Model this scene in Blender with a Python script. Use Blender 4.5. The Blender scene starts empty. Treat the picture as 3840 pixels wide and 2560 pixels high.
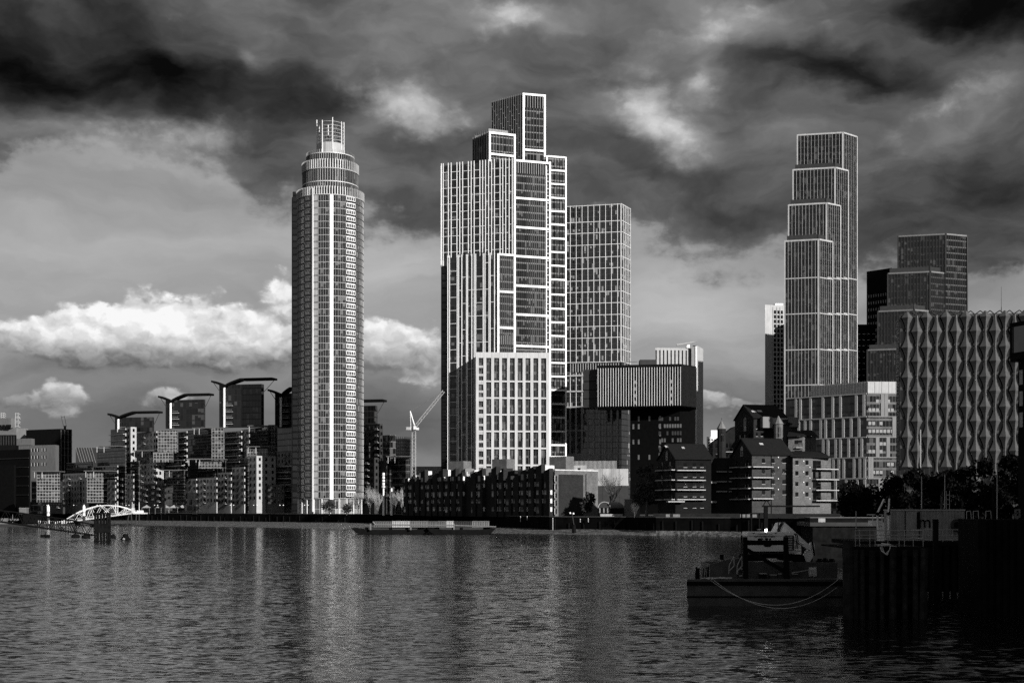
import bpy, math, random
from mathutils import Vector, Matrix

random.seed(7)
scene = bpy.context.scene
COL = scene.collection
R = math.radians

# ------------------------------------------------------------------ camera
FPX, HORIZ, CAMZ = 4890.0, 1895.0, 9.0           # focal length and horizon in photo pixels (3840 wide)
cam_d = bpy.data.cameras.new('camera')
cam_d.sensor_width = 36.0
cam_d.lens = 36.0 * FPX / 3840.0
cam_d.shift_y = (HORIZ - 1280.0) / 3840.0
cam_d.clip_start, cam_d.clip_end = 1.0, 20000.0
cam = bpy.data.objects.new('camera', cam_d)
COL.objects.link(cam)
cam.location = (0, 0, CAMZ)
cam.rotation_euler = (R(90), 0, 0)
scene.camera = cam

# ------------------------------------------------------------------ exposure
scene.view_settings.view_transform = 'Standard'
scene.view_settings.look = 'None'
scene.view_settings.exposure = 0.6
scene.view_settings.gamma = 1.0
scene.cycles.use_denoising = False
scene.cycles.max_bounces = 6
scene.cycles.diffuse_bounces = 2
scene.cycles.glossy_bounces = 4
scene.cycles.caustics_reflective = False
scene.cycles.caustics_refractive = False

# ------------------------------------------------------------------ sun
SUN_AZ, SUN_EL = R(40), R(21)                    # azimuth to the right of straight behind the camera
to_sun = Vector((math.sin(SUN_AZ) * math.cos(SUN_EL), -math.cos(SUN_AZ) * math.cos(SUN_EL), math.sin(SUN_EL)))
sun_d = bpy.data.lights.new('sun', 'SUN')
sun_d.energy = 4.2
sun_d.angle = R(0.5)
sun_d.color = (1.0, 0.985, 0.965)
sun = bpy.data.objects.new('sun', sun_d)
COL.objects.link(sun)
sun.location = (200, -200, 150)
sun.rotation_euler = (-to_sun).to_track_quat('-Z', 'Y').to_euler()

# ------------------------------------------------------------------ sky: Sky Texture in grey under layers of cloud
world = bpy.data.worlds.new('World')
scene.world = world
world.use_nodes = True
wt = world.node_tree
wt.nodes.clear()
WL = wt.links


def wn(kind, **kw):
    n = wt.nodes.new(kind)
    for k, v in kw.items():
        setattr(n, k, v)
    return n


def wput(sock, v):
    if isinstance(v, bpy.types.NodeSocket):
        WL.new(v, sock)
    else:
        sock.default_value = v


def wm(op, a, b=None, c=None, clamp=False):
    n = wn('ShaderNodeMath', operation=op, use_clamp=clamp)
    wput(n.inputs[0], a)
    if b is not None:
        wput(n.inputs[1], b)
    if c is not None:
        wput(n.inputs[2], c)
    return n.outputs[0]


def wv(op, a, b=None):
    n = wn('ShaderNodeVectorMath', operation=op)
    wput(n.inputs[0], a)
    if b is not None:
        wput(n.inputs[1], b)
    return n.outputs[1] if op == 'DOT_PRODUCT' else n.outputs[0]


def wnoise(vec, scale, detail, rough, lac=2.0):
    n = wn('ShaderNodeTexNoise')
    n.inputs['Scale'].default_value = scale
    n.inputs['Detail'].default_value = detail
    n.inputs['Roughness'].default_value = rough
    n.inputs['Lacunarity'].default_value = lac
    WL.new(vec, n.inputs['Vector'])
    return n


def wstep(x, lo, hi):
    n = wn('ShaderNodeMapRange', interpolation_type='SMOOTHSTEP')
    wput(n.inputs['Value'], x)
    n.inputs['From Min'].default_value = lo
    n.inputs['From Max'].default_value = hi
    return n.outputs['Result']


def sky_xy(px, py):
    """photo pixel -> (azimuth, elevation) of that direction, in thousandths of a pixel near the view axis"""
    x, z = (px - 1920.0) / FPX, (HORIZ - py) / FPX
    return math.atan(x) * FPX / 1000.0, math.atan(z / math.sqrt(1 + x * x)) * FPX / 1000.0


tc = wn('ShaderNodeTexCoord')
sep = wn('ShaderNodeSeparateXYZ')
WL.new(tc.outputs['Generated'], sep.inputs[0])
az = wm('MULTIPLY', wm('ARCTAN2', sep.outputs[0], sep.outputs[1]), FPX / 1000.0)
el = wm('MULTIPLY', wm('ARCSINE', sep.outputs[2]), FPX / 1000.0)
cmb = wn('ShaderNodeCombineXYZ')
WL.new(az, cmb.inputs[0])
WL.new(el, cmb.inputs[1])
P0 = cmb.outputs[0]
# billow warp: coarse and fine turbulence displace the cloud masses so that their rims are ragged
stretch = wv('MULTIPLY', P0, (0.75, 1.25, 1.0))
n1 = wnoise(stretch, 2.3, 3.0, 0.5)
n2 = wnoise(stretch, 7.0, 7.0, 0.6)
w1 = wv('MULTIPLY', wv('SUBTRACT', n1.outputs['Color'], (0.5, 0.5, 0.5)), (0.50, 0.30, 0.0))
w2 = wv('MULTIPLY', wv('SUBTRACT', n2.outputs['Color'], (0.5, 0.5, 0.5)), (0.15, 0.11, 0.0))
P1 = wv('ADD', wv('ADD', P0, w1), w2)
P2 = wv('ADD', P0, wv('MULTIPLY', w2, (1.3, 1.3, 0.0)))


def blob_sum(blobs, vec, start):
    acc = start
    for (px, py, sx, sy, rot, amp) in blobs:
        m = wn('ShaderNodeMapping', vector_type='TEXTURE')
        cx, cy = sky_xy(px, py)
        m.inputs['Location'].default_value = (cx, cy, 0)
        m.inputs['Rotation'].default_value = (0, 0, R(rot))
        m.inputs['Scale'].default_value = (sx / 1000.0, sy / 1000.0, 1.0)
        WL.new(vec, m.inputs['Vector'])
        d = wv('DOT_PRODUCT', m.outputs[0], m.outputs[0])
        g = wm('POWER', 0.3679, d)
        acc = wm('MULTIPLY_ADD', g, amp, acc)
    return acc


# tones of the cloud ceiling: pixel centre, radii, turn in degrees (counter-clockwise), change in brightness
CEIL = [
    (0, 250, 720, 170, 2, -0.225), (800, 310, 460, 140, -8, -0.13), (1250, 340, 260, 90, -10, -0.08), (0, 40, 420, 70, 0, -0.03),
    (3760, 40, 430, 130, -6, -0.26), (3230, 250, 420, 80, -8, -0.13), (2330, 190, 260, 60, -24, -0.08), (2900, 215, 200, 50, 0, -0.05),
    (1890, 80, 170, 70, 14, 0.14), (1650, 40, 260, 60, 0, 0.06), (2100, 70, 200, 70, 20, 0.10), (2640, 110, 330, 65, 14, 0.13),
    (2500, 500, 160, 110, -28, 0.26), (2420, 390, 120, 100, 60, 0.10), (2650, 280, 70, 90, 10, 0.17), (2200, 430, 160, 80, 0, 0.10),
    (1500, 380, 180, 95, -8, 0.17), (1640, 440, 230, 70, -8, 0.12), (1300, 500, 150, 90, 10, 0.12), (890, 175, 60, 30, -20, 0.12),
    (560, 520, 420, 60, -4, 0.09), (200, 520, 260, 50, 0, 0.10), (800, 500, 120, 60, 0, 0.10), (180, 650, 220, 30, 4, -0.05),
    (1000, 640, 110, 120, 24, -0.05), (1500, 800, 260, 120, 0, -0.05), (2600, 760, 420, 130, -14, -0.06), (3000, 520, 90, 40, 0, 0.08),
    (3560, 390, 240, 60, 18, 0.09), (3740, 640, 360, 130, 0, -0.13), (3300, 900, 420, 120, 0, -0.06),
]
# tones of the open sky below it
LOW = [
    (650, 850, 500, 110, 0, 0.06), (300, 1000, 600, 100, 0, 0.02), (1450, 1020, 260, 140, 0, 0.09), (2600, 1120, 340, 170, -8, 0.12),
    (550, 1385, 560, 36, 0, -0.12), (500, 1600, 1100, 170, 0, -0.16), (1500, 1600, 320, 190, 0, -0.14), (2700, 1560, 420, 130, 0, -0.16), (3600, 1120, 420, 60, 8, -0.10),
    (80, 760, 260, 60, 0, -0.04),
]


def blob_sum(blobs, vec, start):
    acc = start
    for (px, py, sx, sy, rot, amp) in blobs:
        m = wn('ShaderNodeMapping', vector_type='TEXTURE')
        cx, cy = sky_xy(px, py)
        m.inputs['Location'].default_value = (cx, cy, 0)
        m.inputs['Rotation'].default_value = (0, 0, R(rot))
        m.inputs['Scale'].default_value = (sx / 1000.0, sy / 1000.0, 1.0)
        WL.new(vec, m.inputs['Vector'])
        d = wv('DOT_PRODUCT', m.outputs[0], m.outputs[0])
        g = wm('POWER', 0.3679, d)
        acc = wm('MULTIPLY_ADD', g, amp, acc)
    return acc


# broad soft masses: pixel centre, radii, turn in degrees (counter-clockwise), change in brightness
SOFT = [
    (100, 260, 760, 150, 2, -0.20), (1150, 370, 520, 120, -10, -0.08), (0, 60, 500, 100, 0, -0.12),
    (3720, 50, 560, 150, -4, -0.21), (3250, 250, 480, 100, -10, -0.10),
    (1600, 60, 700, 90, 0, 0.04), (1880, 90, 180, 80, 10, 0.12), (2700, 130, 420, 80, 12, 0.11),
    (2500, 470, 230, 150, -20, 0.17), (2640, 270, 120, 120, 30, 0.12), (1560, 400, 270, 110, -12, 0.16), (880, 170, 130, 45, -10, 0.10),
    (620, 500, 560, 70, -4, 0.10), (250, 600, 420, 80, 0, 0.04), (300, 690, 480, 50, 0, -0.06),
    (450, 930, 900, 190, 0, 0.11), (1600, 1080, 340, 150, 0, 0.12), (2560, 1100, 430, 150, -8, 0.13), (2800, 1270, 300, 180, 0, 0.10),
    (3650, 380, 330, 80, 15, 0.08), (3700, 1110, 300, 60, 10, 0.08), (3600, 800, 500, 200, 0, -0.05),
    (600, 1400, 600, 35, 0, -0.09), (500, 1580, 900, 140, 0, -0.07), (1500, 1620, 300, 200, 0, -0.07),
]
# dark decks with torn edges
DECK = [
    (150, 270, 760, 110, 1, 0.9), (1000, 370, 420, 90, -14, 0.8), (2360, 210, 330, 60, -24, 0.55), (3280, 230, 460, 75, -8, 0.85), (3760, 40, 420, 100, 0, 0.9),
    (1000, 600, 130, 170, 24, 0.8), (780, 560, 160, 40, 10, 0.45), (200, 650, 260, 40, 4, 0.45), (1560, 780, 300, 190, 0, 0.72),
    (2560, 760, 430, 150, -14, 0.95), (2900, 930, 200, 110, -20, 0.85), (2300, 860, 160, 70, -6, 0.7), (3560, 640, 520, 230, 0, 0.75), (3260, 1000, 160, 60, 0, 0.4),
]


def blob_sum(blobs, vec, start):
    acc = start
    for (px, py, sx, sy, rot, amp) in blobs:
        m = wn('ShaderNodeMapping', vector_type='TEXTURE')
        cx, cy = sky_xy(px, py)
        m.inputs['Location'].default_value = (cx, cy, 0)
        m.inputs['Rotation'].default_value = (0, 0, R(rot))
        m.inputs['Scale'].default_value = (sx / 1000.0, sy / 1000.0, 1.0)
        WL.new(vec, m.inputs['Vector'])
        d = wv('DOT_PRODUCT', m.outputs[0], m.outputs[0])
        g = wm('POWER', 0.3679, d)
        acc = wm('MULTIPLY_ADD', g, amp, acc)
    return acc


# broad soft masses: pixel centre, radii, turn in degrees (counter-clockwise), change in brightness
SOFT = [
    (100, 260, 800, 150, 2, -0.27), (1150, 380, 560, 130, -10, -0.13), (0, 60, 500, 120, 0, -0.12),
    (3700, 60, 560, 150, -4, -0.25), (3250, 240, 480, 100, -10, -0.17), (2350, 170, 330, 100, -20, -0.10),
    (1600, 60, 700, 90, 0, 0.06), (1880, 90, 160, 70, 10, 0.14), (2620, 130, 380, 80, 12, 0.12),
    (2480, 480, 200, 130, -20, 0.26), (2640, 270, 120, 120, 30, 0.14), (1560, 410, 250, 110, -12, 0.22),
    (880, 170, 120, 40, -10, 0.10),
    (700, 480, 520, 70, -4, 0.10), (250, 560, 420, 90, 0, 0.08), (880, 560, 200, 110, 20, -0.06),
    (1030, 640, 130, 150, 20, -0.12), (300, 690, 480, 50, 0, -0.08), (1500, 800, 260, 180, 0, -0.07),
    (450, 920, 900, 170, 0, 0.14), (1600, 1080, 340, 130, 0, 0.18),
    (2650, 800, 520, 170, -14, -0.12), (2900, 960, 260, 110, -20, -0.10), (2560, 1080, 430, 130, -8, 0.20),
    (2780, 1250, 300, 160, 0, 0.14), (3500, 650, 620, 330, 0, -0.13), (3620, 370, 330, 80, 15, 0.08),
    (3700, 1110, 300, 60, 10, 0.10), (3000, 480, 120, 70, 0, 0.08),
    (600, 1390, 600, 30, 0, -0.10), (500, 1560, 900, 130, 0, -0.06), (1500, 1620, 300, 200, 0, -0.06),
]
# heaped cumulus: billows with crisp rims, lit from the upper right and dark underneath
HEAP = [
    (90, 1255, 260, 60, 3, 0.9), (300, 1235, 200, 75, 4, 0.85), (560, 1200, 220, 80, 6, 1.0), (760, 1240, 220, 80, 0, 0.8), (960, 1290, 230, 75, 0, 1.0), (1050, 1090, 70, 90, 30, 0.6),
    (1440, 1310, 190, 90, -6, 1.0), (1600, 1330, 120, 75, -10, 1.0), (560, 1340, 480, 40, 0, 0.75),
    (70, 1510, 120, 36, 0, 0.75), (245, 1490, 80, 56, 0, 0.9), (600, 1495, 95, 46, 8, 0.8), (2700, 1505, 150, 32, -8, 0.85),
]


def billow(vec):
    n = wn('ShaderNodeTexVoronoi', feature='SMOOTH_F1', voronoi_dimensions='2D', normalize=True)
    n.inputs['Scale'].default_value = 6.5
    n.inputs['Detail'].default_value = 3.0
    n.inputs['Roughness'].default_value = 0.48
    n.inputs['Lacunarity'].default_value = 2.2
    n.inputs['Smoothness'].default_value = 0.6
    WL.new(vec, n.inputs['Vector'])
    return wm('SUBTRACT', 1.0, n.outputs['Distance'])


nw = wnoise(P0, 14.0, 4.0, 0.6)
PB = wv('ADD', stretch, wv('MULTIPLY', wv('SUBTRACT', nw.outputs['Color'], (0.5, 0.5, 0.5)), (0.09, 0.09, 0.0)))
b0 = billow(PB)
b1 = billow(wv('ADD', PB, (0.018, 0.030, 0.0)))
heap = blob_sum(HEAP, P2, 0.0)
body_ = wm('ADD', heap, wm('MULTIPLY', wm('SUBTRACT', b0, 0.62), 1.1))
heap_m = wstep(body_, 0.36, 0.66)
lit = wn('ShaderNodeValToRGB')                   # flat grey bases, bright heads
top_ = sky_xy(1920, 900)[1]
for q, (py, v_) in enumerate(((1560, 0.46), (1500, 0.56), (1450, 0.64), (1410, 0.38), (1350, 0.41), (1300, 0.54), (1220, 0.66), (1000, 0.62))):
    e_ = lit.color_ramp.elements[0] if q == 0 else lit.color_ramp.elements.new(sky_xy(1920, py)[1] / top_)
    e_.position = sky_xy(1920, py)[1] / top_
    e_.color = (v_, v_, v_, 1)
WL.new(wm('DIVIDE', el, top_), lit.inputs[0])
crest = wm('SUBTRACT', lit.outputs[0], 0.5)
relief = wm('MULTIPLY', wm('SUBTRACT', b0, b1), 0.75)
heap_b = wm('ADD', wm('ADD', crest, relief), wm('MULTIPLY_ADD', heap, 0.08, 0.05))
# the ceiling's torn lower rim, as a curve over azimuth
rim = wn('ShaderNodeValToRGB')
RIM = [(-300, 640), (0, 610), (400, 600), (800, 690), (980, 830), (1080, 850), (1380, 880), (1560, 930), (1700, 900), (2350, 880), (2550, 930), (2700, 1000), (2860, 1050),
       (3200, 1100), (3500, 1060), (3840, 1080), (4200, 1150)]
w_az = lambda px: sky_xy(px, 900)[0]
lo_, hi_ = w_az(-300), w_az(4200)
rim.color_ramp.interpolation = 'LINEAR'
els = rim.color_ramp.elements
for q, (px, py) in enumerate(RIM):
    pos = (w_az(px) - lo_) / (hi_ - lo_)
    e_ = els[q] if q < 2 and q == 0 else els.new(pos)
    e_.position = pos
    h_ = sky_xy(px, py)[1] / 2.0
    e_.color = (h_, h_, h_, 1)
WL.new(wm('DIVIDE', wm('SUBTRACT', az, lo_), hi_ - lo_), rim.inputs[0])
rim_el = wm('MULTIPLY', rim.outputs[0], 2.0)
nd = wnoise(stretch, 3.0, 10.0, 0.60)
nd2 = wnoise(stretch, 1.2, 3.0, 0.5)
torn = wm('ADD', wm('SUBTRACT', el, rim_el), wm('ADD', wm('MULTIPLY', wm('SUBTRACT', nd.outputs['Fac'], 0.5), 0.58),
          wm('ADD', wm('MULTIPLY', wm('SUBTRACT', nd2.outputs['Fac'], 0.5), 0.25), wm('MULTIPLY', wm('SUBTRACT', b0, 0.62), 0.22))))
ceil_m = wstep(torn, -0.05, 0.12)
edge = wm('MULTIPLY', wm('MULTIPLY', ceil_m, wm('SUBTRACT', 1.0, ceil_m)), 0.28)
# rolls and hollows of the ceiling, foreshortened towards the horizon
PC = wv('ADD', wv('MULTIPLY', P1, (0.55, 1.25, 1.0)), (3.1, 1.7, 0.0))
n5 = wnoise(PC, 2.6, 6.0, 0.52)
n6 = wnoise(PC, 1.4, 4.0, 0.5)
n7 = wnoise(wv('ADD', PC, (0.04, 0.08, 0.0)), 2.6, 6.0, 0.52)
roll = wm('ADD', wm('ADD', wm('MULTIPLY', wm('SUBTRACT', n5.outputs['Fac'], 0.5), 0.20), wm('MULTIPLY', wm('SUBTRACT', n6.outputs['Fac'], 0.5), 0.22)),
          wm('MULTIPLY', wm('SUBTRACT', n5.outputs['Fac'], n7.outputs['Fac']), 0.45))
ceil_t = wm('ADD', blob_sum(CEIL, P1, 0.355), roll)
puffs = blob_sum([(2500, 500, 170, 100, -28, 0.8), (2430, 380, 110, 90, 60, 0.7), (1500, 380, 170, 90, -8, 0.65), (1650, 450, 200, 70, -8, 0.5), (1900, 70, 190, 60, 14, 0.6),
                  (2640, 110, 300, 60, 14, 0.5), (560, 510, 340, 50, -4, 0.55), (2640, 290, 60, 100, 12, 0.5), (3560, 390, 230, 50, 18, 0.5), (860, 480, 150, 60, 10, 0.45)], P2, 0.0)
puff_m = wstep(wm('ADD', puffs, wm('ADD', wm('MULTIPLY', wm('SUBTRACT', b0, 0.62), 0.9), wm('MULTIPLY', wm('SUBTRACT', nd.outputs['Fac'], 0.5), 1.0))), 0.22, 0.85)
ceil_t = wm('ADD', ceil_t, wm('MULTIPLY', puff_m, wm('MULTIPLY_ADD', relief, 0.5, 0.13)))
# sky raised on both sides outside the view, to brighten shaded parts
side = wstep(wm('ABSOLUTE', az), 2.6, 6.0)
ceil_t = wm('MULTIPLY_ADD', side, 0.13, ceil_t)
n8 = wnoise(wv('MULTIPLY', P1, (0.45, 2.0, 1.0)), 2.0, 8.0, 0.58)
low_t = wm('ADD', blob_sum(LOW, P1, 0.575), wm('MULTIPLY', wm('SUBTRACT', n8.outputs['Fac'], 0.5), 0.26))
tone = wm('ADD', wm('MULTIPLY', ceil_m, ceil_t), wm('MULTIPLY', wm('SUBTRACT', 1.0, ceil_m), low_t))
tone = wm('ADD', wm('ADD', tone, edge), wm('MULTIPLY', heap_m, wm('MAXIMUM', heap_b, -0.07)))
tone = wm('MAXIMUM', wm('MINIMUM', tone, 0.92), 0.07)
lin = wm('MULTIPLY', wm('POWER', tone, 2.2), 0.71)
# away from the photographed part of the sky: an even cloud ceiling
skyt = wn('ShaderNodeTexSky', sky_type='NISHITA', sun_disc=False)
skyt.sun_elevation = SUN_EL
skyt.sun_rotation = math.pi - SUN_AZ
bw = wn('ShaderNodeRGBToBW')
WL.new(skyt.outputs[0], bw.inputs[0])
skyf = wm('MULTIPLY_ADD', wm('MINIMUM', bw.outputs[0], 6.0), 0.02, 0.94)
bg = wn('ShaderNodeBackground')
bg.inputs['Strength'].default_value = 0.10
WL.new(wm('MULTIPLY', wm('MULTIPLY', lin, 10.0), skyf), bg.inputs['Color'])
wo = wn('ShaderNodeOutputWorld')
WL.new(bg.outputs[0], wo.inputs[0])
world.cycles.sampling_method = 'MANUAL'
world.cycles.sample_map_resolution = 512


# ------------------------------------------------------------------ pixel helpers
def X(px, y):
    return (px - 1920.0) / FPX * y


def Z(py, y):
    return CAMZ + (HORIZ - py) / FPX * y


def XY(px, y):
    return Vector((X(px, y), y))


def PT(px, py, y):
    return Vector((X(px, y), y, Z(py, y)))


# ------------------------------------------------------------------ materials (the photograph is black and white: every paint is a grey)
MATS = {}


class MT:
    def __init__(s, name):
        s.m = bpy.data.materials.new(name)
        s.m.use_nodes = True
        s.t = s.m.node_tree
        s.b = s.t.nodes['Principled BSDF']

    def n(s, kind, **kw):
        n = s.t.nodes.new(kind)
        for k, v in kw.items():
            setattr(n, k, v)
        return n

    def put(s, sock, v):
        if isinstance(v, bpy.types.NodeSocket):
            s.t.links.new(v, sock)
        else:
            sock.default_value = v

    def math(s, op, a, b=None, c=None, clamp=False):
        n = s.n('ShaderNodeMath', operation=op, use_clamp=clamp)
        s.put(n.inputs[0], a)
        if b is not None:
            s.put(n.inputs[1], b)
        if c is not None:
            s.put(n.inputs[2], c)
        return n.outputs[0]

    def noise(s, scale, detail=4.0, rough=0.55, vec=None, stretch=None):
        if vec is None:
            vec = s.n('ShaderNodeNewGeometry').outputs['Position']
        if stretch:
            v = s.n('ShaderNodeVectorMath', operation='MULTIPLY')
            s.put(v.inputs[0], vec)
            v.inputs[1].default_value = stretch
            vec = v.outputs[0]
        n = s.n('ShaderNodeTexNoise')
        n.inputs['Scale'].default_value = scale
        n.inputs['Detail'].default_value = detail
        n.inputs['Roughness'].default_value = rough
        s.put(n.inputs['Vector'], vec)
        return n.outputs['Fac']

    def mapr(s, x, a, b, c, d):
        n = s.n('ShaderNodeMapRange')
        s.put(n.inputs['Value'], x)
        for k, v in zip(('From Min', 'From Max', 'To Min', 'To Max'), (a, b, c, d)):
            s.put(n.inputs[k], v)
        return n.outputs['Result']

    def grey(s, sock, val):
        if isinstance(val, bpy.types.NodeSocket):
            c = s.n('ShaderNodeCombineColor')
            for k in range(3):
                s.put(c.inputs[k], val)
            s.t.links.new(c.outputs[0], sock)
        else:
            sock.default_value = (val, val, val, 1)


def paint(name, v, rough=0.6, var=0.18, scale=0.6, metal=0.0, streak=False, spec=0.5):
    """a grey surface with mottling; streak: weathering that runs down the wall"""
    if name in MATS:
        return MATS[name]
    a = MT(name)
    f = a.noise(scale, 5.0, 0.6)
    val = a.mapr(f, 0.25, 0.75, v * (1 - var), v * (1 + var))
    if streak:
        g = a.noise(1.6, 4.0, 0.6, stretch=(1, 1, 0.07))
        val = a.math('MULTIPLY', val, a.mapr(g, 0.3, 0.7, 0.78, 1.12))
    a.grey(a.b.inputs['Base Color'], val)
    a.b.inputs['Roughness'].default_value = rough
    a.b.inputs['Metallic'].default_value = metal
    a.b.inputs['Specular IOR Level'].default_value = spec
    MATS[name] = a.m
    return a.m


def brick(name, v, scale=1.0, var=0.3):
    if name in MATS:
        return MATS[name]
    a = MT(name)
    uv = a.n('ShaderNodeUVMap').outputs[0]
    b = a.n('ShaderNodeTexBrick')
    a.put(b.inputs['Vector'], uv)
    b.inputs['Scale'].default_value = scale
    b.inputs['Brick Width'].default_value = 0.45
    b.inputs['Row Height'].default_value = 0.15
    b.inputs['Mortar Size'].default_value = 0.018
    b.inputs['Color1'].default_value = (v * (1 - var),) * 3 + (1,)
    b.inputs['Color2'].default_value = (v * (1 + var),) * 3 + (1,)
    b.inputs['Mortar'].default_value = (v * 1.35,) * 3 + (1,)
    f = a.noise(0.35, 6.0, 0.65)
    mx = a.n('ShaderNodeMix', data_type='RGBA', blend_type='MULTIPLY')
    mx.inputs['Factor'].default_value = 1.0
    a.put(mx.inputs['A'], b.outputs['Color'])
    c = a.n('ShaderNodeCombineColor')
    val = a.mapr(f, 0.3, 0.7, 0.72, 1.2)
    for k in range(3):
        a.put(c.inputs[k], val)
    a.put(mx.inputs['B'], c.outputs[0])
    a.put(a.b.inputs['Base Color'], mx.outputs['Result'])
    a.b.inputs['Roughness'].default_value = 0.85
    a.b.inputs['Specular IOR Level'].default_value = 0.05
    MATS[name] = a.m
    return a.m


def glazing(name, cw, ch, base=0.03, blind=0.12, blind_v=0.22, mull=0.0, mull_v=0.3, span=0.0, span_v=0.05, ior=1.75, rough=0.06, tilt=0.05):
    """curtain wall: panes of cw x ch metres that differ in tone, tilt and blinds; slim mullions and spandrels where asked"""
    if name in MATS:
        return MATS[name]
    a = MT(name)
    uv = a.n('ShaderNodeUVMap').outputs[0]
    sp = a.n('ShaderNodeSeparateXYZ')
    a.put(sp.inputs[0], uv)
    u = a.math('DIVIDE', sp.outputs[0], cw)
    v = a.math('DIVIDE', sp.outputs[1], ch)
    cell = a.n('ShaderNodeCombineXYZ')
    a.put(cell.inputs[0], a.math('FLOOR', u))
    a.put(cell.inputs[1], a.math('FLOOR', v))
    wnz = a.n('ShaderNodeTexWhiteNoise', noise_dimensions='3D')
    a.put(wnz.inputs['Vector'], cell.outputs[0])
    r = wnz.outputs['Value']
    rc = a.n('ShaderNodeSeparateColor')
    a.put(rc.inputs[0], wnz.outputs['Color'])
    fu, fv = a.math('FRACT', u), a.math('FRACT', v)
    # a blind hangs down part of the pane
    drop = a.math('GREATER_THAN', fv, rc.outputs[1])
    isb = a.math('MULTIPLY', a.math('LESS_THAN', r, blind), drop)
    tone = a.mapr(rc.outputs[2], 0, 1, base * 0.4, base * 1.9)
    val = a.math('ADD', a.math('MULTIPLY', isb, blind_v), tone)
    solid = None
    if span > 0:
        solid = a.math('LESS_THAN', fv, span)
        val = a.math('ADD', a.math('MULTIPLY', solid, span_v), a.math('MULTIPLY', a.math('SUBTRACT', 1.0, solid), val))
    if mull > 0:
        mm = a.math('LESS_THAN', fu, mull / cw)
        mv = a.math('LESS_THAN', fv, mull / ch)
        ml = a.math('MAXIMUM', mm, mv)
        val = a.math('ADD', a.math('MULTIPLY', ml, mull_v), a.math('MULTIPLY', a.math('SUBTRACT', 1.0, ml), val))
        solid = ml if solid is None else a.math('MAXIMUM', solid, ml)
    a.grey(a.b.inputs['Base Color'], val)
    if solid is not None:
        a.put(a.b.inputs['Roughness'], a.mapr(solid, 0, 1, rough, 0.5))
    else:
        a.b.inputs['Roughness'].default_value = rough
    a.b.inputs['IOR'].default_value = ior
    g = a.n('ShaderNodeNewGeometry')
    sv = a.n('ShaderNodeVectorMath', operation='SUBTRACT')
    a.put(sv.inputs[0], wnz.outputs['Color'])
    sv.inputs[1].default_value = (0.5, 0.5, 0.5)
    ml2 = a.n('ShaderNodeVectorMath', operation='MULTIPLY_ADD')
    a.put(ml2.inputs[0], sv.outputs[0])
    ml2.inputs[1].default_value = (tilt, tilt, tilt)
    a.put(ml2.inputs[2], g.outputs['Normal'])
    nm = a.n('ShaderNodeVectorMath', operation='NORMALIZE')
    a.put(nm.inputs[0], ml2.outputs[0])
    a.put(a.b.inputs['Normal'], nm.outputs[0])
    MATS[name] = a.m
    return a.m


def emit(name, strength):
    if name in MATS:
        return MATS[name]
    a = MT(name)
    a.b.inputs['Emission Color'].default_value = (1, 1, 1, 1)
    a.b.inputs['Emission Strength'].default_value = strength
    MATS[name] = a.m
    return a.m


# ------------------------------------------------------------------ objects
ORG = {}


def thing(name, label, cat, loc, group=None):
    o = bpy.data.objects.new(name, None)
    o.empty_display_size = 1.0
    COL.objects.link(o)
    o.location = loc
    ORG[o] = Vector(loc)
    o['label'], o['category'] = label, cat
    if group:
        o['group'] = group
    return o


def tag(o, label, cat, group=None):
    o['label'], o['category'] = label, cat
    if group:
        o['group'] = group
    return o


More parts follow.
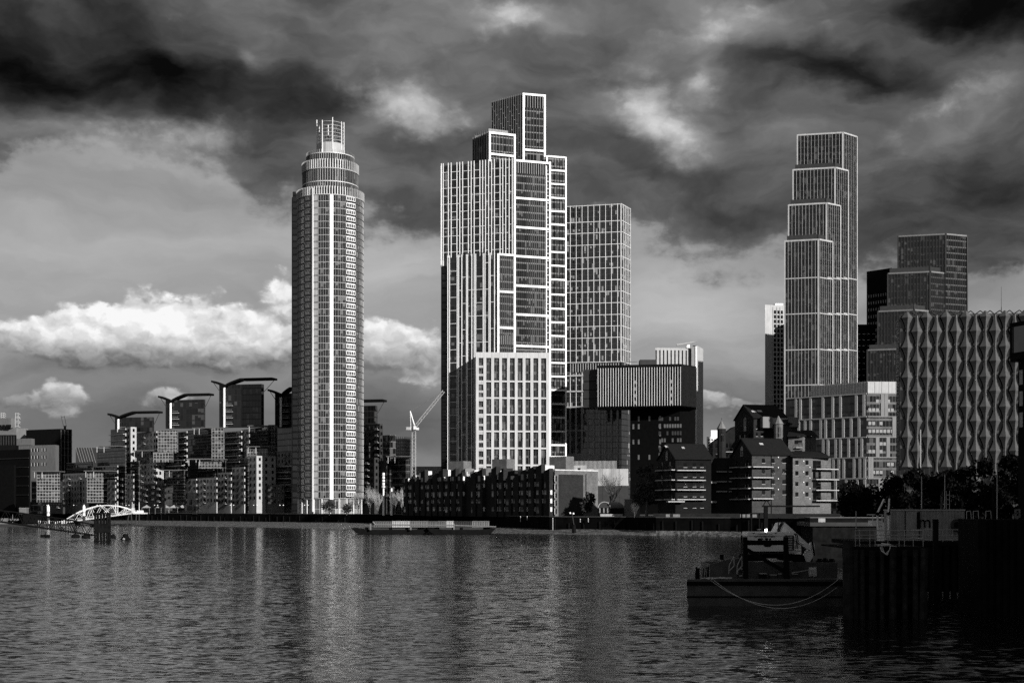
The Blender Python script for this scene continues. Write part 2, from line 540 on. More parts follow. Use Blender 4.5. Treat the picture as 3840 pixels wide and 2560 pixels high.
class MB:
    """gathers shapes in world coordinates; build() links them as one mesh"""

    def __init__(s):
        s.v, s.f, s.uv, s.mi = [], [], [], []
        s.slot = 0

    def face(s, pts, uvs=None):
        i = len(s.v)
        s.v.extend([tuple(p) for p in pts])
        s.f.append(tuple(range(i, i + len(pts))))
        s.uv.append(uvs or [(p[0] + p[1] * 0.37, p[2]) for p in pts])
        s.mi.append(s.slot)

    def box(s, x0, x1, y0, y1, z0, z1):
        s.obox(Vector((x0, y0, z0)), Vector((x1 - x0, 0, 0)), Vector((0, y1 - y0, 0)), Vector((0, 0, z1 - z0)))

    def obox(s, o, a, b, c):
        """a parallelepiped on corner o with edge vectors a, b, c"""
        if a.cross(b).dot(c) < 0:
            o, a = o + a, -a
        p = [o, o + a, o + a + b, o + b]
        q = [k + c for k in p]
        la, lb, lc = a.length, b.length, c.length
        z = o.z

        def uvq(w, h):
            return [(0, z), (w, z), (w, z + h), (0, z + h)]
        s.face([p[3], p[2], p[1], p[0]], uvq(la, lb))
        s.face(q, uvq(la, lb))
        s.face([p[0], p[1], q[1], q[0]], uvq(la, lc))
        s.face([p[1], p[2], q[2], q[1]], uvq(lb, lc))
        s.face([p[2], p[3], q[3], q[2]], uvq(la, lc))
        s.face([p[3], p[0], q[0], q[3]], uvq(lb, lc))

    def prism(s, poly, z0, z1, roof_slot=None, bottom=False):
        """poly: xy points counter-clockwise seen from above; z1 a number or one per point"""
        n = len(poly)
        zt = z1 if isinstance(z1, (list, tuple)) else [z1] * n
        u = 0.0
        for i in range(n):
            a, b = poly[i], poly[(i + 1) % n]
            L = math.hypot(b[0] - a[0], b[1] - a[1])
            s.face([(a[0], a[1], z0), (b[0], b[1], z0), (b[0], b[1], zt[(i + 1) % n]), (a[0], a[1], zt[i])],
                   [(u, z0), (u + L, z0), (u + L, zt[(i + 1) % n]), (u, zt[i])])
            u += L
        k = s.slot
        if roof_slot is not None:
            s.slot = roof_slot
        s.face([(p[0], p[1], zt[i]) for i, p in enumerate(poly)])
        if bottom:
            s.face([(p[0], p[1], z0) for p in reversed(poly)])
        s.slot = k

    def tube(s, a, b, r0, r1=None, n=6, cap=True):
        a, b = Vector(a), Vector(b)
        r1 = r0 if r1 is None else r1
        d = b - a
        if d.length < 1e-6:
            return
        d.normalize()
        h = Vector((0, 0, 1)) if abs(d.z) < 0.9 else Vector((1, 0, 0))
        e = d.cross(h).normalized()
        g = d.cross(e)
        ra, rb = [], []
        for k in range(n):
            t = 2 * math.pi * k / n
            w = e * math.cos(t) + g * math.sin(t)
            ra.append(a + w * r0)
            rb.append(b + w * r1)
        for k in range(n):
            j = (k + 1) % n
            s.face([ra[j], ra[k], rb[k], rb[j]])
        if cap and n > 2:
            s.face(ra)
            s.face(list(reversed(rb)))

    def path(s, pts, r, n=6):
        for a, b in zip(pts[:-1], pts[1:]):
            s.tube(a, b, r, r, n, True)

    def lathe(s, c, prof, n=24, a0=0.0, a1=2 * math.pi):
        """prof: (radius, z) from the bottom up, about a vertical axis through c (x, y)"""
        full = abs(a1 - a0 - 2 * math.pi) < 1e-6
        for (r0, z0), (r1, z1) in zip(prof[:-1], prof[1:]):
            for k in range(n):
                t0, t1 = a0 + (a1 - a0) * k / n, a0 + (a1 - a0) * (k + 1) / n
                p = [(c[0] + r0 * math.cos(t0), c[1] + r0 * math.sin(t0), z0), (c[0] + r0 * math.cos(t1), c[1] + r0 * math.sin(t1), z0),
                     (c[0] + r1 * math.cos(t1), c[1] + r1 * math.sin(t1), z1), (c[0] + r1 * math.cos(t0), c[1] + r1 * math.sin(t0), z1)]
                rm = max(r0, r1)
                uv = [(t0 * rm, z0), (t1 * rm, z0), (t1 * rm, z1), (t0 * rm, z1)]
                if r0 < 1e-6:
                    p, uv = p[1:], uv[1:]
                elif r1 < 1e-6:
                    p, uv = p[:3], uv[:3]
                s.face(p, uv)

    def build(s, name, m, parent=None, label=None):
        me = bpy.data.meshes.new(name)
        if parent is not None:
            o0 = ORG[parent]
        else:
            xs, ys, zs = zip(*s.v)
            o0 = Vector(((min(xs) + max(xs)) / 2, (min(ys) + max(ys)) / 2, min(zs)))
        vs = [(p[0] - o0.x, p[1] - o0.y, p[2] - o0.z) for p in s.v]
        me.from_pydata(vs, [], s.f)
        uvl = me.uv_layers.new(name='UVMap')
        flat = [c for f in s.uv for q in f for c in q]
        uvl.data.foreach_set('uv', flat)
        for k in (m if isinstance(m, (list, tuple)) else [m]):
            me.materials.append(k)
        if any(s.mi):
            me.polygons.foreach_set('material_index', s.mi)
        me.update()
        o = bpy.data.objects.new(name, me)
        COL.objects.link(o)
        if parent is not None:
            o.parent = parent
            ORG[o] = ORG[parent]
            if label:
                o['label'] = label
        else:
            o.location = o0
            ORG[o] = o0
        return o


def copy_tree(o, parent=None):
    c = o.copy()
    COL.objects.link(c)
    if parent is not None:
        c.parent = parent
    for ch in list(o.children):
        copy_tree(ch, c)
    return c


def structure(o):
    o['kind'] = 'structure'
    return o


class Face:
    """a vertical wall plane from xy point A (left) to B (right) as seen from outside; s runs along it, d out of it"""

    def __init__(f, A, B):
        f.A, f.B = Vector(A[:2]), Vector(B[:2])
        f.L = (f.B - f.A).length
        f.u = (f.B - f.A) / f.L
        f.n = Vector((f.u.y, -f.u.x))

    def s(f, px):
        k = (px - 1920.0) / FPX
        return (k * f.A.y - f.A.x) / (f.u.x - k * f.u.y)

    def y(f, px):
        return f.A.y + f.u.y * f.s(px)

    def z(f, px, py):
        return Z(py, f.y(px))

    def p(f, s, d, z):
        q = f.A + f.u * s + f.n * d
        return Vector((q.x, q.y, z))

    def box(f, mb, s0, s1, z0, z1, d0, d1):
        mb.obox(f.p(s0, d0, z0), Vector((f.u.x, f.u.y, 0)) * (s1 - s0), Vector((f.n.x, f.n.y, 0)) * (d1 - d0), Vector((0, 0, z1 - z0)))

    def piece(f, name, m, parent, s0, s1, z0, z1, d0, d1, label=None):
        mb = MB()
        f.box(mb, s0, s1, z0, z1, d0, d1)
        return mb.build(name, m, parent, label)

    def quad(f, mb, s0, s1, z0, z1, d):
        mb.face([f.p(s0, d, z0), f.p(s1, d, z0), f.p(s1, d, z1), f.p(s0, d, z1)], [(s0, z0), (s1, z0), (s1, z1), (s0, z1)])


class Many:
    """repeats of one part of a thing: the first hundred are parts of their own, the rest one mesh marked as stuff"""

    def __init__(s, name, m, parent, limit=100):
        s.name, s.m, s.parent, s.limit, s.n, s.rest = name, m, parent, limit, 0, None

    def add(s, fn):
        s.n += 1
        if s.n <= s.limit:
            mb = MB()
            fn(mb)
            return mb.build(s.name, s.m, s.parent)
        if s.rest is None:
            s.rest = MB()
        fn(s.rest)

    def done(s):
        if s.rest is not None:
            o = s.rest.build(s.name, s.m, s.parent)
            o['kind'] = 'stuff'


def text_mesh(body, size, m, parent, name, origin, xdir, zdir, depth=0.03, spacing=1.0):
    """raised lettering, laid along xdir with its tops towards zdir, centred on origin"""
    cu = bpy.data.curves.new(name, 'FONT')
    cu.body, cu.size, cu.extrude, cu.align_x, cu.align_y = body, size, depth, 'CENTER', 'CENTER'
    cu.space_character = spacing
    t = bpy.data.objects.new(name, cu)
    me = bpy.data.meshes.new_from_object(t)
    bpy.data.objects.remove(t)
    o = bpy.data.objects.new(name, me)
    me.materials.append(m)
    COL.objects.link(o)
    x, z = Vector(xdir).normalized(), Vector(zdir).normalized()
    y = x.cross(z)
    mw = Matrix(((x.x, z.x, y.x, 0), (x.y, z.y, y.y, 0), (x.z, z.z, y.z, 0), (0, 0, 0, 1)))
    me.transform(Matrix.Translation(Vector(origin) - ORG[parent]) @ mw)
    o.parent = parent
    ORG[o] = ORG[parent]
    return o


# the paints
WHITE = paint('white cladding', 0.80, 0.5, 0.06, 0.3)
OFFW = paint('off white cladding', 0.62, 0.55, 0.10, 0.3, streak=True)
PALE = paint('pale render', 0.36, 0.8, 0.12, 0.4, streak=True)
LGREY = paint('light grey panel', 0.36, 0.6, 0.12, 0.4, streak=True)
GREY = paint('grey panel', 0.13, 0.6, 0.15, 0.5, streak=True)
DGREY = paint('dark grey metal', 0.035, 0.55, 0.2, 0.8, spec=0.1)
BLACK = paint('black steel', 0.006, 0.75, 0.3, 0.8, spec=0.03)
BLACKW = paint('tarred timber', 0.008, 0.85, 0.5, 1.2, streak=True, spec=0.03)
ROOF = paint('roof felt', 0.03, 0.9, 0.2, 0.5)
SLATE = paint('roof slate', 0.012, 0.8, 0.35, 2.0, spec=0.04)
CONC = paint('concrete', 0.30, 0.85, 0.2, 0.4, streak=True)
ALU = paint('bright metal', 0.55, 0.35, 0.1, 0.5, metal=0.6)
GLASSD = glazing('dark glass', 1.5, 3.2, base=0.008, blind=0.1, blind_v=0.10)

GZ = 5.0                                          # quay level above the river


def back_poly(pts, depth):
    """front points (px, y) from left to right, closed with two points straight behind"""
    f = [XY(*p) for p in pts]
    yb = max(p[1] for p in pts) + depth
    return f + [XY(pts[-1][0] - 1.5, yb), XY(pts[0][0] + 1.5, yb)]


def fins_at(f, m, parent, name, ss, z0, z1, w, d, d0=0.0):
    for s in ss:
        f.piece(name, m, parent, s - w / 2, s + w / 2, z0, z1, d0, d0 + d)


def bands_at(f, m, parent, name, zs, s0, s1, h, d, d0=0.0):
    for z in zs:
        f.piece(name, m, parent, s0, s1, z - h / 2, z + h / 2, d0, d0 + d)


def lin(a, b, n):
    return [a + (b - a) * k / (n - 1) for k in range(n)]


# ================================================================== the round glass tower on the quay
def round_tower():
    cy = 605.0
    cx = X(1239, cy)
    C0 = (cx, cy)
    t = thing('round_tower', 'tall cylindrical glass tower with stepped drums and an open mast cage on top', 'skyscraper', (cx, cy, GZ))
    gl = glazing('tower glass', 1.12, 3.05, base=0.012, blind=0.16, blind_v=0.10, ior=1.65, tilt=0.02, rough=0.09)
    gcrown = glazing('crown glass', 1.12, 4.0, base=0.02, blind=0.3, blind_v=0.06, ior=1.6, tilt=0.05)
    H = math.pi / 2

    def A(deg):                                   # degrees right of the camera side -> lathe angle
        return R(deg) - H

    def arc(mb, a0, a1, r0, r1, z0, z1, step=4.0):
        n = max(1, int(round((a1 - a0) / step)))
        for k in range(n):
            b0, b1 = A(a0 + (a1 - a0) * k / n), A(a0 + (a1 - a0) * (k + 1) / n)
            c = [(cx + r * math.cos(q), cy + r * math.sin(q)) for q in (b0, b1) for r in (r0, r1)]
            p = [c[0], c[1], c[3], c[2]]          # inner0, outer0, outer1, inner1
            mb.face([(*p[1], z0), (*p[2], z0), (*p[2], z1), (*p[1], z1)])
            mb.face([(*p[1], z1), (*p[2], z1), (*p[3], z1), (*p[0], z1)])
            mb.face([(*p[0], z0), (*p[3], z0), (*p[2], z0), (*p[1], z0)])
            if k == 0:
                mb.face([(*p[0], z0), (*p[1], z0), (*p[1], z1), (*p[0], z1)])
            if k == n - 1:
                mb.face([(*p[2], z0), (*p[3], z0), (*p[3], z1), (*p[2], z1)])

    def drum(name, r, z0, z1, g, lid=True):
        mb = MB()
        pr = [(r, z0), (r, z1)] + ([(0, z1 + 0.02)] if lid else [])
        mb.lathe(C0, pr, 96)
        return mb.build(name, g, t)
    R1 = 15.2
    zb, zt = 12.3, 149.7
    nf = 45
    fh = (zt - zb) / nf
    drum('glass_drum', R1, zb, zt, gl)
    bands, edges = Many('floor_band', PALE, t), Many('shade_band', DGREY, t)  # flank bands in dark grey: the tower's shaded sides put into the colour
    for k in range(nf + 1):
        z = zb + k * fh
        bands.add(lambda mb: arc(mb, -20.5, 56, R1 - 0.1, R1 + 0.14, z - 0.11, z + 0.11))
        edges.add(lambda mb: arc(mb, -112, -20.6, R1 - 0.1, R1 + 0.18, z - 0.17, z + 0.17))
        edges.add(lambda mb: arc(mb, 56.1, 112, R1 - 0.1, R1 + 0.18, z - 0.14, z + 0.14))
    mul = Many('mullion', PALE, t)
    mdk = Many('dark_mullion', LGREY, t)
    a = -96.6
    while a < 97:
        if not (-40 < a < -13 or 6 < a < 13.5 or 35.5 < a < 55):
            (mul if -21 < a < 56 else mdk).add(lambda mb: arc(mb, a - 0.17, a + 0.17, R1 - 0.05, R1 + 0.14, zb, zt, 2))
        a += 4.2
    mb = MB()
    arc(mb, 6.9, 12.9, R1 - 0.05, R1 + 0.3, zb - 0.5, zt + 0.2, 2)
    mb.build('pier', WHITE, t)
    mb = MB()
    arc(mb, -22.6, -21.4, R1 - 0.05, R1 + 1.0, zb - 6, zt + 3.0, 2)
    mb.build('pier', OFFW, t)
    # pale panel beside the post, balconies left and right, one of each on every floor
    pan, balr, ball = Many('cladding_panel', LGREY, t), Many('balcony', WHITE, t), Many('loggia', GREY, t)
    for k in range(nf):
        z0, z1 = zb + k * fh, zb + (k + 1) * fh
        pan.add(lambda mb: arc(mb, -20.6, -13.8, R1 - 0.05, R1 + 0.16, z0 + 0.36, z1 - 0.3, 3))

        def bal(mb):
            arc(mb, 35.8, 54.6, R1 + 0.0, R1 + 0.35, z1 - 0.40, z1 + 0.05, 3)
            arc(mb, 35.8, 54.6, R1 + 0.0, R1 + 0.32, z0 + 0.95, z0 + 1.15, 3)
            for q in range(5):
                b = 35.8 + q * 4.55
                arc(mb, b, b + 0.9, R1 + 0.02, R1 + 0.30, z0 + 1.15, z1 - 0.40, 2)
        balr.add(bal)

        def log(mb):
            arc(mb, -38, -23.4, R1 + 0.0, R1 + 0.42, z1 - 0.45, z1 - 0.02, 3)
            arc(mb, -38, -23.4, R1 + 0.0, R1 + 0.40, z0 + 0.9, z0 + 1.1, 3)
            for q in range(4):
                b = -38 + q * 4.55
                arc(mb, b, b + 0.9, R1 + 0.02, R1 + 0.38, z0 + 1.1, z1 - 0.45, 2)
        ball.add(log)
    # flat wing wall on the left flank
    yw = cy + 1.0
    x0, x1 = X(1095.5, yw), X(1118, yw)
    zw = Z(719, yw)
    mb = MB()
    mb.box(x0, x1, yw, yw + 6, GZ, zw)
    mb.build('wing_wall', glazing('wing glass', 3.0, 3.05, base=0.03, blind=0.25, blind_v=0.10, span=0.3, span_v=0.02), t)
    for xx in (x0 - 0.15, x1 - 0.45):
        mb = MB()
        mb.box(xx, xx + 0.35, yw - 0.3, yw - 0.003, GZ, zw + 0.6)
        mb.build('wing_edge', GREY, t)
    # lobby
    mb = MB()
    mb.lathe(C0, [(R1 - 0.8, GZ), (R1 - 0.8, zb - 0.25)], 64)
    mb.build('lobby_glass', glazing('lobby glass', 2.4, 7.4, base=0.10, blind=0.5, blind_v=0.12, mull=0.15, mull_v=0.4), t)
    for k in range(12):
        q = A(-82 + 15 * k)
        mb = MB()
        mb.tube((cx + (R1 - 0.4) * math.cos(q), cy + (R1 - 0.4) * math.sin(q), GZ), (cx + (R1 - 0.4) * math.cos(q), cy + (R1 - 0.4) * math.sin(q), zb - 0.25), 0.28, n=8)
        mb.build('column', OFFW, t)

    def crown(r, z0, z1, n, mat=gcrown):
        mb = MB()
        mb.lathe(C0, [(r, z0), (r, z1)], 96)
        mb.build('crown_screen', mat, t)
        mb = MB()
        arc(mb, -180, 180, r - 0.1, r + 0.22, z0 - 0.2, z0 + 0.2, 4)
        mb.build('crown_ring', PALE, t)
        for k in range(n):
            a = -100 + 200 * k / (n - 1)
            mb = MB()
            arc(mb, a - 0.62 * 15 / r, a + 0.62 * 15 / r, r - 0.02, r + 0.32, z0, z1 + 0.5, 3)
            mb.build('crown_fin', LGREY if abs(a) > 35 else OFFW, t)  # fins duller away from the front, as painted shading round the crown
    crown(R1 + 0.15, zt, 153.0, 46)
    R2 = 12.7
    drum('glass_drum', R2, zt, 162.3, gl)
    crown(R2 + 0.15, 162.3, 166.0, 40)
    R3 = 10.9
    drum('glass_drum', R3, 162.3, 170.0, gl)
    for r, zs in ((R2, (152.6, 156.4)), (R3, (169.8,))):
        for z in zs:
            mb = MB()
            arc(mb, -180, 180, r - 0.1, r + 0.22, z - 0.18, z + 0.18)
            mb.build('floor_band', OFFW, t)
    for r, z0, z1, n in ((R2, 152.8, 162.0, 40), (R3, 165.5, 171.4, 38)):
        for k in range(n):
            a = -100 + 200 * k / (n - 1)
            mb = MB()
            arc(mb, a - 0.5, a + 0.5, r - 0.02, r + 0.22, z0, z1, 3)
            mb.build('drum_mullion', GREY if abs(a - 10) > 30 else PALE, t)  # greyer towards both flanks, the falloff of light put into the colour
    # hub of flat metal sheets, and the cage on it
    mb = MB()
    mb.lathe(C0, [(6.2, 170.0), (6.2, 176.0), (0, 176.1)], 14)
    mb.build('hub', LGREY, t)
    ztop = 185.6
    for k in range(8):
        q = A(-170 + 45 * k + 7)
        px_, py_ = cx + 6.3 * math.cos(q), cy + 6.3 * math.sin(q)
        mb = MB()
        mb.tube((px_, py_, 170.0), (px_, py_, ztop + (1.6 if k % 2 == 0 else 0.4)), 0.30, 0.22, 8)
        mb.build('mast_pole', OFFW, t)
    for k in range(6):
        mb = MB()
        z = 177.2 + k * 1.66
        arc(mb, -180, 180, 6.0, 6.2, z - 0.08, z + 0.08, 8)
        mb.build('cage_ring', LGREY, t)
    rng = random.Random(3)
    mb = MB()
    for k in range(7):
        dx, dy = rng.uniform(-3.2, 3.2), rng.uniform(-3, 3)
        mb.tube((cx + dx, cy + dy, 176), (cx + dx, cy + dy, ztop - rng.uniform(0.4, 2.5)), rng.uniform(0.15, 0.5), n=7)
    for k in range(14):
        a, b = rng.uniform(-3.2, 3.2), rng.uniform(-3, 3)
        z = rng.uniform(177, 184.5)
        mb.box(cx + a, cx + a + rng.uniform(0.5, 2.0), cy + b, cy + b + 1, z, z + rng.uniform(0.3, 0.9))
    mb.build('turbine', GREY, t)
    return t


round_tower()


# ================================================================== tall white-framed tower of stacked blocks
BASEW = paint('base block cladding', 0.46, 0.55, 0.08, 0.25, streak=True)


def framed_tower():
    t = thing('framed_tower', 'tallest tower, dark glass in a dense white frame, built of stacked offset blocks', 'skyscraper', (X(1900, 630), 630, GZ))
    gl = glazing('framed tower glass', 1.6, 3.45, base=0.010, blind=0.14, blind_v=0.10, mull=0.14, mull_v=0.02, span=0.16, span_v=0.02, rough=0.05, tilt=0.03, ior=1.5)
    gr = glazing('framed tower bay glass', 1.0, 3.45, base=0.010, blind=0.2, blind_v=0.09, mull=0.16, mull_v=0.012, span=0.2, span_v=0.03, rough=0.05, ior=1.5, tilt=0.03)

    def body(pts, depth, z1, g, z0=GZ, name='glass_block'):
        mb = MB()
        mb.prism(back_poly(pts, depth), z0, z1, roof_slot=1)
        return mb.build(name, [g, ROOF], t)

    def flank(f, z0, z1, ss, bays, seed, per_floor, tb, w=0.34):
        """white fins with short transoms between them"""
        fins_at(f, WHITE, t, 'fin', ss, z0, z1 + 0.5, w, 0.35)
        tr = tb
        rng = random.Random(seed)
        for i in range(len(ss) - 1):
            gap = ss[i + 1] - ss[i]
            if gap < 0.8:
                continue
            step = per_floor if gap > 2.4 else per_floor * 2
            off = rng.choice((0, 0.5, 1.0)) * step if gap <= 2.4 or per_floor > 4 else 0
            z = z1 - 4 - off
            while z > z0 + 1:
                tr.add(lambda mb: f.box(mb, ss[i] + w / 2, ss[i + 1] - w / 2, z - 0.13, z + 0.13, 0.0, 0.25))
                z -= step

    tb = Many('transom', OFFW, t)
    # --- top block
    L, C_, R_ = (1842, 645), (1959, 632), (2045, 635)
    zt = Z(350, 632)
    body([L, C_, R_], 16, zt - 0.6, gl)
    f = Face(XY(*L), XY(*C_))
    ss = lin(0.3, f.L - 1.2, 14)
    fins_at(f, GREY, t, 'fin', ss, Z(600, 632), zt + 0.1, 0.22, 0.35)
    for i, s in enumerate(ss[:-1]):
        z = zt - 3 - (i * 2.3) % 7
        while z > Z(600, 632):
            tb.add(lambda mb: f.box(mb, s + 0.11, ss[i + 1] - 0.11, z - 0.1, z + 0.1, 0, 0.3))
            z -= 7.0
    g = Face(XY(*C_), XY(*R_))

    def framed(g, z0, z1, zs, posts, w=0.95, h=0.95, d=0.7):
        for s in posts:
            g.piece('frame_post', WHITE, t, s - w / 2, s + w / 2, z0, z1, -0.3, d)
        for z in zs:
            for a, b in zip(posts[:-1], posts[1:]):
                g.piece('frame_beam', WHITE, t, a + w / 2, b - w / 2, z - h / 2, z + h / 2, -0.3, d - 0.03)

    def bars(g, s0, s1, n, z0, z1, m=DGREY, w=0.16, d=0.25, name='mullion'):
        fins_at(g, m, t, name, lin(s0, s1, n)[1:-1], z0, z1, w, d)
    framed(g, Z(602, 632), zt, [zt - 0.5, Z(562, 632)], [0.45, g.L - 0.45])
    bars(g, 0.9, g.L - 0.9, 9, Z(562, 632), Z(402, 632))
    mb = MB()
    g.box(mb, 0.95, g.L - 0.95, Z(403, 632), zt - 1.0, 0.02, 0.10)
    mb.build('louvre_panel', BLACK, t)
    fins_at(g, GREY, t, 'louvre_fin', lin(1.4, g.L - 1.4, 8), Z(403, 632), zt - 1.0, 0.35, 0.2, 0.1)
    # --- shoulder block with its glass parapet
    L, C_, R_ = (1773, 638), (1832, 627), (1930, 632)
    z2 = Z(494, 627)
    body([L, C_, R_], 10, z2 - 0.4, gl)
    f = Face(XY(*L), XY(*C_))
    ss = lin(0.3, f.L - 1.0, 7)
    fins_at(f, GREY, t, 'fin', ss, Z(606, 627), z2 + 0.2, 0.22, 0.35)
    g = Face(XY(*C_), XY(*R_))
    framed(g, Z(606, 627), z2, [z2 - 0.5, Z(577, 627)], [0.45, g.L - 0.2], w=0.9)
    bars(g, 0.9, g.L - 0.5, 10, Z(606, 627), z2 - 1)
    mb = MB()
    pgl = back_poly([(1780, 639), (1832, 630), (1905, 634)], 3)
    for a, b in zip(pgl[:-1], pgl[1:]):
        fa = Face(a, b)
        n = max(1, int(fa.L / 1.6))
        for k in range(n):
            s0 = fa.L * k / n
            fa.box(mb, s0 + 0.04, s0 + fa.L / n - 0.04, z2, z2 + 2.4, -0.03, 0.03)
    mb.build('glass_parapet', clear_glass(), t)
    # --- main shaft
    L, C_, R_ = (1655, 630.5), (1923, 620), (2066, 626)
    z3 = Z(596, 620)
    body([L, C_, R_], 34, z3 - 0.6, gl)
    f = Face(XY(*L), XY(*C_))
    vs = [125, 140, 183, 207, 255, 279, 303, 351, 375, 400, 448, 471, 495, 521, 546, 570, 617, 640, 665, 694, 720]
    flank(f, Z(965, 622), z3, [f.s(1600 + v * .4464) for v in vs], None, 1, 3.86, tb, 0.32)
    for v in (125, 140):
        s = f.s(1600 + v * .4464)
        f.piece('fin', WHITE, t, s - 0.25, s + 0.25, Z(1000, 628), Z(966, 622), 0, 0.5)
    g = Face(XY(*C_), XY(*R_))
    rows = [596 + 8, 744, 853, 962, 1072, 1180, 1297]
    framed(g, GZ, z3, [Z(r, 621) for r in rows], [g.s(1929), g.s(2061)], w=0.9)
    g.piece('frame_post', OFFW, t, g.s(2048) - 0.3, g.s(2048) + 0.3, GZ, z3 - 2, -0.3, 0.45)
    for k in range(48):
        z = z3 - 6 - k * 3.45
        if z > Z(1300, 620):
            tb.add(lambda mb: g.box(mb, g.s(2048) + 0.3, g.s(2061) - 0.45, z - 0.2, z + 0.2, -0.1, 0.4))
    bars(g, g.s(1932), g.s(2046), 17, Z(1300, 620), Z(648, 620))
    mb = MB()
    g.box(mb, g.s(1932), g.s(2046), Z(648, 620), z3 - 1.2, 0.02, 0.10)
    mb.build('louvre_panel', BLACK, t)
    fins_at(g, GREY, t, 'louvre_fin', lin(g.s(1934), g.s(2044), 14), Z(648, 620), z3 - 1.2, 0.4, 0.2, 0.1)
    mb = MB()
    mb.slot = 0
    f2 = Face(XY(1923, 620), XY(2066, 626))
    f2.quad(mb, 0.4, f2.L - 0.3, GZ + 0.2, z3 - 1.2, 0.012)
    mb.build('bay_glazing', gr, t)
    # --- rear right shaft
    a, b = (2040, 629), (2124, 632)
    z4 = Z(584, 629)
    body([a, b], 40, z4 - 0.5, gr)
    g = Face(XY(*a), XY(*b))
    rows = [588, 639, 690, 742, 792, 842, 894, 945, 996, 1048, 1104, 1157, 1208, 1259, 1310, 1360, 1411, 1462, 1514, 1565, 1617, 1668, 1712]
    framed(g, GZ, z4, [Z(r, 630) for r in rows], [g.s(2050), g.s(2121)], w=0.75, h=0.8, d=0.5)
    bars(g, g.s(2068), g.s(2119), 6, GZ, z4 - 1, BLACK, 0.14, 0.3)
    # --- middle block in front
    L, C_, R_ = (1680, 619.5), (1863, 612), (1931, 615.4)
    z5 = Z(951, 612)
    body([L, C_, R_], 6, z5 - 0.5, gl)
    f = Face(XY(*L), XY(*C_))
    vs = [147, 159, 212, 222, 244, 276, 284, 313, 330, 340, 392, 404, 432, 440, 470]
    flank(f, GZ, z5, [f.s(1600 + v * .542) for v in vs], None, 5, 6.2, tb, 0.32)
    g = Face(XY(*C_), XY(*R_))
    framed(g, GZ, z5, [Z(r, 613) for r in (955, 1094, 1229)], [g.s(1867), g.s(1928)], w=0.9)
    bars(g, g.s(1870), g.s(1925), 9, Z(1320, 612), z5 - 1)
    mb = MB()
    g.quad(mb, 0.3, g.L - 0.1, GZ + 0.2, z5 - 1, 0.012)
    mb.build('bay_glazing', gr, t)
    mb = MB()
    g.box(mb, g.s(1871), g.s(1924), Z(1290, 612), Z(1256, 612), 0.02, 0.1)
    mb.build('louvre_panel', BLACK, t)
    fins_at(g, GREY, t, 'louvre_fin', lin(g.s(1873), g.s(1922), 8), Z(1290, 612), Z(1256, 612), 0.35, 0.2, 0.1)
    # --- roof garden on the middle block
    rng = random.Random(4)
    mb = MB()
    for k in range(260):
        q = Vector((X(rng.choice((1745, 1752, 1738, 1812, 1805, 1820)) + rng.gauss(0, 7), 618), 618 + rng.uniform(0, 3), z5 + abs(rng.gauss(0.8, 0.7))))
        leafq(mb, q, 0.45, rng)
    mb.build('roof_planting', LEAF, t)
    # --- base block, broad white grid
    a, b = (1786, 604), (2059, 606)
    z6 = Z(1321, 604)
    body([a, b], 8, z6 - 0.4, gl, name='base_block')
    g = Face(XY(*a), XY(*b))
    cols = [350, 402, 456, 511, 565, 619, 673, 727, 781, 836]
    cs = [g.s(1600 + v * .542) for v in cols]
    rows = [885, 1000, 1115, 1230, 1347, 1464]
    for s in cs:
        g.piece('frame_post', BASEW, t, s - 0.65, s + 0.65, GZ, z6, -0.2, 1.0)
    zr = [z6 - 1.0] + [Z(950 + r * .542, 604) for r in rows]
    for i, z in enumerate(zr):
        h = 2.6 if i == 0 else 0.75
        for p, q in zip(cs[:-1], cs[1:]):
            g.piece('frame_beam', BASEW, t, p + 0.65, q - 0.65, z - h / 2 - (0.3 if i == 0 else 0), z + h / 2 - (0.3 if i == 0 else 0), -0.2, 0.94)
    mb = MB()
    g.quad(mb, 0.2, g.L - 0.2, GZ + 0.1, z6 - 1, 0.012)
    mb.build('bay_glazing', glazing('base block glass', 1.15, 3.9, base=0.016, blind=0.3, blind_v=0.09, mull=0.22, mull_v=0.015, span=0.25, span_v=0.03, rough=0.06, ior=1.7), t)
    # balconies in the first bay
    bl = Many('balcony', LGREY, t)
    z = z6 - 7
    while z > GZ + 3:
        bl.add(lambda mb: g.box(mb, cs[0] + 0.65, cs[1] - 0.65, z - 0.2, z + 0.9, 0.3, 0.9))
        z -= 3.85
    bl.done()
    tb.done()
    return t


def ladder_frame():
    """slim steel hoist frame that climbs the left edge of the framed tower"""
    y = 626.0
    t = thing('hoist_mast', 'slim dark hoist mast with rungs climbing the left edge of the tallest tower', 'hoist mast', (X(1660, y), y, GZ))
    zt = Z(1000, y)
    for px, w in ((1656, 0.5), (1673, 0.3)):
        mb = MB()
        mb.box(X(px, y) - w / 2, X(px, y) + w / 2, y, y + 0.8, GZ, zt)
        mb.build('post', DGREY, t)
    z, k = GZ + 3, 0
    while z < zt:
        mb = MB()
        mb.box(X(1656, y) + 0.25, X(1673, y) - 0.15, y + 0.1, y + 0.5, z, z + (0.5 if k % 3 == 0 else 0.2))
        mb.build('rung', DGREY, t)
        z += 3.5
        k += 1
    mb = MB()
    mb.box(X(1653, y), X(1655.4, y), y + 0.2, y + 1.0, Z(1000, y), Z(620, y))
    mb.build('guide_rail', WHITE, t)


def clear_glass():
    if 'clear glass' in MATS:
        return MATS['clear glass']
    a = MT('clear glass')
    a.b.inputs['Base Color'].default_value = (0.5, 0.5, 0.5, 1)
    a.b.inputs['Roughness'].default_value = 0.1
    a.b.inputs['Alpha'].default_value = 0.3
    MATS['clear glass'] = a.m
    return a.m


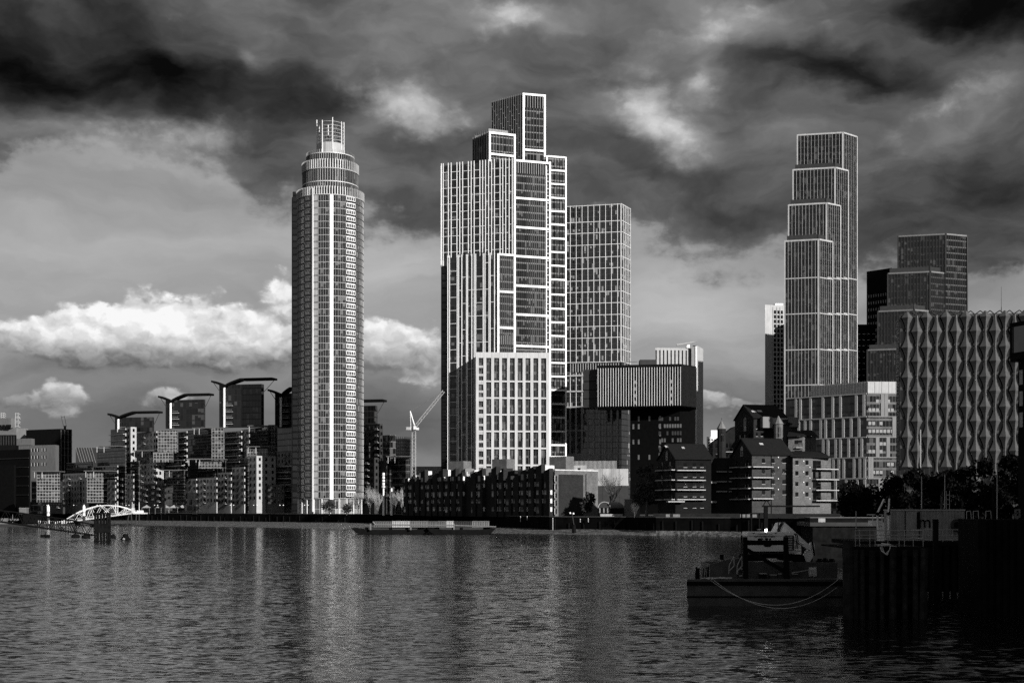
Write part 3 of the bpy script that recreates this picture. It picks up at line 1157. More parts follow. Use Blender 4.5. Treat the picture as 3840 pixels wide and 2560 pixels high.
def leafq(mb, p, s, rng):
    a = Vector((rng.gauss(0, 1), rng.gauss(0, 1), rng.gauss(0, 1))).normalized()
    b = a.cross(Vector((rng.gauss(0, 1), rng.gauss(0, 1), rng.gauss(0, 1)))).normalized()
    k = s * rng.uniform(0.6, 1.3)
    mb.face([p - a * k, p + b * k * 0.55, p + a * k, p - b * k * 0.55])


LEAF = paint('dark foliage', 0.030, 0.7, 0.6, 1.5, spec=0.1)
framed_tower()
ladder_frame()


# ================================================================== slab tower of fine white grid, with podium
def grid_tower():
    t = thing('grid_tower', 'flat topped residential tower with a fine white grid, right of the tallest tower', 'skyscraper', (X(2240, 660), 660, GZ))
    gl = glazing('grid tower glass', 0.98, 2.9, base=0.005, blind=0.16, blind_v=0.22, mull=0.16, mull_v=0.01, span=0.12, span_v=0.01)
    L, C_, R_ = (2118, 658), (2331, 652), (2363, 663)
    zt = Z(763, 652)
    mb = MB()
    mb.prism(back_poly([L, C_, R_], 22), GZ, zt - 0.3, roof_slot=1)
    mb.build('glass_block', [gl, ROOF], t)
    f, g = Face(XY(*L), XY(*C_)), Face(XY(*C_), XY(*R_))
    rows = [765.5, 827, 869, 914, 961, 1003, 1048, 1091, 1134, 1178, 1221, 1264, 1310, 1355]
    zm, zlo = Z(1357, 652), Z(1522, 652)
    cols = [2139, 2161, 2183, 2205, 2227, 2249, 2271, 2293, 2316]
    for px in cols:
        s = f.s(px)
        f.piece('fin', OFFW, t, s - 0.14, s + 0.14, zm, zt, 0, 0.3)
        f.piece('fin', OFFW, t, s - 0.14, s + 0.14, zlo, Z(1392, 652), 0, 0.4)
        f.piece('pier', LGREY, t, s - 0.45, s + 0.45, GZ, zlo, 0, 0.8)
    f.piece('corner_post', OFFW, t, f.L - 0.5, f.L, zm, zt, 0, 0.42)
    for r in rows:
        z = Z(r, 652)
        f.piece('floor_band', OFFW, t, 0, f.L + 0.36, z - 0.15, z + 0.15, 0.0, 0.26)
        g.piece('floor_band', OFFW, t, 0.0, g.L + 0.3, z - 0.14, z + 0.14, 0.0, 0.26)
    for s in lin(0, g.L, 6)[1:]:
        g.piece('fin', OFFW, t, s - 0.12, s + 0.12, zm, zt, 0, 0.3)
    for r in (1405, 1464, 1523, 1612, 1701):
        z = Z(r, 652)
        f.piece('floor_band', LGREY, t, 0, f.L, z - 0.35, z + 0.35, 0.0, 0.74)
    f.piece('plant_storey', BLACK, t, 0, f.L, Z(1391, 652), zm - 0.3, 0.0, 0.06)
    fins_at(f, LGREY, t, 'plant_louvre', lin(f.s(2140), f.s(2320), 20), Z(1391, 652), zm - 0.3, 0.35, 0.2, 0.06)
    f.piece('blank_wall', PALE, t, 0.2, f.s(2249), Z(1728, 652), Z(1702, 652) - 0.36, 0.01, 1.2)
    return t


grid_tower()


# ================================================================== dark box hotel with thin white fins
def fin_box():
    t = thing('finned_block', 'low dark box building with thin white vertical fins on its overhanging upper floors', 'building', (X(2420, 600), 600, GZ))
    gl = glazing('hotel glass', 3.5, 3.4, base=0.006, blind=0.14, blind_v=0.20, mull=0.2, mull_v=0.01, tilt=0.02, ior=1.45)
    L, C_, R_ = (2240, 603), (2553, 596), (2611, 607)
    zb, zt = Z(1521, 597), Z(1364, 596)
    mb = MB()
    mb.prism(back_poly([L, C_, R_], 18), zb, zt, roof_slot=1, bottom=True)
    mb.build('upper_floors', [BLACK, ROOF], t)
    f, g = Face(XY(*L), XY(*C_)), Face(XY(*C_), XY(*R_))
    ss = lin(f.s(2243), f.s(2552), 33)
    fins_at(f, OFFW, t, 'fin', ss, zb + 0.1, zt - 1.3, 0.24, 0.35)
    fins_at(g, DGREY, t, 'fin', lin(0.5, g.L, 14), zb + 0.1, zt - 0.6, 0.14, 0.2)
    for k in range(4):
        z = zb + 1.0 + 3.1 * k
        for s in (ss[14] + 0.3, ss[28] + 0.3):
            f.piece('window', PALE, t, s, s + 0.8, z, z + 1.5, 0.01, 0.05)
    mb = MB()
    mb.prism(back_poly([(2187, 608), (2239, 606)], 12), zb, Z(1385, 607), roof_slot=1, bottom=True)
    mb.build('side_wing', [DGREY, ROOF], t)
    fw = Face(XY(2187, 608), XY(2239, 606))
    for k in range(3):
        fw.piece('floor_band', BLACK, t, 0, fw.L, zb + 4 * k + 4, zb + 4 * k + 4.3, 0, 0.1)
    mb = MB()
    mb.prism(back_poly([(2363, 610), (2550, 605), (2607, 613)], 10), GZ, zb, roof_slot=1)
    mb.build('base', [paint('hotel base', 0.003, 0.8, 0.3, 0.8, spec=0.02), ROOF], t)
    fb = Face(XY(2363, 610), XY(2550, 605))
    wd = Many('window', glazing('hotel windows', 1.7, 3.0, base=0.05, blind=0.4, blind_v=0.28), t)
    rng = random.Random(5)
    for k in range(7):
        for c in range(9):
            if rng.random() < 0.75:
                s = fb.s(2470) + c * 1.22
                z = zb - 6.2 - k * 3.3
                wd.add(lambda mb: fb.box(mb, s, s + 0.85, z, z + 1.7, 0.01, 0.06))
    for k in range(6):
        for c in (0, 1, 3, 5):
            s = fb.s(2372) + c * 2.5
            z = zb - 6.2 - k * 3.6
            if rng.random() < 0.6:
                wd.add(lambda mb: fb.box(mb, s, s + 0.8, z, z + 2.2, 0.01, 0.06))
    wd.done()
    mb = MB()
    yp = 612
    mb.box(X(2400, yp), X(2463, yp), yp, yp + 6, zt, Z(1348, yp))
    mb.build('roof_plant', DGREY, t)
    mb = MB()
    mb.path([PT(2245, 1363, 604), PT(2390, 1356, 604)], 0.1)
    mb.build('roof_rail', DGREY, t)


fin_box()


def slot_tower():
    """grey tower behind the finned block"""
    t = thing('slot_tower', 'plain grey tower with narrow dark slots and a cleaning crane on its roof', 'tower block', (X(2540, 805), 805, GZ))
    zt = Z(1302, 800)
    pts = [(2457, 802), (2586, 804), (2613, 806)]
    mb = MB()
    mb.prism(back_poly(pts, 20), GZ, zt, roof_slot=1)
    mb.build('wall', [LGREY, ROOF], t)
    f = Face(XY(2457, 802), XY(2586, 804))
    for k in range(9):
        s = f.s(2460 + 14.1 * k)
        f.piece('slot_window', BLACK, t, s - 0.3, s + 0.5, GZ, Z(1312, 802), 0.01, 0.05)
    mb = MB()
    mb.prism(back_poly([(2586.5, 803), (2612, 804.5)], 6), GZ, Z(1296, 800), roof_slot=1)
    mb.build('corner_panel', [GREY, ROOF], t)
    f = Face(XY(2586, 802.7), XY(2612, 804.3))
    f.piece('slot_window', BLACK, t, 0.3, 1.2, Z(1500, 800), Z(1304, 800), 0.05, 0.1)
    f.piece('edge_post', WHITE, t, f.L - 0.9, f.L, GZ, Z(1295, 800), 0.1, 0.5)
    mb = MB()
    a, b = XY(2613, 804.6), XY(2637, 816)
    mb.prism([a, b, b + Vector((0, 8)), a + Vector((0, 18))], GZ, [Z(1293, 802), Z(1305, 812), Z(1305, 820), Z(1293, 820)], roof_slot=1)
    mb.build('side_wall', [LGREY, ROOF], t)
    cr = thing('roof_crane', 'small window cleaning crane lying on the roof of the grey slot tower', 'crane', PT(2560, 1296, 803))
    mb = MB()
    mb.path([PT(2537, 1294, 803), PT(2578, 1288, 803), PT(2600, 1283, 803)], 0.7, 6)
    mb.path([PT(2600, 1283, 803), PT(2613, 1279, 803)], 0.35, 6)
    mb.build('jib', LGREY, cr)
    mb = MB()
    mb.box(X(2574, 804), X(2586, 804), 803, 806, zt, Z(1286, 804))
    mb.build('base', WHITE, cr)


slot_tower()


def white_flats():
    y = 870
    t = thing('white_flats', 'small distant white block of flats seen between the grey tower and the brick gables', 'building', (X(2670, y), y, GZ))
    mb = MB()
    mb.prism(back_poly([(2650, y), (2700, y)], 12), GZ, Z(1637, y), roof_slot=1)
    mb.build('wall', [WHITE, ROOF], t)
    mb = MB()
    mb.prism(back_poly([(2666, y + 1), (2690, y + 1)], 8), Z(1637, y), Z(1612, y), roof_slot=1)
    mb.build('lift_tower', [WHITE, ROOF], t)
    f = Face(XY(2650, y), XY(2700, y))
    for r in range(6):
        for c in range(4):
            z = Z(1648 + 10.6 * r, y)
            f.piece('window', BLACK, t, 0.9 + c * 2.1, 2.2 + c * 2.1, z - 0.5, z + 0.4, 0.01, 0.06)


white_flats()


# ================================================================== stepped towers on the right
def stepped_tower(name, label, loc, tiers, glass, pitch, band_rows, finm, backd, bandm, railm, fw=0.28):
    """tiers: (left px, corner px, right px, corner depth, left and right set-back in depth, top row, bottom row); the lowest tier is the nearest"""
    t = thing(name, label, 'skyscraper', loc)
    for i, (l, c, r, y, dl, dr, top, bot, rail) in enumerate(tiers):
        Lp, Cp, Rp = (l, y + dl), (c, y), (r, y + dr)
        zt, z0 = Z(top, y), GZ
        zv = Z(bot, y) if bot else GZ
        mb = MB()
        mb.prism(back_poly([Lp, Cp, Rp], backd), z0, zt - 0.25, roof_slot=1)
        mb.build('glass_tier', [glass, ROOF], t)
        f, g = Face(XY(*Lp), XY(*Cp)), Face(XY(*Cp), XY(*Rp))
        n = max(3, int(round(f.L / pitch)) + 1)
        fins_at(f, finm, t, 'fin', lin(0, f.L, n)[1:-1], zv, zt, fw, 0.25)
        n = max(3, int(round(g.L / (pitch * 0.9))) + 1)
        fins_at(g, finm, t, 'fin', lin(0, g.L, n)[1:-1], GZ, zt, fw * 0.8, 0.12)
        f.piece('corner_post', finm, t, -0.3, 0.35, zv, zt, 0, 0.45)
        f.piece('corner_post', finm, t, f.L - 0.5, f.L + 0.35, zv if i else GZ, zt, 0, 0.45)
        g.piece('corner_post', finm, t, g.L - 0.35, g.L + 0.3, GZ, zt, 0, 0.45)
        for r_ in [None] + list(band_rows):
            z = zt - 0.28 if r_ is None else Z(r_, y)
            if z > zt - 0.2:
                continue
            h = 0.8 if r_ is None else 0.5
            if z > zv:
                f.piece('floor_band', bandm, t, 0.35, f.L - 0.5, z - h / 2, z + h / 2, 0, 0.36)
            g.piece('floor_band', bandm, t, 0.36, g.L - 0.35, z - h / 2, z + h / 2, 0, 0.36)
        if rail:                                   # glass balustrade round the terrace on this roof
            mb = MB()
            f.box(mb, 1.0, f.L - 0.8, zt, zt + 2.6, -1.1, -1.0)
            g.box(mb, 0.9, g.L - 1.2, zt, zt + 2.6, -1.1, -1.0)
            mb.build('balustrade', railm, t)
    return t


GRAIL = paint('smoked glass rail', 0.03, 0.12, 0.3, 0.8)
gk = glazing('stepped tower glass', 1.45, 3.3, base=0.006, blind=0.18, blind_v=0.04, span=0.18, span_v=0.006, ior=1.5, tilt=0.03)
kt = stepped_tower('stepped_tower', 'slender stepped skyscraper of four setbacks with close white vertical fins', (X(3080, 665), 665, GZ), [
    (2943, 3070, 3121, 650, 4.6, 6.0, 896, None, True),
    (2957, 3100, 3150, 654, 4.6, 6.0, 760, 905, True),
    (2974, 3132, 3179, 658, 4.6, 6.0, 627, 768, True),
    (2990, 3161, 3212, 662, 4.6, 7.5, 496, 640, False)], gk, 1.72, [1040, 1174, 1309, 1442], PALE, 20, PALE, GRAIL, 0.15)
gm = glazing('right tower glass', 1.5, 3.4, base=0.006, blind=0.2, blind_v=0.04, span=0.2, span_v=0.006, ior=1.5, tilt=0.03)
stepped_tower('terraced_tower', 'broad dark tower stepping down to the left with grey fins, behind the sail clad building', (X(3450, 700), 700, GZ), [
    (3252, 3384, 3440, 680, 5.7, 6.8, 1306, None, True),
    (3292, 3428, 3510, 684, 5.7, 6.8, 1160, 1310, True),
    (3329, 3489, 3566, 688, 5.7, 6.8, 1017, 1168, True),
    (3367, 3547, 3626, 692, 6.2, 5.1, 876, 1028, False)], gm, 1.65, [], DGREY, 20, GREY, GRAIL, 0.24)


def plain_tower(name, label, pts, y, dl, dr, top, wallm, rows, cols, wm_, ww, wh, bot, depth=16, z0row=None):
    t = thing(name, label, 'tower block', (X(pts[1], y), y, GZ))
    P = [(pts[0], y + dl), (pts[1], y)] + ([(pts[2], y + dr)] if len(pts) > 2 else [])
    mb = MB()
    mb.prism(back_poly(P, depth), GZ, Z(top, y), roof_slot=1)
    mb.build('wall', [wallm, ROOF], t)
    f = Face(XY(*P[0]), XY(*P[1]))
    w = Many('window', wm_, t)
    for r in rows:
        z = Z(r, y)
        for c in cols:
            s = f.s(c)
            w.add(lambda mb: f.box(mb, s - ww / 2, s + ww / 2, z - wh / 2, z + wh / 2, 0.01, 0.07))
    w.done()
    return t, f


DIMW = paint('dim window', 0.20, 0.3, 0.5, 3.0)
plain_tower('dark_tower', 'very dark tower with rows of small pale windows behind the terraced tower', (3250, 3345), 735, 12, 0, 1004, BLACK,
            [1100 + 26 * k for k in range(11)], [3258 + 9.1 * k for k in range(9)], DIMW, 0.5, 1.6, 1250)
plain_tower('dash_windowed_tower', 'low dark tower with white dashes for sills between the stepped and terraced towers', (3205, 3284), 706, 0, 0, 1216, BLACK,
            [1252 + 22 * k for k in range(9)], [3221, 3239, 3257, 3276], WHITE, 1.25, 0.34, 1430)
tside, fside = plain_tower('side_tower', 'grey tower with a grid of dark windows on the left behind the stepped skyscraper', (2869, 2960), 800, -4, 0, 1146, LGREY,
                           [1172 + 17.5 * k for k in range(22)], [2906, 2919, 2932], BLACK, 1.4, 2.1, 1520)
for c in (2899, 2912.5, 2925.5):
    fside.piece('fin', PALE, tside, fside.s(c) - 0.2, fside.s(c) + 0.2, GZ, Z(1150, 797), 0, 0.3)
mb = MB()
mb.box(X(2905, 802), X(2936, 802), 801, 806, Z(1147, 800), Z(1138, 802))
mb.build('roof_plant', WHITE, tside)


# ================================================================== office with staggered pale piers
def pier_office():
    t = thing('pier_office', 'pale office block with staggered piers and a metal roof storey, left of the sails', 'office', (X(3200, 550), 550, GZ))
    L, C_, R_ = (2950, 566), (3250, 540), (3385, 542)
    zt = Z(1474, 540)
    gl = glazing('office glass', 1.4, 3.4, base=0.010, blind=0.2, blind_v=0.05, mull=0.12, mull_v=0.015, span=0.28, span_v=0.015, ior=1.5)
    mb = MB()
    mb.prism(back_poly([L, C_, R_], 18), GZ, zt - 0.2, roof_slot=1)
    mb.build('glass_block', [gl, ROOF], t)
    f, g = Face(XY(*L), XY(*C_)), Face(XY(*C_), XY(*R_))
    rows = [1475, 1561, 1638, 1714, 1793, 1870]
    zs = [Z(r, 540) for r in rows]
    for i, z in enumerate(zs):
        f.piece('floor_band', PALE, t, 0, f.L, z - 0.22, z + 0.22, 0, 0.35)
        g.piece('floor_band', GREY, t, 0.35, g.L, z - 0.22, z + 0.22, 0, 0.35)  # greyer bands on the right face, toned for its shade
    zo = [[285, 318, 392, 483, 555, 612, 728, 784], [306, 352, 393, 467, 503, 559, 633, 690, 748], [485, 520, 577, 612, 672, 730, 768],
          [560, 600, 636, 712, 755, 790], [575, 655, 695, 735, 790]]
    pr, pg = Many('pier', PALE, t), Many('shade_pier', GREY, t)  # right face piers greyer, their shade put into the colour
    for i, cols in enumerate(zo):
        for v in cols:
            s = f.s(2840 + v * .51)
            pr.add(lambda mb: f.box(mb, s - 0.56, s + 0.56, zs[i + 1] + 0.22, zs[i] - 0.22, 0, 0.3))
    for i in range(5):
        for px in ((3309, 3323), (3352, 3358), (3290, 3330), (3262, 3268), (3300, 3312))[i:i + 1][0]:
            s = g.s(px)
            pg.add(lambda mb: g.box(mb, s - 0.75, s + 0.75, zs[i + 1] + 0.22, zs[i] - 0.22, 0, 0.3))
    pr.done()
    w = Many('window', DIMW, t)
    rng = random.Random(8)
    for i in range(4):
        for k in range(7):
            for h in (0.3, 0.68):
                if rng.random() < 0.55:
                    s = g.s(3262 + 14 * k)
                    z = zs[i + 1] + (zs[i] - zs[i + 1]) * h
                    w.add(lambda mb: g.box(mb, s - 0.62, s + 0.62, z - 0.75, z + 0.6, 0.01, 0.06))
    w.done()
    ty = 446
    mb = MB()
    mb.prism(back_poly([(3041, 572), (3252, 552), (3385, 553)], 8), zt - 0.2, Z(1430, 552), roof_slot=1)
    mb.build('roof_storey', [LGREY, ROOF], t)
    fr = Face(XY(3041, 572), XY(3252, 552))
    fins_at(fr, GREY, t, 'seam', lin(0.2, fr.L, 22), zt, Z(1431, 552), 0.10, 0.12)
    fq = Face(XY(3252, 552), XY(3385, 553))
    fq.piece('plant_screen', LGREY, t, 0.2, fq.L, zt + 0.1, Z(1431, 552), 0.01, 0.12)
    fins_at(fq, GREY, t, 'seam', lin(0.2, fq.L, 6), zt + 0.1, Z(1431, 552), 0.08, 0.1, 0.12)


pier_office()


# ================================================================== sail clad building
def sail_building():
    y = 384.0
    t = thing('sail_building', 'cube building clad in rows of pointed translucent sails on its river front', 'office', (X(3640, y), y, GZ))
    L, C_ = (3374, y), (4000, y - 5)
    zt = Z(1184, y)
    gl = glazing('sail building glass', 1.4, 4.3, base=0.005, blind=0.12, blind_v=0.02, mull=0.1, mull_v=0.008, span=0.2, span_v=0.008, ior=1.5)
    mb = MB()
    mb.prism(back_poly([L, C_], 24), GZ, zt, roof_slot=1)
    mb.build('glass_block', [gl, ROOF], t)
    f = Face(XY(*L), XY(*C_))
    sail = MT('sail fabric')
    n = sail.noise(0.5, 5, 0.6)
    sail.grey(sail.b.inputs['Base Color'], sail.mapr(n, .3, .7, 0.055, 0.095))
    sail.b.inputs['Roughness'].default_value = 0.32
    ms = sail.m
    k = y / FPX
    pieces = Many('sail', ms, t)
    struts = Many('strut', DGREY, t)
    pitch, hgt = 36.55, 112.0

    def strip(mb, px, y0, y1, t0, t1, apex=False):
        N = 10
        prev = None
        for i in range(N + 1):
            q = i / N
            tt = t0 + (t1 - t0) * q
            w = (4.2 + 16.5 * abs(2 * tt - 1) ** 2.0)
            if apex:
                w = 3 + 17.7 * q ** 0.9
            yy = y0 + (y1 - y0) * q
            s, z, hw = f.s(px), Z(yy, y - 1.5), w * k
            row = (f.p(s - hw, 0.7, z), f.p(s, 0.75 + hw * 0.68, z), f.p(s + hw, 0.7, z))
            if prev:
                mb.face([row[0], row[1], prev[1], prev[0]])
                mb.face([row[1], row[2], prev[2], prev[1]])
            else:
                mb.face([row[0], row[2], row[1]]) if False else None
            prev = row
    for j in range(14):
        px = 3400 + pitch * j
        if j % 2 == 0:
            pieces.add(lambda mb: strip(mb, px, 1168, 1190, 0, 1, True))
            ws = [1190 + hgt * i for i in range(6)]
        else:
            pieces.add(lambda mb: strip(mb, px, 1182, 1243, 0.5, 1.0))
            ws = [1243 + hgt * i for i in range(6)]
        for a, b in zip(ws[:-1], ws[1:]):
            pieces.add(lambda mb: strip(mb, px, a, b, 0, 1))
        s = f.s(px)
        for a in ws[:5]:
            z = Z(a + hgt / 2, y)
            struts.add(lambda mb: mb.tube(f.p(s, 0, z), f.p(s, 0.9, z), 0.10, 0.10, 5))
    pieces.done()
    for j in range(13):
        s = f.s(3420 + pitch * j)
        struts.add(lambda mb: (mb.tube(f.p(s - 1.6, -0.6, zt), f.p(s, 0.3, zt + 1.1), 0.16, 0.16, 5), mb.tube(f.p(s + 1.0, 0.4, zt + 0.2), f.p(s, 0.3, zt + 1.1), 0.16, 0.16, 5)))
    struts.done()
    mb = MB()
    mb.tube(f.p(0, 0.2, zt + 0.15), f.p(f.L, 0.2, zt + 0.15), 0.12, 0.12, 5)
    mb.build('edge_rail', DGREY, t)
    # open lattice edge screen at the left corner
    mb = MB()
    a = XY(3361, y + 3)
    rng = random.Random(2)
    for q in range(3):
        mb.box(a.x + q * 0.45, a.x + q * 0.45 + 0.2, y + 0.5, y + 3, GZ, zt - 1.0)
    zz = GZ
    while zz < zt - 1:
        mb.box(a.x, a.x + 1.05, y + 0.6, y + 2.9, zz, zz + 0.15)
        zz += rng.uniform(0.8, 1.6)
    mb.build('edge_screen', GREY, t)
    rm = thing('roof_mast', 'thin aerial standing on the roof of the sail clad building', 'aerial', PT(3755, 1172, y + 8))
    mb = MB()
    mb.tube(PT(3755, 1172, y + 8), PT(3755, 1075, y + 8), 0.08, 0.04, 5)
    mb.build('pole', DGREY, rm)
    mb = MB()
    mb.tube(PT(3755, 1172, y + 8), PT(3755, 1150, y + 8), 0.14, 0.10, 6)
    mb.build('socket', DGREY, rm)


sail_building()


def dark_annex():
    y = 262.0
    t = thing('dark_annex', 'nearly black boxy building with one framed window at the right photo edge', 'building', (X(3900, y), y, GZ))
    zt = Z(1212, y)
    mb = MB()
    mb.prism(back_poly([(3787, y), (3905, y - 8)], 9), Z(1340, y), zt, roof_slot=1, bottom=True)
    mb.build('upper_box', [BLACK, ROOF], t)
    mb = MB()
    mb.prism(back_poly([(3818, y + 2), (3900, y - 5)], 7), GZ, Z(1340, y), roof_slot=1)
    mb.build('lower_wall', [BLACK, ROOF], t)
    f = Face(XY(3787, y), XY(3905, y - 8))
    f.piece('window', GLASSD, t, 1.0, 4.2, Z(1325, y), Z(1229, y), 0.01, 0.05)
    for a in (0.8, 4.2):
        f.piece('window_frame', DGREY, t, a, a + 0.2, Z(1325, y), Z(1229, y), 0.01, 0.2)
    fl = Face(XY(3818, y + 2), XY(3900, y - 5))
    for r in range(3):
        fl.piece('window', DIMW, t, 0.5, 1.6, Z(1440 + 80 * r, y), Z(1385 + 80 * r, y), 0.01, 0.06)


dark_annex()


# ================================================================== water, ground, river walls
def water():
    a = MT('river water')
    a.grey(a.b.inputs['Base Color'], 0.005)
    a.b.inputs['IOR'].default_value = 1.33
    a.b.inputs['Specular IOR Level'].default_value = 0.36
    pos = a.n('ShaderNodeNewGeometry').outputs['Position']
    # rough and smooth lanes left by the current
    lane = a.noise(0.010, 4, 0.6, vec=pos, stretch=(0.35, 1.0, 1))
    calm = a.mapr(lane, 0.36, 0.64, 0.55, 1.25)
    # slopes of swell, chop and ripple, taken straight from noise so that they keep their steepness far away
    total = None
    for scale, detail, amp, st in ((0.20, 2, 0.10, (0.5, 1.0, 1)), (0.70, 3, 0.20, (0.45, 1.0, 1)), (2.2, 4, 0.66, (0.45, 1.0, 1))):
        vm = a.n('ShaderNodeVectorMath', operation='MULTIPLY')
        a.put(vm.inputs[0], pos)
        vm.inputs[1].default_value = st
        nz = a.n('ShaderNodeTexNoise')
        nz.inputs['Scale'].default_value = scale
        nz.inputs['Detail'].default_value = detail
        a.put(nz.inputs['Vector'], vm.outputs[0])
        sb = a.n('ShaderNodeVectorMath', operation='SUBTRACT')
        a.put(sb.inputs[0], nz.outputs['Color'])
        sb.inputs[1].default_value = (0.5, 0.5, 0.5)
        sc = a.n('ShaderNodeVectorMath', operation='MULTIPLY')
        a.put(sc.inputs[0], sb.outputs[0])
        sc.inputs[1].default_value = (amp * 0.7, amp, 0.0)
        if total is None:
            total = sc.outputs[0]
        else:
            ad = a.n('ShaderNodeVectorMath', operation='ADD')
            a.put(ad.inputs[0], total)
            a.put(ad.inputs[1], sc.outputs[0])
            total = ad.outputs[0]
    sl = a.n('ShaderNodeVectorMath', operation='SCALE')
    a.put(sl.inputs[0], total)
    a.put(sl.inputs['Scale'], calm)
    ad = a.n('ShaderNodeVectorMath', operation='ADD')
    a.put(ad.inputs[0], sl.outputs[0])
    ad.inputs[1].default_value = (0.0, 0.0, 1.0)
    nm = a.n('ShaderNodeVectorMath', operation='NORMALIZE')
    a.put(nm.inputs[0], ad.outputs[0])
    a.put(a.b.inputs['Normal'], nm.outputs[0])
    a.b.inputs['Roughness'].default_value = 0.11
    mb = MB()
    mb.face([(-9000, -600, 0), (9000, -600, 0), (9000, 15000, 0), (-9000, 15000, 0)])
    structure(mb.build('water', a.m))


water()

BANK = [(-1600, 900), (-700, 760), (0, 690), (300, 662), (560, 640), (1000, 588), (1110, 574), (1500, 540), (1860, 470), (2060, 428), (2350, 414), (2460, 398),
        (2740, 388), (3000, 372), (3200, 350), (3500, 300), (3720, 256), (3840, 240), (4600, 190), (5600, 140)]
bank = [XY(*p) for p in BANK]
g = paint('quay paving', 0.03, 0.9, 0.3, 0.2)
mb = MB()
far = [Vector((9000, 300)), Vector((9000, 15000)), Vector((-9000, 15000)), Vector((-9000, 900))]
mb.face([(p.x, p.y, GZ - 0.05) for p in bank + far])
structure(mb.build('ground', g))


def river_wall():
    wall = paint('river wall', 0.004, 0.9, 0.6, 0.35, streak=True, spec=0.02)
    t = thing('river_wall', 'long dark embankment wall along the far bank with a paler coping', 'river wall', (bank[9].x, bank[9].y, 0))
    mb = MB()
    for a, b in zip(bank[:-1], bank[1:]):
        f = Face(a, b)
        f.box(mb, 0, f.L, -1, GZ + 0.3, -0.8, 0.0)
    mb.build('wall', wall, t)
    mb = MB()
    for a, b in zip(bank[:-1], bank[1:]):
        f = Face(a, b)
        f.box(mb, 0, f.L, GZ + 0.304, GZ + 0.55, -0.9, 0.15)
    mb.build('coping', paint('coping stone', 0.05, 0.8, 0.3, 0.3), t)
    mb = MB()
    rng = random.Random(12)
    for a, b in zip(bank[3:-3], bank[4:-2]):
        f = Face(a, b)
        s = 2.0
        while s < f.L:
            f.box(mb, s, s + 0.35, -0.5, GZ - rng.uniform(0.2, 1.8), 0.0, 0.3)
            s += rng.uniform(3, 6)
    mb.build('fender_piles', BLACKW, t)['kind'] = 'stuff'


river_wall()


def foreshore(name, pts, hgt, m):
    """a strip of beach: points (px, row of its wet edge), the bank side follows the wall"""
    mb = MB()
    rng = random.Random(3)
    prev = None
    for (px, py, yb) in pts:
        yw = CAMZ * FPX / (py - HORIZ)
        row = []
        for k in range(6):
            q = k / 5
            y = yw + (yb - yw) * q
            z = -0.15 + hgt * q ** 0.8 + rng.uniform(-0.05, 0.05)
            row.append(Vector((X(px, yw + (yb - yw) * q), y, z)))
        if prev:
            for k in range(5):
                mb.face([prev[k], row[k], row[k + 1], prev[k + 1]])
        prev = row
    structure(mb.build(name, m))


BEACH = MT('wet shingle')
n_ = BEACH.noise(0.8, 6, 0.7)
BEACH.grey(BEACH.b.inputs['Base Color'], BEACH.mapr(n_, .40, .62, 0.012, 0.16))
BEACH.b.inputs['Roughness'].default_value = 0.55
bp = BEACH.n('ShaderNodeBump')
bp.inputs['Distance'].default_value = 0.3
BEACH.put(bp.inputs['Height'], BEACH.noise(3.0, 5, 0.7))
BEACH.put(BEACH.b.inputs['Normal'], bp.outputs[0])
BEACH = BEACH.m
foreshore('foreshore', [(300, 1966, 660), (560, 1969, 638), (760, 1973, 614), (1000, 1977, 587), (1110, 1980, 573), (1250, 1984, 560), (1350, 1984, 552), (1450, 1976, 544), (1560, 1973, 530)], 1.9, BEACH)
foreshore('foreshore', [(1840, 1999, 472), (1960, 2000, 446), (2150, 2003, 423), (2350, 2005, 413), (2460, 2006, 397), (2600, 2008, 391), (2760, 2012, 386), (2900, 2016, 376)], 1.5, BEACH)


# ================================================================== riverside flats: stepped blocks under winged roofs
SGL = glazing('flats dark glass', 1.6, 3.0, base=0.012, blind=0.2, blind_v=0.06, mull=0.14, mull_v=0.03, span=0.16, span_v=0.02, ior=1.55, tilt=0.04)
SGR = glazing('flats white grid', 1.5, 1.5, base=0.02, blind=0.3, blind_v=0.10, mull=0.2, mull_v=0.36, ior=1.6, tilt=0.08)
HGL = glazing('roof tower glass', 1.6, 3.0, base=0.005, blind=0.18, blind_v=0.04, mull=0.14, mull_v=0.012, span=0.16, span_v=0.006, ior=1.5, tilt=0.03)
YAW = R(48)
FU, FV = Vector((math.cos(YAW), -math.sin(YAW))), Vector((math.sin(YAW), math.cos(YAW)))


def hit(px, P, d):
    """distance along d from P to the sight line through column px"""
    k = (px - 1920.0) / FPX
    return (P.x - k * P.y) / (k * d.y - d.x)


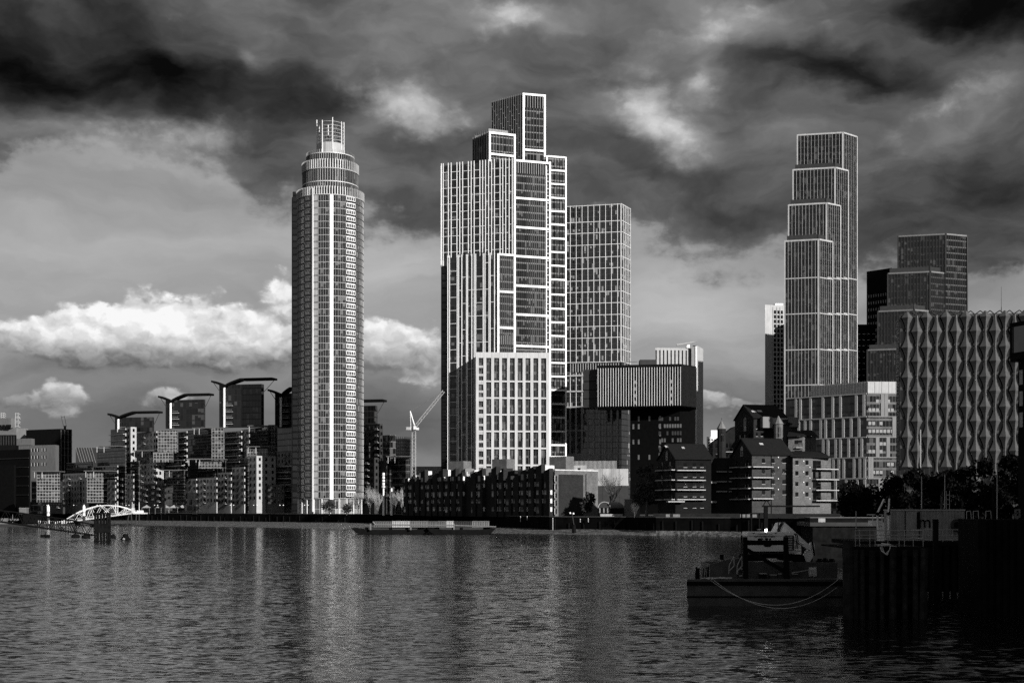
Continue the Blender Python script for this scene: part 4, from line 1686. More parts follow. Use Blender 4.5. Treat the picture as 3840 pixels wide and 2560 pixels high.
def quay_block(t, l, c, r, top, bot, y, style, rng, W, yaw=None):
    """a block with a front from column l to c and a right hand side from c to r; c is its nearest corner, at depth y"""
    FU_, FV_ = (FU, FV) if yaw is None else (Vector((math.cos(yaw), -math.sin(yaw))), Vector((math.sin(yaw), math.cos(yaw))))
    Cp = XY(c, y)
    Lp = Cp + FU_ * hit(l, Cp, FU_)
    Rp = Cp + FV_ * max(0.5, hit(r, Cp, FV_))
    zt, z0 = Z(top, y), (Z(bot, y) if bot else GZ)
    wallm = {'pale': PALE, 'dark': SGL, 'grid': SGR, 'balc': PALE, 'brick': DGREY, 'head': HGL}[style]  # brick is a plain dark grey that tones walls down, not brickwork
    mb = MB()
    d = (Rp - Cp)
    mb.prism([Lp, Cp, Rp, Lp + d], z0, zt, roof_slot=1)
    mb.build({'dark': 'glazed_wall', 'head': 'glazed_wall', 'grid': 'bay'}.get(style, 'wall'), [wallm, ROOF], t)
    f, g = Face(Lp, Cp), Face(Cp, Rp)
    n = max(1, int((zt - max(z0, GZ + 4)) / 3.05))
    if style in ('pale', 'balc', 'brick'):
        for fc in (f, g):
            m = max(1, int(fc.L / 3.1))
            for i in range(n):
                z = zt - 2.4 - i * 3.05
                for k in range(m):
                    s = fc.L * (k + 0.5) / m
                    if style == 'balc' and fc is f:
                        continue
                    if m > 3 and k % 4 == 2 and fc is f:        # a bay of balconies
                        W['b'].add(lambda mb: (fc.box(mb, s - 1.2, s + 1.2, z - 0.55, z - 0.35, 0, 1.0), fc.box(mb, s - 1.2, s + 1.2, z - 0.35, z + 0.45, 0.92, 1.0)))
                        W['w'].add(lambda mb: fc.box(mb, s - 1.0, s + 1.0, z - 0.35, z + 1.6, 0.01, 0.05))
                    else:
                        W['w'].add(lambda mb: fc.box(mb, s - 0.55, s + 0.55, z, z + 1.55, 0.01, 0.06))
    if style == 'balc':
        for i in range(n):
            z = zt - 2.9 - i * 3.05
            W['b'].add(lambda mb: (f.box(mb, 0.2, f.L, z - 0.15, z + 0.12, 0, 1.3), f.box(mb, 0.2, f.L, z + 1.0, z + 1.08, 1.2, 1.28)))
            W['w'].add(lambda mb: f.box(mb, 0.4, f.L - 0.4, z + 0.2, z + 2.5, 0.01, 0.06))
    if style in ('dark', 'grid'):
        for i in range(n + 1):
            z = zt - 0.15 - i * 3.05
            if z > z0:
                W['s'].add(lambda mb: (f.box(mb, 0, f.L, z - 0.14, z + 0.14, 0, 0.16), g.box(mb, 0.16, g.L, z - 0.14, z + 0.14, 0, 0.16)))
    return f, g, zt


def winged_roof(t, f, g, zt, tip_l, tip_r, top, valley, y):
    """butterfly roof: two thin upturned wings that meet over a white column"""
    zv, ztp = Z(valley[1], y), Z(top, y)
    sv = f.s(valley[0])
    sl, sr = f.s(tip_l), f.L + 1.0
    v = Vector((f.n.x, f.n.y, 0))
    depth = g.L
    th = 0.95

    def slab(s0, z0, s1, z1, name):
        mb = MB()
        N = 6
        for k in range(N):
            a, b = k / N, (k + 1) / N
            ea, eb = a ** 0.65, b ** 0.65
            p = [f.p(s0 + (s1 - s0) * a, 1.6, z0 + (z1 - z0) * ea), f.p(s0 + (s1 - s0) * b, 1.6, z0 + (z1 - z0) * eb)]
            back = -v * (depth + 2.4)
            top_ = Vector((0, 0, th))
            q = [p[0], p[1], p[1] + back, p[0] + back]
            if s1 < s0:
                q = [q[1], q[0], q[3], q[2]]
            mb.face([x + top_ for x in q])
            mb.face(list(reversed(q)))
            mb.face([q[0], q[1], q[1] + top_, q[0] + top_])
            mb.face([q[2], q[3], q[3] + top_, q[2] + top_])
        mb.build(name, BLACK, t)
    slab(sv, zv, sl, ztp - 0.3, 'roof_wing')
    slab(sv, zv, sv + (f.L - sv) * 0.45, ztp + 0.4, 'roof_wing')
    # flat right wing that overhangs the far side
    mb = MB()
    s0 = sv + (f.L - sv) * 0.45
    o = f.p(s0, 1.6, ztp + 0.4)
    Q = f.p(f.L, 1.6, ztp)
    over = depth + 2.0
    mb.obox(o, Vector((f.u.x, f.u.y, 0)) * (f.s(tip_r) - s0), -v * (over + 1.6), Vector((0, 0, th)))
    mb.build('roof_wing', BLACK, t)
    for s, s2, z2 in ((f.L, f.L, 0), (0.6, f.s(tip_l) + 1, 0)):
        mb = MB()
        if s > 1:
            e = -v * (depth + 0.2)
            mb.tube(f.p(s, 0, zt - 3.5) + e, f.p(f.s(tip_r) - 0.8, 0, ztp + 0.3) - v * depth, 0.14, 0.14, 5)
        else:
            mb.tube(f.p(s, 0.1, zt - 3.5), f.p(s2, 0.9, ztp - 0.5), 0.14, 0.14, 5)
        mb.build('roof_strut', DGREY, t)
    return sv, zv


def flats(label, px, y, head, wings, canopies=(), seed=0):
    t = thing('riverside_flats', label, 'apartment block', (X(px, y), y, GZ), 'stepped riverside flats')
    rng = random.Random(seed)
    W = {'w': Many('window', BLACKGL, t), 'b': Many('balcony', LGREY, t), 's': Many('floor_band', GREY, t)}
    if head:
        l, c, r, top, bot, tl, tr, vx, vy = head
        f, g, zt = quay_block(t, l, c, r, top + 12, bot, y + 12, 'head', rng, W, R(14))
        sv, zv = winged_roof(t, f, g, zt, tl, tr, top, (vx, vy), y + 12)
        mb = MB()
        zb = Z(bot, y + 12)
        mb.tube(f.p(sv, 0.9, zb), f.p(sv, 0.9, zv + 0.2), 0.55, 0.55, 10)
        mb.build('column', WHITE, t)
        for k in range(4):
            z = zb + 1.5 + 3.0 * k
            if z < zv - 3:
                W['b'].add(lambda mb: (f.box(mb, sv + 1.0, min(sv + 4.2, f.L), z, z + 0.25, 0, 1.1), f.box(mb, sv + 1.0, min(sv + 4.2, f.L), z + 1.0, z + 1.1, 1.0, 1.1)))
    for (l, c, r, top, bot, dy, style) in wings:
        quay_block(t, l, c, r, top, bot, y + dy, style, rng, W, R(6) if style == 'grid' else None)
    for (l, r, row, dy) in canopies:
        yy = y + dy
        Cp = XY(r, yy)
        cu = Vector((math.cos(R(6)), -math.sin(R(6))))
        Lp = Cp + cu * hit(l, Cp, cu)
        f = Face(Lp, Cp)
        mb = MB()
        z = Z(row, yy)
        f.box(mb, 0, f.L, z, z + 0.32, -6, 1.2)
        mb.build('canopy', GREY, t)
        for s in (0.8, f.L * 0.35):
            mb = MB()
            mb.tube(f.p(s, 0.7, z - 3), f.p(s, 0.7, z), 0.18, 0.18, 6)
            mb.build('canopy_post', LGREY, t)
    for k in W.values():
        k.done()
    return t


BLACKGL = glazing('flats window', 1.1, 1.6, base=0.005, blind=0.2, blind_v=0.06, ior=1.4)
flats('low riverside flats at the left end, with a white gridded bay and flat canopy', 190, 640, None, [
    (138, 222, 225, 1769, 1882, 0, 'grid'), (236, 330, 332, 1772, None, 5, 'pale'), (118, 236, 238, 1800, None, 8, 'dark'), (250, 345, 347, 1730, None, 22, 'dark'),
    (160, 236, 244, 1882, None, 6, 'brick')], [(126, 224, 1768, -1)], 1)
flats('smallest winged roof block of the stepped riverside flats', 500, 640, (431, 571, 578, 1551, 1618, 409, 596, 447, 1570), [
    (415, 470, 472, 1605, None, 9, 'balc'), (474, 490, 512, 1600, None, 10, 'pale'), (512, 586, 590, 1616, None, 9, 'pale'),
    (365, 470, 472, 1675, None, 4, 'dark'), (440, 520, 522, 1728, None, 2, 'dark'), (352, 440, 441, 1744, None, 3, 'balc'),
    (326, 386, 388, 1767, 1884, -4, 'grid'), (402, 432, 433, 1798, None, -2, 'pale'), (436, 500, 501, 1776, None, -1, 'pale'), (506, 586, 588, 1737, None, 0, 'pale'),
    (560, 588, 614, 1714, None, 3, 'pale'), (520, 618, 620, 1812, None, -8, 'brick'), (330, 402, 406, 1884, None, 0, 'brick')],  # second block: low dark front added for shade at the lit wall's foot
    [(318, 420, 1766, -5), (360, 452, 1673, 3), (500, 600, 1690, 6)], 2)
flats('second tallest winged roof block of the stepped riverside flats', 680, 634, (621, 764, 770, 1485, 1604, 598, 790, 643, 1510), [
    (592, 662, 664, 1611, 1698, 7, 'grid'), (588, 668, 670, 1694, None, 12, 'dark'), (668, 700, 702, 1616, None, 8, 'balc'), (704, 792, 794, 1606, None, 7, 'dark'),
    (575, 640, 650, 1694, 1732, 3, 'grid'), (572, 690, 692, 1728, None, 9, 'pale'), (618, 690, 692, 1722, None, 1, 'balc'), (704, 800, 802, 1728, None, 0, 'dark'),
    (606, 690, 691, 1765, None, -3, 'dark'), (690, 736, 737, 1794, None, -4, 'pale'), (742, 806, 807, 1762, None, -5, 'dark')],
    [(724, 795, 1605, 6), (606, 694, 1763, -4), (700, 806, 1721, -1)], 3)
flats('tallest winged roof block of the stepped riverside flats, left of the round tower', 900, 624, (822, 980, 990, 1427, 1600, 797, 1024, 844, 1452), [
    (794, 836, 838, 1602, 1732, 7, 'grid'), (790, 844, 846, 1728, None, 12, 'dark'), (842, 905, 906, 1614, None, 8, 'balc'), (905, 934, 936, 1608, None, 8, 'pale'), (938, 1004, 1006, 1600, None, 7, 'dark'),
    (745, 826, 832, 1726, 1756, 0, 'grid'), (740, 834, 836, 1752, None, 6, 'dark'), (834, 930, 932, 1716, None, 2, 'dark'), (926, 1004, 1030, 1680, 1710, 2, 'grid'),
    (736, 812, 813, 1790, None, -6, 'pale'), (816, 866, 867, 1770, None, -5, 'pale'), (870, 916, 917, 1750, None, -4, 'pale'), (920, 962, 1034, 1708, None, -3, 'pale'),
    (1034, 1096, 1100, 1745, None, -2, 'balc'), (690, 736, 740, 1845, None, -7, 'dark'), (930, 1066, 1068, 1816, None, -12, 'brick')],  # last block is added: a dark wall where the lower storeys lie in shade
    [(704, 838, 1722, -1), (926, 1026, 1675, 1), (930, 1008, 1597, 6)], 4)
flats('winged roof block of the riverside flats half hidden behind the round tower', 1060, 640, (1031, 1130, 1140, 1461, 1600, 1008, 1180, 1056, 1489), [
    (1006, 1030, 1040, 1592, None, 7, 'grid'), (1040, 1130, 1136, 1596, None, 6, 'dark'), (1040, 1130, 1138, 1690, None, 2, 'pale')], [], 5)
flats('stepped block of the riverside flats right of the round tower', 1420, 612, (1296, 1408, 1416, 1508, 1590, 1280, 1438, 1310, 1530), [  # walls in dark grey here, unlike the pale blocks to the left
    (1320, 1424, 1436, 1588, None, 5, 'brick'), (1380, 1462, 1484, 1630, None, 2, 'dark'), (1330, 1384, 1388, 1660, None, 0, 'brick'),
    (1340, 1404, 1420, 1715, None, -4, 'brick'), (1404, 1448, 1452, 1726, None, -5, 'brick'), (1452, 1522, 1536, 1716, None, -6, 'dark')],
    [(1450, 1540, 1712, -8)], 6)


# ================================================================== buildings at the far left, and small far ones
def simple_block(name, label, cat, pts, y, dl, dr, top, m, bot=None, depth=18):
    t = thing(name, label, cat, (X(pts[1], y), y, GZ))
    P = [(pts[0], y + dl), (pts[1], y)] + ([(pts[2], y + dr)] if len(pts) > 2 else [])
    mb = MB()
    mb.prism(back_poly(P, depth), GZ if bot is None else Z(bot, y), Z(top, y), roof_slot=1)
    mb.build('wall', [m, ROOF], t)
    fs = [Face(XY(*a), XY(*b)) for a, b in zip(P[:-1], P[1:])]
    return t, fs


t, fs = simple_block('pale_stepped_block', 'pale office block with rooftop aerial frames at the far left edge', 'building', (-120, 60, 106), 860, 6, 8, 1604, GREY)
mb = MB()
mb.prism(back_poly([(-120, 868), (40, 858), (58, 862)], 10), Z(1604, 860), Z(1567, 860), roof_slot=1)
mb.build('upper_storey', [GREY, ROOF], t)
f = Face(XY(-120, 866), XY(40, 857.5))
for c in (2, 15, 28, 38):
    f.piece('window', BLACK, t, f.s(c) - 0.9, f.s(c) + 0.9, Z(1602, 858), Z(1592, 858), 0.2, 0.7)
for px in (4, 58):
    fr = thing('roof_frame', 'white tubular frame on the pale office roof, %s' % ('nearer the photo edge' if px < 10 else 'the taller one by the corner'), 'roof frame', PT(px, 1567, 862), 'white frames on the pale office roof')
    mb = MB()
    rows = (1564, 1556, 1549) if px < 10 else (1598, 1584, 1578, 1566, 1562, 1550)
    for r in rows:
        mb.path([PT(px, r, 862), PT(px + 13, r, 862), PT(px + 18, r + 5, 862)], 0.22, 5)
    mb.build('rails', LGREY, fr)
    for dx in (0, 10):
        mb = MB()
        mb.tube(PT(px + dx, rows[0] + 3, 862), PT(px + dx, rows[-1] - 3, 862), 0.22, 0.22, 5)
        mb.build('post', LGREY, fr)
t, fs = simple_block('dark_louvred_block', 'dark block with vertical ribs in front of the pale stepped office', 'building', (-140, 56, 62), 800, 4, 3, 1630, BLACK)
fins_at(fs[0], DGREY, t, 'rib', lin(fs[0].L - 14, fs[0].L - 0.5, 9), Z(1668, 800), Z(1634, 800), 0.5, 0.4)
t, fs = simple_block('dark_slab_block', 'big dark slab block with a small crane on its flat roof', 'building', (98, 226, 270), 830, 14, 8, 1607, BLACK)
for s in lin(0.5, fs[1].L - 0.5, 4):
    fs[1].piece('rib', GREY, t, s - 0.15, s + 0.15, GZ, Z(1611, 830), 0, 0.25)
for r in (1627, 1654, 1680, 1706):
    fs[1].piece('floor_band', DGREY, t, 0, fs[1].L, Z(r, 830) - 0.25, Z(r, 830) + 0.25, 0.0, 0.2)
rc = thing('roof_crane', 'two thin raised jib rails on the roof of the big dark slab block', 'crane', PT(243, 1607, 838))
mb = MB()
mb.path([PT(238, 1598, 838), PT(229, 1559, 838)], 0.16, 5)
mb.path([PT(249, 1598, 838), PT(241, 1559, 838)], 0.16, 5)
mb.path([PT(230, 1563, 838), PT(242, 1562, 838)], 0.12, 5)
mb.build('jib', DGREY, rc)
mb = MB()
mb.prism([XY(239, 837), XY(248, 837), XY(248, 839), XY(239, 839)], Z(1608, 838), Z(1596, 838))
mb.build('base', BLACK, rc)
t, fs = simple_block('concrete_block', 'grey concrete block with rows of narrow slit windows and a bright right side', 'building', (70, 208, 221), 740, 12, 8, 1667, GREY)
w = Many('window', BLACK, t)
for r in (1687, 1714, 1741):
    for c in (118, 130, 141, 158, 169):
        w.add(lambda mb: fs[0].box(mb, fs[0].s(c + 1), fs[0].s(c + 5), Z(r + 6, 745), Z(r - 7, 745), 0.01, 0.05))
for r in (1687, 1714, 1741):
    for c in (118, 130, 141, 158, 169):
        fs[0].piece('window_reveal', PALE, t, fs[0].s(c - 1), fs[0].s(c + 0.9), Z(r + 6, 745), Z(r - 7, 745), 0.01, 0.25)
mb = MB()
mb.prism(back_poly([(62, 760), (117, 756), (130, 762)], 8), Z(1668, 756), Z(1643, 756), roof_slot=1)
mb.build('roof_storey', [GREY, ROOF], t)
t, fs = simple_block('black_quay_block', 'nearly black block of flats at the left edge of the far quay', 'building', (-160, 108, 114), 690, 40, 4, 1683, BLACK)
for k in range(5):
    fs[0].piece('floor_band', DGREY, t, 0, fs[0].L, Z(1720 + 34 * k, 700), Z(1718 + 34 * k, 700), 0, 0.3)
mb = MB()
mb.prism(back_poly([(-160, 700), (52, 678), (60, 682)], 8), GZ, Z(1745, 690), roof_slot=1)
mb.build('front_wing', [BLACK, ROOF], t)
t, fs = simple_block('lattice_hall', 'distant low hall with a raked lattice wall beyond the left flats', 'building', (284, 352, 372), 1000, 0, 10, 1678, DGREY)
for k in range(7):
    s = fs[0].L * k / 7
    mb = MB()
    mb.tube(fs[0].p(s, 0.2, Z(1678, 1000)), fs[0].p(s + 3.4, 0.2, Z(1735, 1000)), 0.25, 0.25, 4)
    mb.build('raker', GREY, t)
t, fs = simple_block('scaffolded_block', 'distant block under pale scaffold sheeting behind the right hand flats', 'building', (1466, 1512, 1538), 760, 6, 8, 1643, PALE)
sc_ = Many('scaffold_pole', GREY, t)
for fc in fs:
    for s in lin(0.2, fc.L - 0.2, 7):
        sc_.add(lambda mb: fc.box(mb, s - 0.1, s + 0.1, GZ, Z(1636, 760), 0.5, 0.7))
    for k in range(7):
        z = Z(1650 + 13 * k, 760)
        sc_.add(lambda mb: fc.box(mb, 0, fc.L, z - 0.12, z + 0.12, 0.3, 0.45))
simple_block('site_hoarding', 'long low pale shed beyond the crane foot', 'shed', (1545, 1700), 720, 0, 0, 1748, LGREY, depth=12)


def tower_crane():
    y = 592.0
    t = thing('tower_crane', 'white luffing tower crane with its jib raised to the right', 'crane', (X(1552, y), y, GZ))

    def lattice(a, b, w, n, name, r=0.16):
        a, b = Vector(a), Vector(b)
        d = (b - a)
        L = d.length
        d.normalize()
        e = Vector((0, 1, 0))
        h = d.cross(e).normalized()
        mb = MB()
        cs = [(h * w / 2 + e * w / 2), (h * w / 2 - e * w / 2), (-h * w / 2 - e * w / 2), (-h * w / 2 + e * w / 2)]
        for c in cs:
            mb.tube(a + c, b + c, r, r, 4)
        for k in range(n):
            p, q = a + d * (L * k / n), a + d * (L * (k + 1) / n)
            for i in range(4):
                c0, c1 = cs[i], cs[(i + 1) % 4]
                mb.tube(p + (c0 if k % 2 else c1), q + (c1 if k % 2 else c0), r * 0.6, r * 0.6, 4)
        mb.build(name, PALE, t)
    lattice((X(1552, y), y, GZ), PT(1552, 1612, y), 1.6, 24, 'mast', 0.10)
    lattice(PT(1556, 1600, y), PT(1664, 1466, y), 1.1, 20, 'jib', 0.09)
    mb = MB()
    mb.tube(PT(1538, 1541, y), PT(1556, 1600, y), 0.28, 0.28, 6)
    mb.tube(PT(1538, 1541, y), PT(1541, 1604, y), 0.12, 0.12, 6)
    mb.build('a_frame', WHITE, t)
    mb = MB()
    mb.tube(PT(1538, 1541, y), PT(1572, 1521, y), 0.22, 0.22, 5)
    mb.tube(PT(1572, 1521, y), PT(1660, 1468, y), 0.12, 0.12, 5)
    mb.build('pendant', GREY, t)
    mb = MB()
    mb.box(X(1524, y), X(1540, y), y - 1.5, y + 1.5, Z(1612, y), Z(1601, y))
    mb.build('counterweight', LGREY, t)
    mb = MB()
    mb.box(X(1540.2, y), X(1571, y), y - 1.2, y + 1.2, Z(1612, y), Z(1603, y))
    mb.build('deck', OFFW, t)
    mb = MB()
    mb.box(X(1552, y), X(1562, y), y - 2.6, y - 1.2, Z(1611, y), Z(1598, y))
    mb.build('cab', OFFW, t)


tower_crane()


# ================================================================== dark brick terrace along the quay
def brick_terrace():
    t = thing('brick_terrace', 'long dark brick terrace of flats with a jagged roofline and a plain lit end wall', 'apartment block', (X(2080, 438), 438, GZ))
    bd = brick('brown brick', 0.022)
    bl = brick('stock brick', 0.11)
    A, B = XY(1522, 528), XY(2078, 438)
    f = Face(A, B)
    back = Vector((-f.n.x, -f.n.y))
    zt = Z(1772, 438)
    mb = MB()
    mb.prism([A, B, B + back * 12, A + back * 12], GZ, zt - 0.5, roof_slot=1)
    mb.build('wall', [bd, ROOF], t)
    # bays that step forward, each with its own parapet height
    rng = random.Random(21)
    n = 22
    frame = paint('window frame white', 0.7, 0.5, 0.05, 1)
    W = Many('window', glazing('terrace window', 1.2, 1.5, base=0.012, blind=0.22, blind_v=0.16, ior=1.5), t)
    S = Many('window_frame', frame, t)
    Lb = f.L / n
    for k in range(n):
        s0, s1 = k * Lb + Lb * 0.18, (k + 1) * Lb - Lb * 0.1
        if k in (10, 13):
            continue
        zz = zt + (rng.choice((-0.6, 0.3, 1.5, 2.4, 3.0)))
        mb = MB()
        # raked top: each bay's parapet slopes like a pent roof
        a, b, c, d = f.p(s0, 1.6, 0).to_2d(), f.p(s1, 1.6, 0).to_2d(), f.p(s1, 0.004, 0).to_2d(), f.p(s0, 0.004, 0).to_2d()
        mb.prism([a, b, c, d], GZ, [zz - 0.9, zz, zz, zz - 0.9], roof_slot=1)
        mb.build('bay', [bd, ROOF], t)
        for i in range(5):
            z = GZ + 2.0 + i * 2.85
            if z + 1.6 > zz:
                continue
            if rng.random() < 0.72:
                W.add(lambda mb: f.box(mb, s0 + 0.5, s0 + rng.choice((1.3, 2.1, 2.1)), z - rng.choice((0, 0, 0.6)), z + 1.5, 1.61, 1.65))
            if rng.random() < 0.3:
                continue
            # the small side light of the bay catches the sun
            m0 = f.p(s1, 0.4, z)
            S.add(lambda mb: mb.obox(f.p(s1 + 0.005, 0.5, z), Vector((f.u.x, f.u.y, 0)) * 0.04, Vector((f.n.x, f.n.y, 0)) * 0.7, Vector((0, 0, 1.5))))
    W.done()
    S.done()
    # attic storey set back with roof rooms
    for k in range(16):
        s0 = f.L * (k + 0.15) / 16
        s1 = s0 + f.L / 16 * rng.uniform(0.45, 0.8)
        h = rng.uniform(1.2, 3.2)
        mb = MB()
        p = [f.p(s0, -2, 0).to_2d(), f.p(s1, -2, 0).to_2d(), f.p(s1, -6, 0).to_2d(), f.p(s0, -6, 0).to_2d()]
        mb.prism(p, zt - 0.5, [zt + h * 0.7, zt + h, zt + h, zt + h * 0.7], roof_slot=1)
        mb.build('roof_room', [rng.choice((bd, GREY, bl, OFFW)), ROOF], t)
    # penthouses in pale brick
    for (a, b, row, y) in ((1680, 1768, 1728, 500), (1845, 1930, 1720, 480), (2060, 2152, 1710, 450)):
        mb = MB()
        mb.prism(back_poly([(a, y + 4), (b - 30, y), (b, y + 3)], 5), zt - 0.5, Z(row, y), roof_slot=1)
        mb.build('stair_tower', [bl, ROOF], t)
    # end wall in stock brick and its window bay
    D = XY(2092, 438.3)
    E = D + (B - B) + Vector((-f.n.x, -f.n.y)) * 0
    g = Face(B, XY(2240, 452))
    mb = MB()
    q = g.p(g.L, 0, 0).to_2d()
    z2 = Z(1763, 440)
    mb.prism([g.p(0.05, 0.3, 0).to_2d(), g.p(g.L, 0.3, 0).to_2d(), q + Vector((-2, 14)), B + Vector((-1, 12))], GZ, z2, roof_slot=1)
    mb.build('end_wall', [bl, ROOF], t)
    g2 = Face(g.p(0.05, 0.3, 0), g.p(g.L, 0.3, 0))
    mb = MB()
    g2.box(mb, 0, g2.L, z2 + 0.004, z2 + 0.3, -1, 0.1)
    mb.build('parapet', OFFW, t)
    for i in range(5):
        z = GZ + 1.2 + i * 2.75
        a = g2.s(2079)
        g2.piece('window', BLACKGL, t, a + 0.2, a + 1.1, z, z + 1.8, 0.01, 0.06)
        g2.piece('window_frame', OFFW, t, a, a + 0.2, z - 0.1, z + 1.9, 0.01, 0.14)
        for c, w_, m in ((2149, 1.0, BLACKGL), (2168, 0.8, BLACKGL)):
            s = g2.s(c)
            if i:
                g2.piece('window', m, t, s - w_ / 2, s + w_ / 2, z + 0.3, z + 1.6, 0.01, 0.06)
                g2.piece('window_frame', LGREY, t, s - w_ / 2 - 0.1, s - w_ / 2, z + 0.2, z + 1.7, 0.01, 0.10)
    s = g2.s(2197)
    g2.piece('stair_slot', BLACKGL, t, s - 0.2, s + 0.2, GZ + 6, z2 - 1, 0.01, 0.06)
    mb = MB()
    mb.prism(back_poly([(2056, 462), (2200, 455)], 6), z2 - 1, Z(1744, 456), roof_slot=1)
    mb.build('roof_storey', [OFFW, ROOF], t)
    fr = Face(XY(2056, 462), XY(2200, 455))
    for c in (2066, 2105, 2146, 2172):
        fr.piece('window', BLACKGL, t, fr.s(c) - 0.5, fr.s(c) + 0.5, z2 + 0.35, z2 + 1.3, 0.01, 0.05)
    rng = random.Random(2)
    for k in range(14):                             # roof vents and flues
        s = rng.uniform(4, f.L - 2)
        mb = MB()
        c = f.p(s, -rng.uniform(0.5, 1.6), zt)
        mb.tube(c, c + Vector((0, 0, rng.uniform(0.8, 2.0))), 0.25, 0.2, 6)
        mb.build('roof_vent', OFFW, t)


brick_terrace()


def panel_wall():
    t = thing('panel_wall', 'pale concrete boundary wall of tall panels behind the bare tree', 'wall', (X(2280, 520), 520, GZ))
    f = Face(XY(2196, 520), XY(2356, 520))
    n = 5
    for k in range(n):
        f.piece('panel', CONC if k % 2 else LGREY, t, f.L * k / n + 0.04, f.L * (k + 1) / n - 0.04, Z(1820, 520), Z(1757, 520), 0, 0.4)
        f.piece('lower_panel', DGREY, t, f.L * k / n + 0.04, f.L * (k + 1) / n - 0.04, GZ, Z(1821, 520), 0, 0.3)
    t = thing('ribbed_fence', 'grey ribbed screen fence at the foot of the grid tower', 'fence', (X(2230, 560), 560, GZ))
    f = Face(XY(2150, 562), XY(2312, 560))
    f.piece('backing', DGREY, t, 0, f.L, GZ, Z(1728, 560), -0.1, 0)
    fins_at(f, LGREY, t, 'rib', lin(0.2, f.L - 0.2, 34), GZ, Z(1727, 560), 0.25, 0.25)


panel_wall()


# ================================================================== brick gabled riverside houses
BRD, BRM, BRL = brick('dark red brick', 0.018), brick('red brick', 0.046), brick('pale brick', 0.105)


def gable_house(t, gl, gc, rc, row_l, row_c, apex, ridge_r, eave_row, y, yaw, wall, gwall, base=GZ, depth=None, lift=0.0):
    """gl..gc: the gable end, gc..rc: the long side; gc the nearest corner at depth y; apex (px, row); ridge_r the column where the ridge stops"""
    u = Vector((math.cos(yaw), math.sin(yaw)))        # long side runs right and a little away
    w = Vector((-math.sin(yaw), math.cos(yaw)))       # gable end runs back
    Cp = XY(gc, y)
    Rp = Cp + u * hit(rc, Cp, u)
    k = (gl - 1920.0) / FPX
    Lw = hit(gl, Cp, w)
    if Lw < 2 or Lw > 16:
        Lw = 10.0
    Gp = Cp + w * Lw
    Bp = Rp + w * Lw
    ze = Z(eave_row, y)
    zr = Z(apex[1], y + Lw / 2)
    mb = MB()
    M0, M1 = Cp + w * Lw / 2, Rp + w * Lw / 2
    rr = Cp + w * Lw / 2
    ridge_len = hit(ridge_r, rr, u)
    Re = rr + u * max(3.0, ridge_len)
    mb.prism([Cp, Rp, Bp, Gp], base, ze)
    mb.build('wall', wall, t)
    g = Face(Gp, Cp)
    mb = MB()                                          # gable end, up into the roof
    o = g.n * 0.06
    pts = [Gp + o, Cp + o, rr + o]
    L = g.L
    mb.face([(pts[0].x, pts[0].y, base), (pts[1].x, pts[1].y, base), (pts[1].x, pts[1].y, ze), (pts[2].x, pts[2].y, zr - 0.25), (pts[0].x, pts[0].y, ze)],
            [(0, base), (L, base), (L, ze), (L / 2, zr), (0, ze)])
    mb.build('gable_wall', gwall, t)
    mb = MB()                                          # slate roof, hipped at the far end
    ov = 0.5

    def v3(p, z):
        return Vector((p.x, p.y, z))
    up = Vector((0, 0, 0.12))
    Ce, Ge, Rq, Bq = Cp - w * ov - u * 0.35, Gp + w * ov - u * 0.35, Rp - w * ov + u * ov, Bp + w * ov + u * ov
    ra, rb = v3(rr - u * 0.35, zr), v3(Re, zr)
    ze2 = ze - 0.1
    for q in ([v3(Ce, ze2), v3(Rq, ze2), rb, ra], [v3(Bq, ze2), v3(Ge, ze2), ra, rb], [v3(Rq, ze2), v3(Bq, ze2), rb]):
        mb.face([p + up for p in q], [(p.x, p.y) for p in q])
        mb.face([p for p in reversed(q)], [(p.x, p.y) for p in q])
    for a, b in ((v3(Ce, ze2), ra), (v3(Ge, ze2), ra)):
        mb.tube(a + up, b + up, 0.16, 0.16, 4)
    mb.tube(v3(Ce, ze2), v3(Rq, ze2), 0.12, 0.12, 4)
    mb.tube(ra + up, rb + up, 0.15, 0.15, 4)
    rf = mb.build('roof', SLATE, t)
    f = Face(Cp, Rp)
    return f, g, ze, zr, rf, Lw, u, w


def arched_window(f, m, fm, t, s, z0, z1, w, d=0.08):
    mb = MB()
    N = 9
    zs = z1 - w / 2
    pts = [f.p(s - w / 2, d, z0), f.p(s + w / 2, d, z0)] + [f.p(s + w / 2 * math.cos(math.pi * k / N), d, zs + w / 2 * math.sin(math.pi * k / N)) for k in range(N + 1)]
    mb.face(pts)
    wd = mb.build('arched_window', m, t)
    mb = MB()
    loop = pts + [pts[0]]
    for a, b in zip(loop[:-1], loop[1:]):
        mb.tube(a, b, 0.09, 0.09, 4)
    mb.tube(f.p(s, d, z0), f.p(s, d, z1), 0.06, 0.06, 4)
    for q in (0.35, 0.65):
        z = z0 + (z1 - z0) * q
        mb.tube(f.p(s - w / 2, d, z), f.p(s + w / 2, d, z), 0.06, 0.06, 4)
    mb.build('frame', fm, wd)


HWIN = glazing('house window', 1.0, 1.3, base=0.004, blind=0.2, blind_v=0.12, ior=1.35)


def house_windows(f, t, cols, rows, y, w=1.05, h=1.35, m=None):
    for r in rows:
        for c in cols:
            s, z = f.s(c), f.z(c, r)
            wd = f.piece('window', m or HWIN, t, s - w / 2, s + w / 2, z - h / 2, z + h / 2, 0.01, 0.05)
            f.piece('sill', LGREY, wd, s - w / 2 - 0.1, s + w / 2 + 0.1, z - h / 2 - 0.12, z - h / 2 - 0.004, 0.0, 0.14)


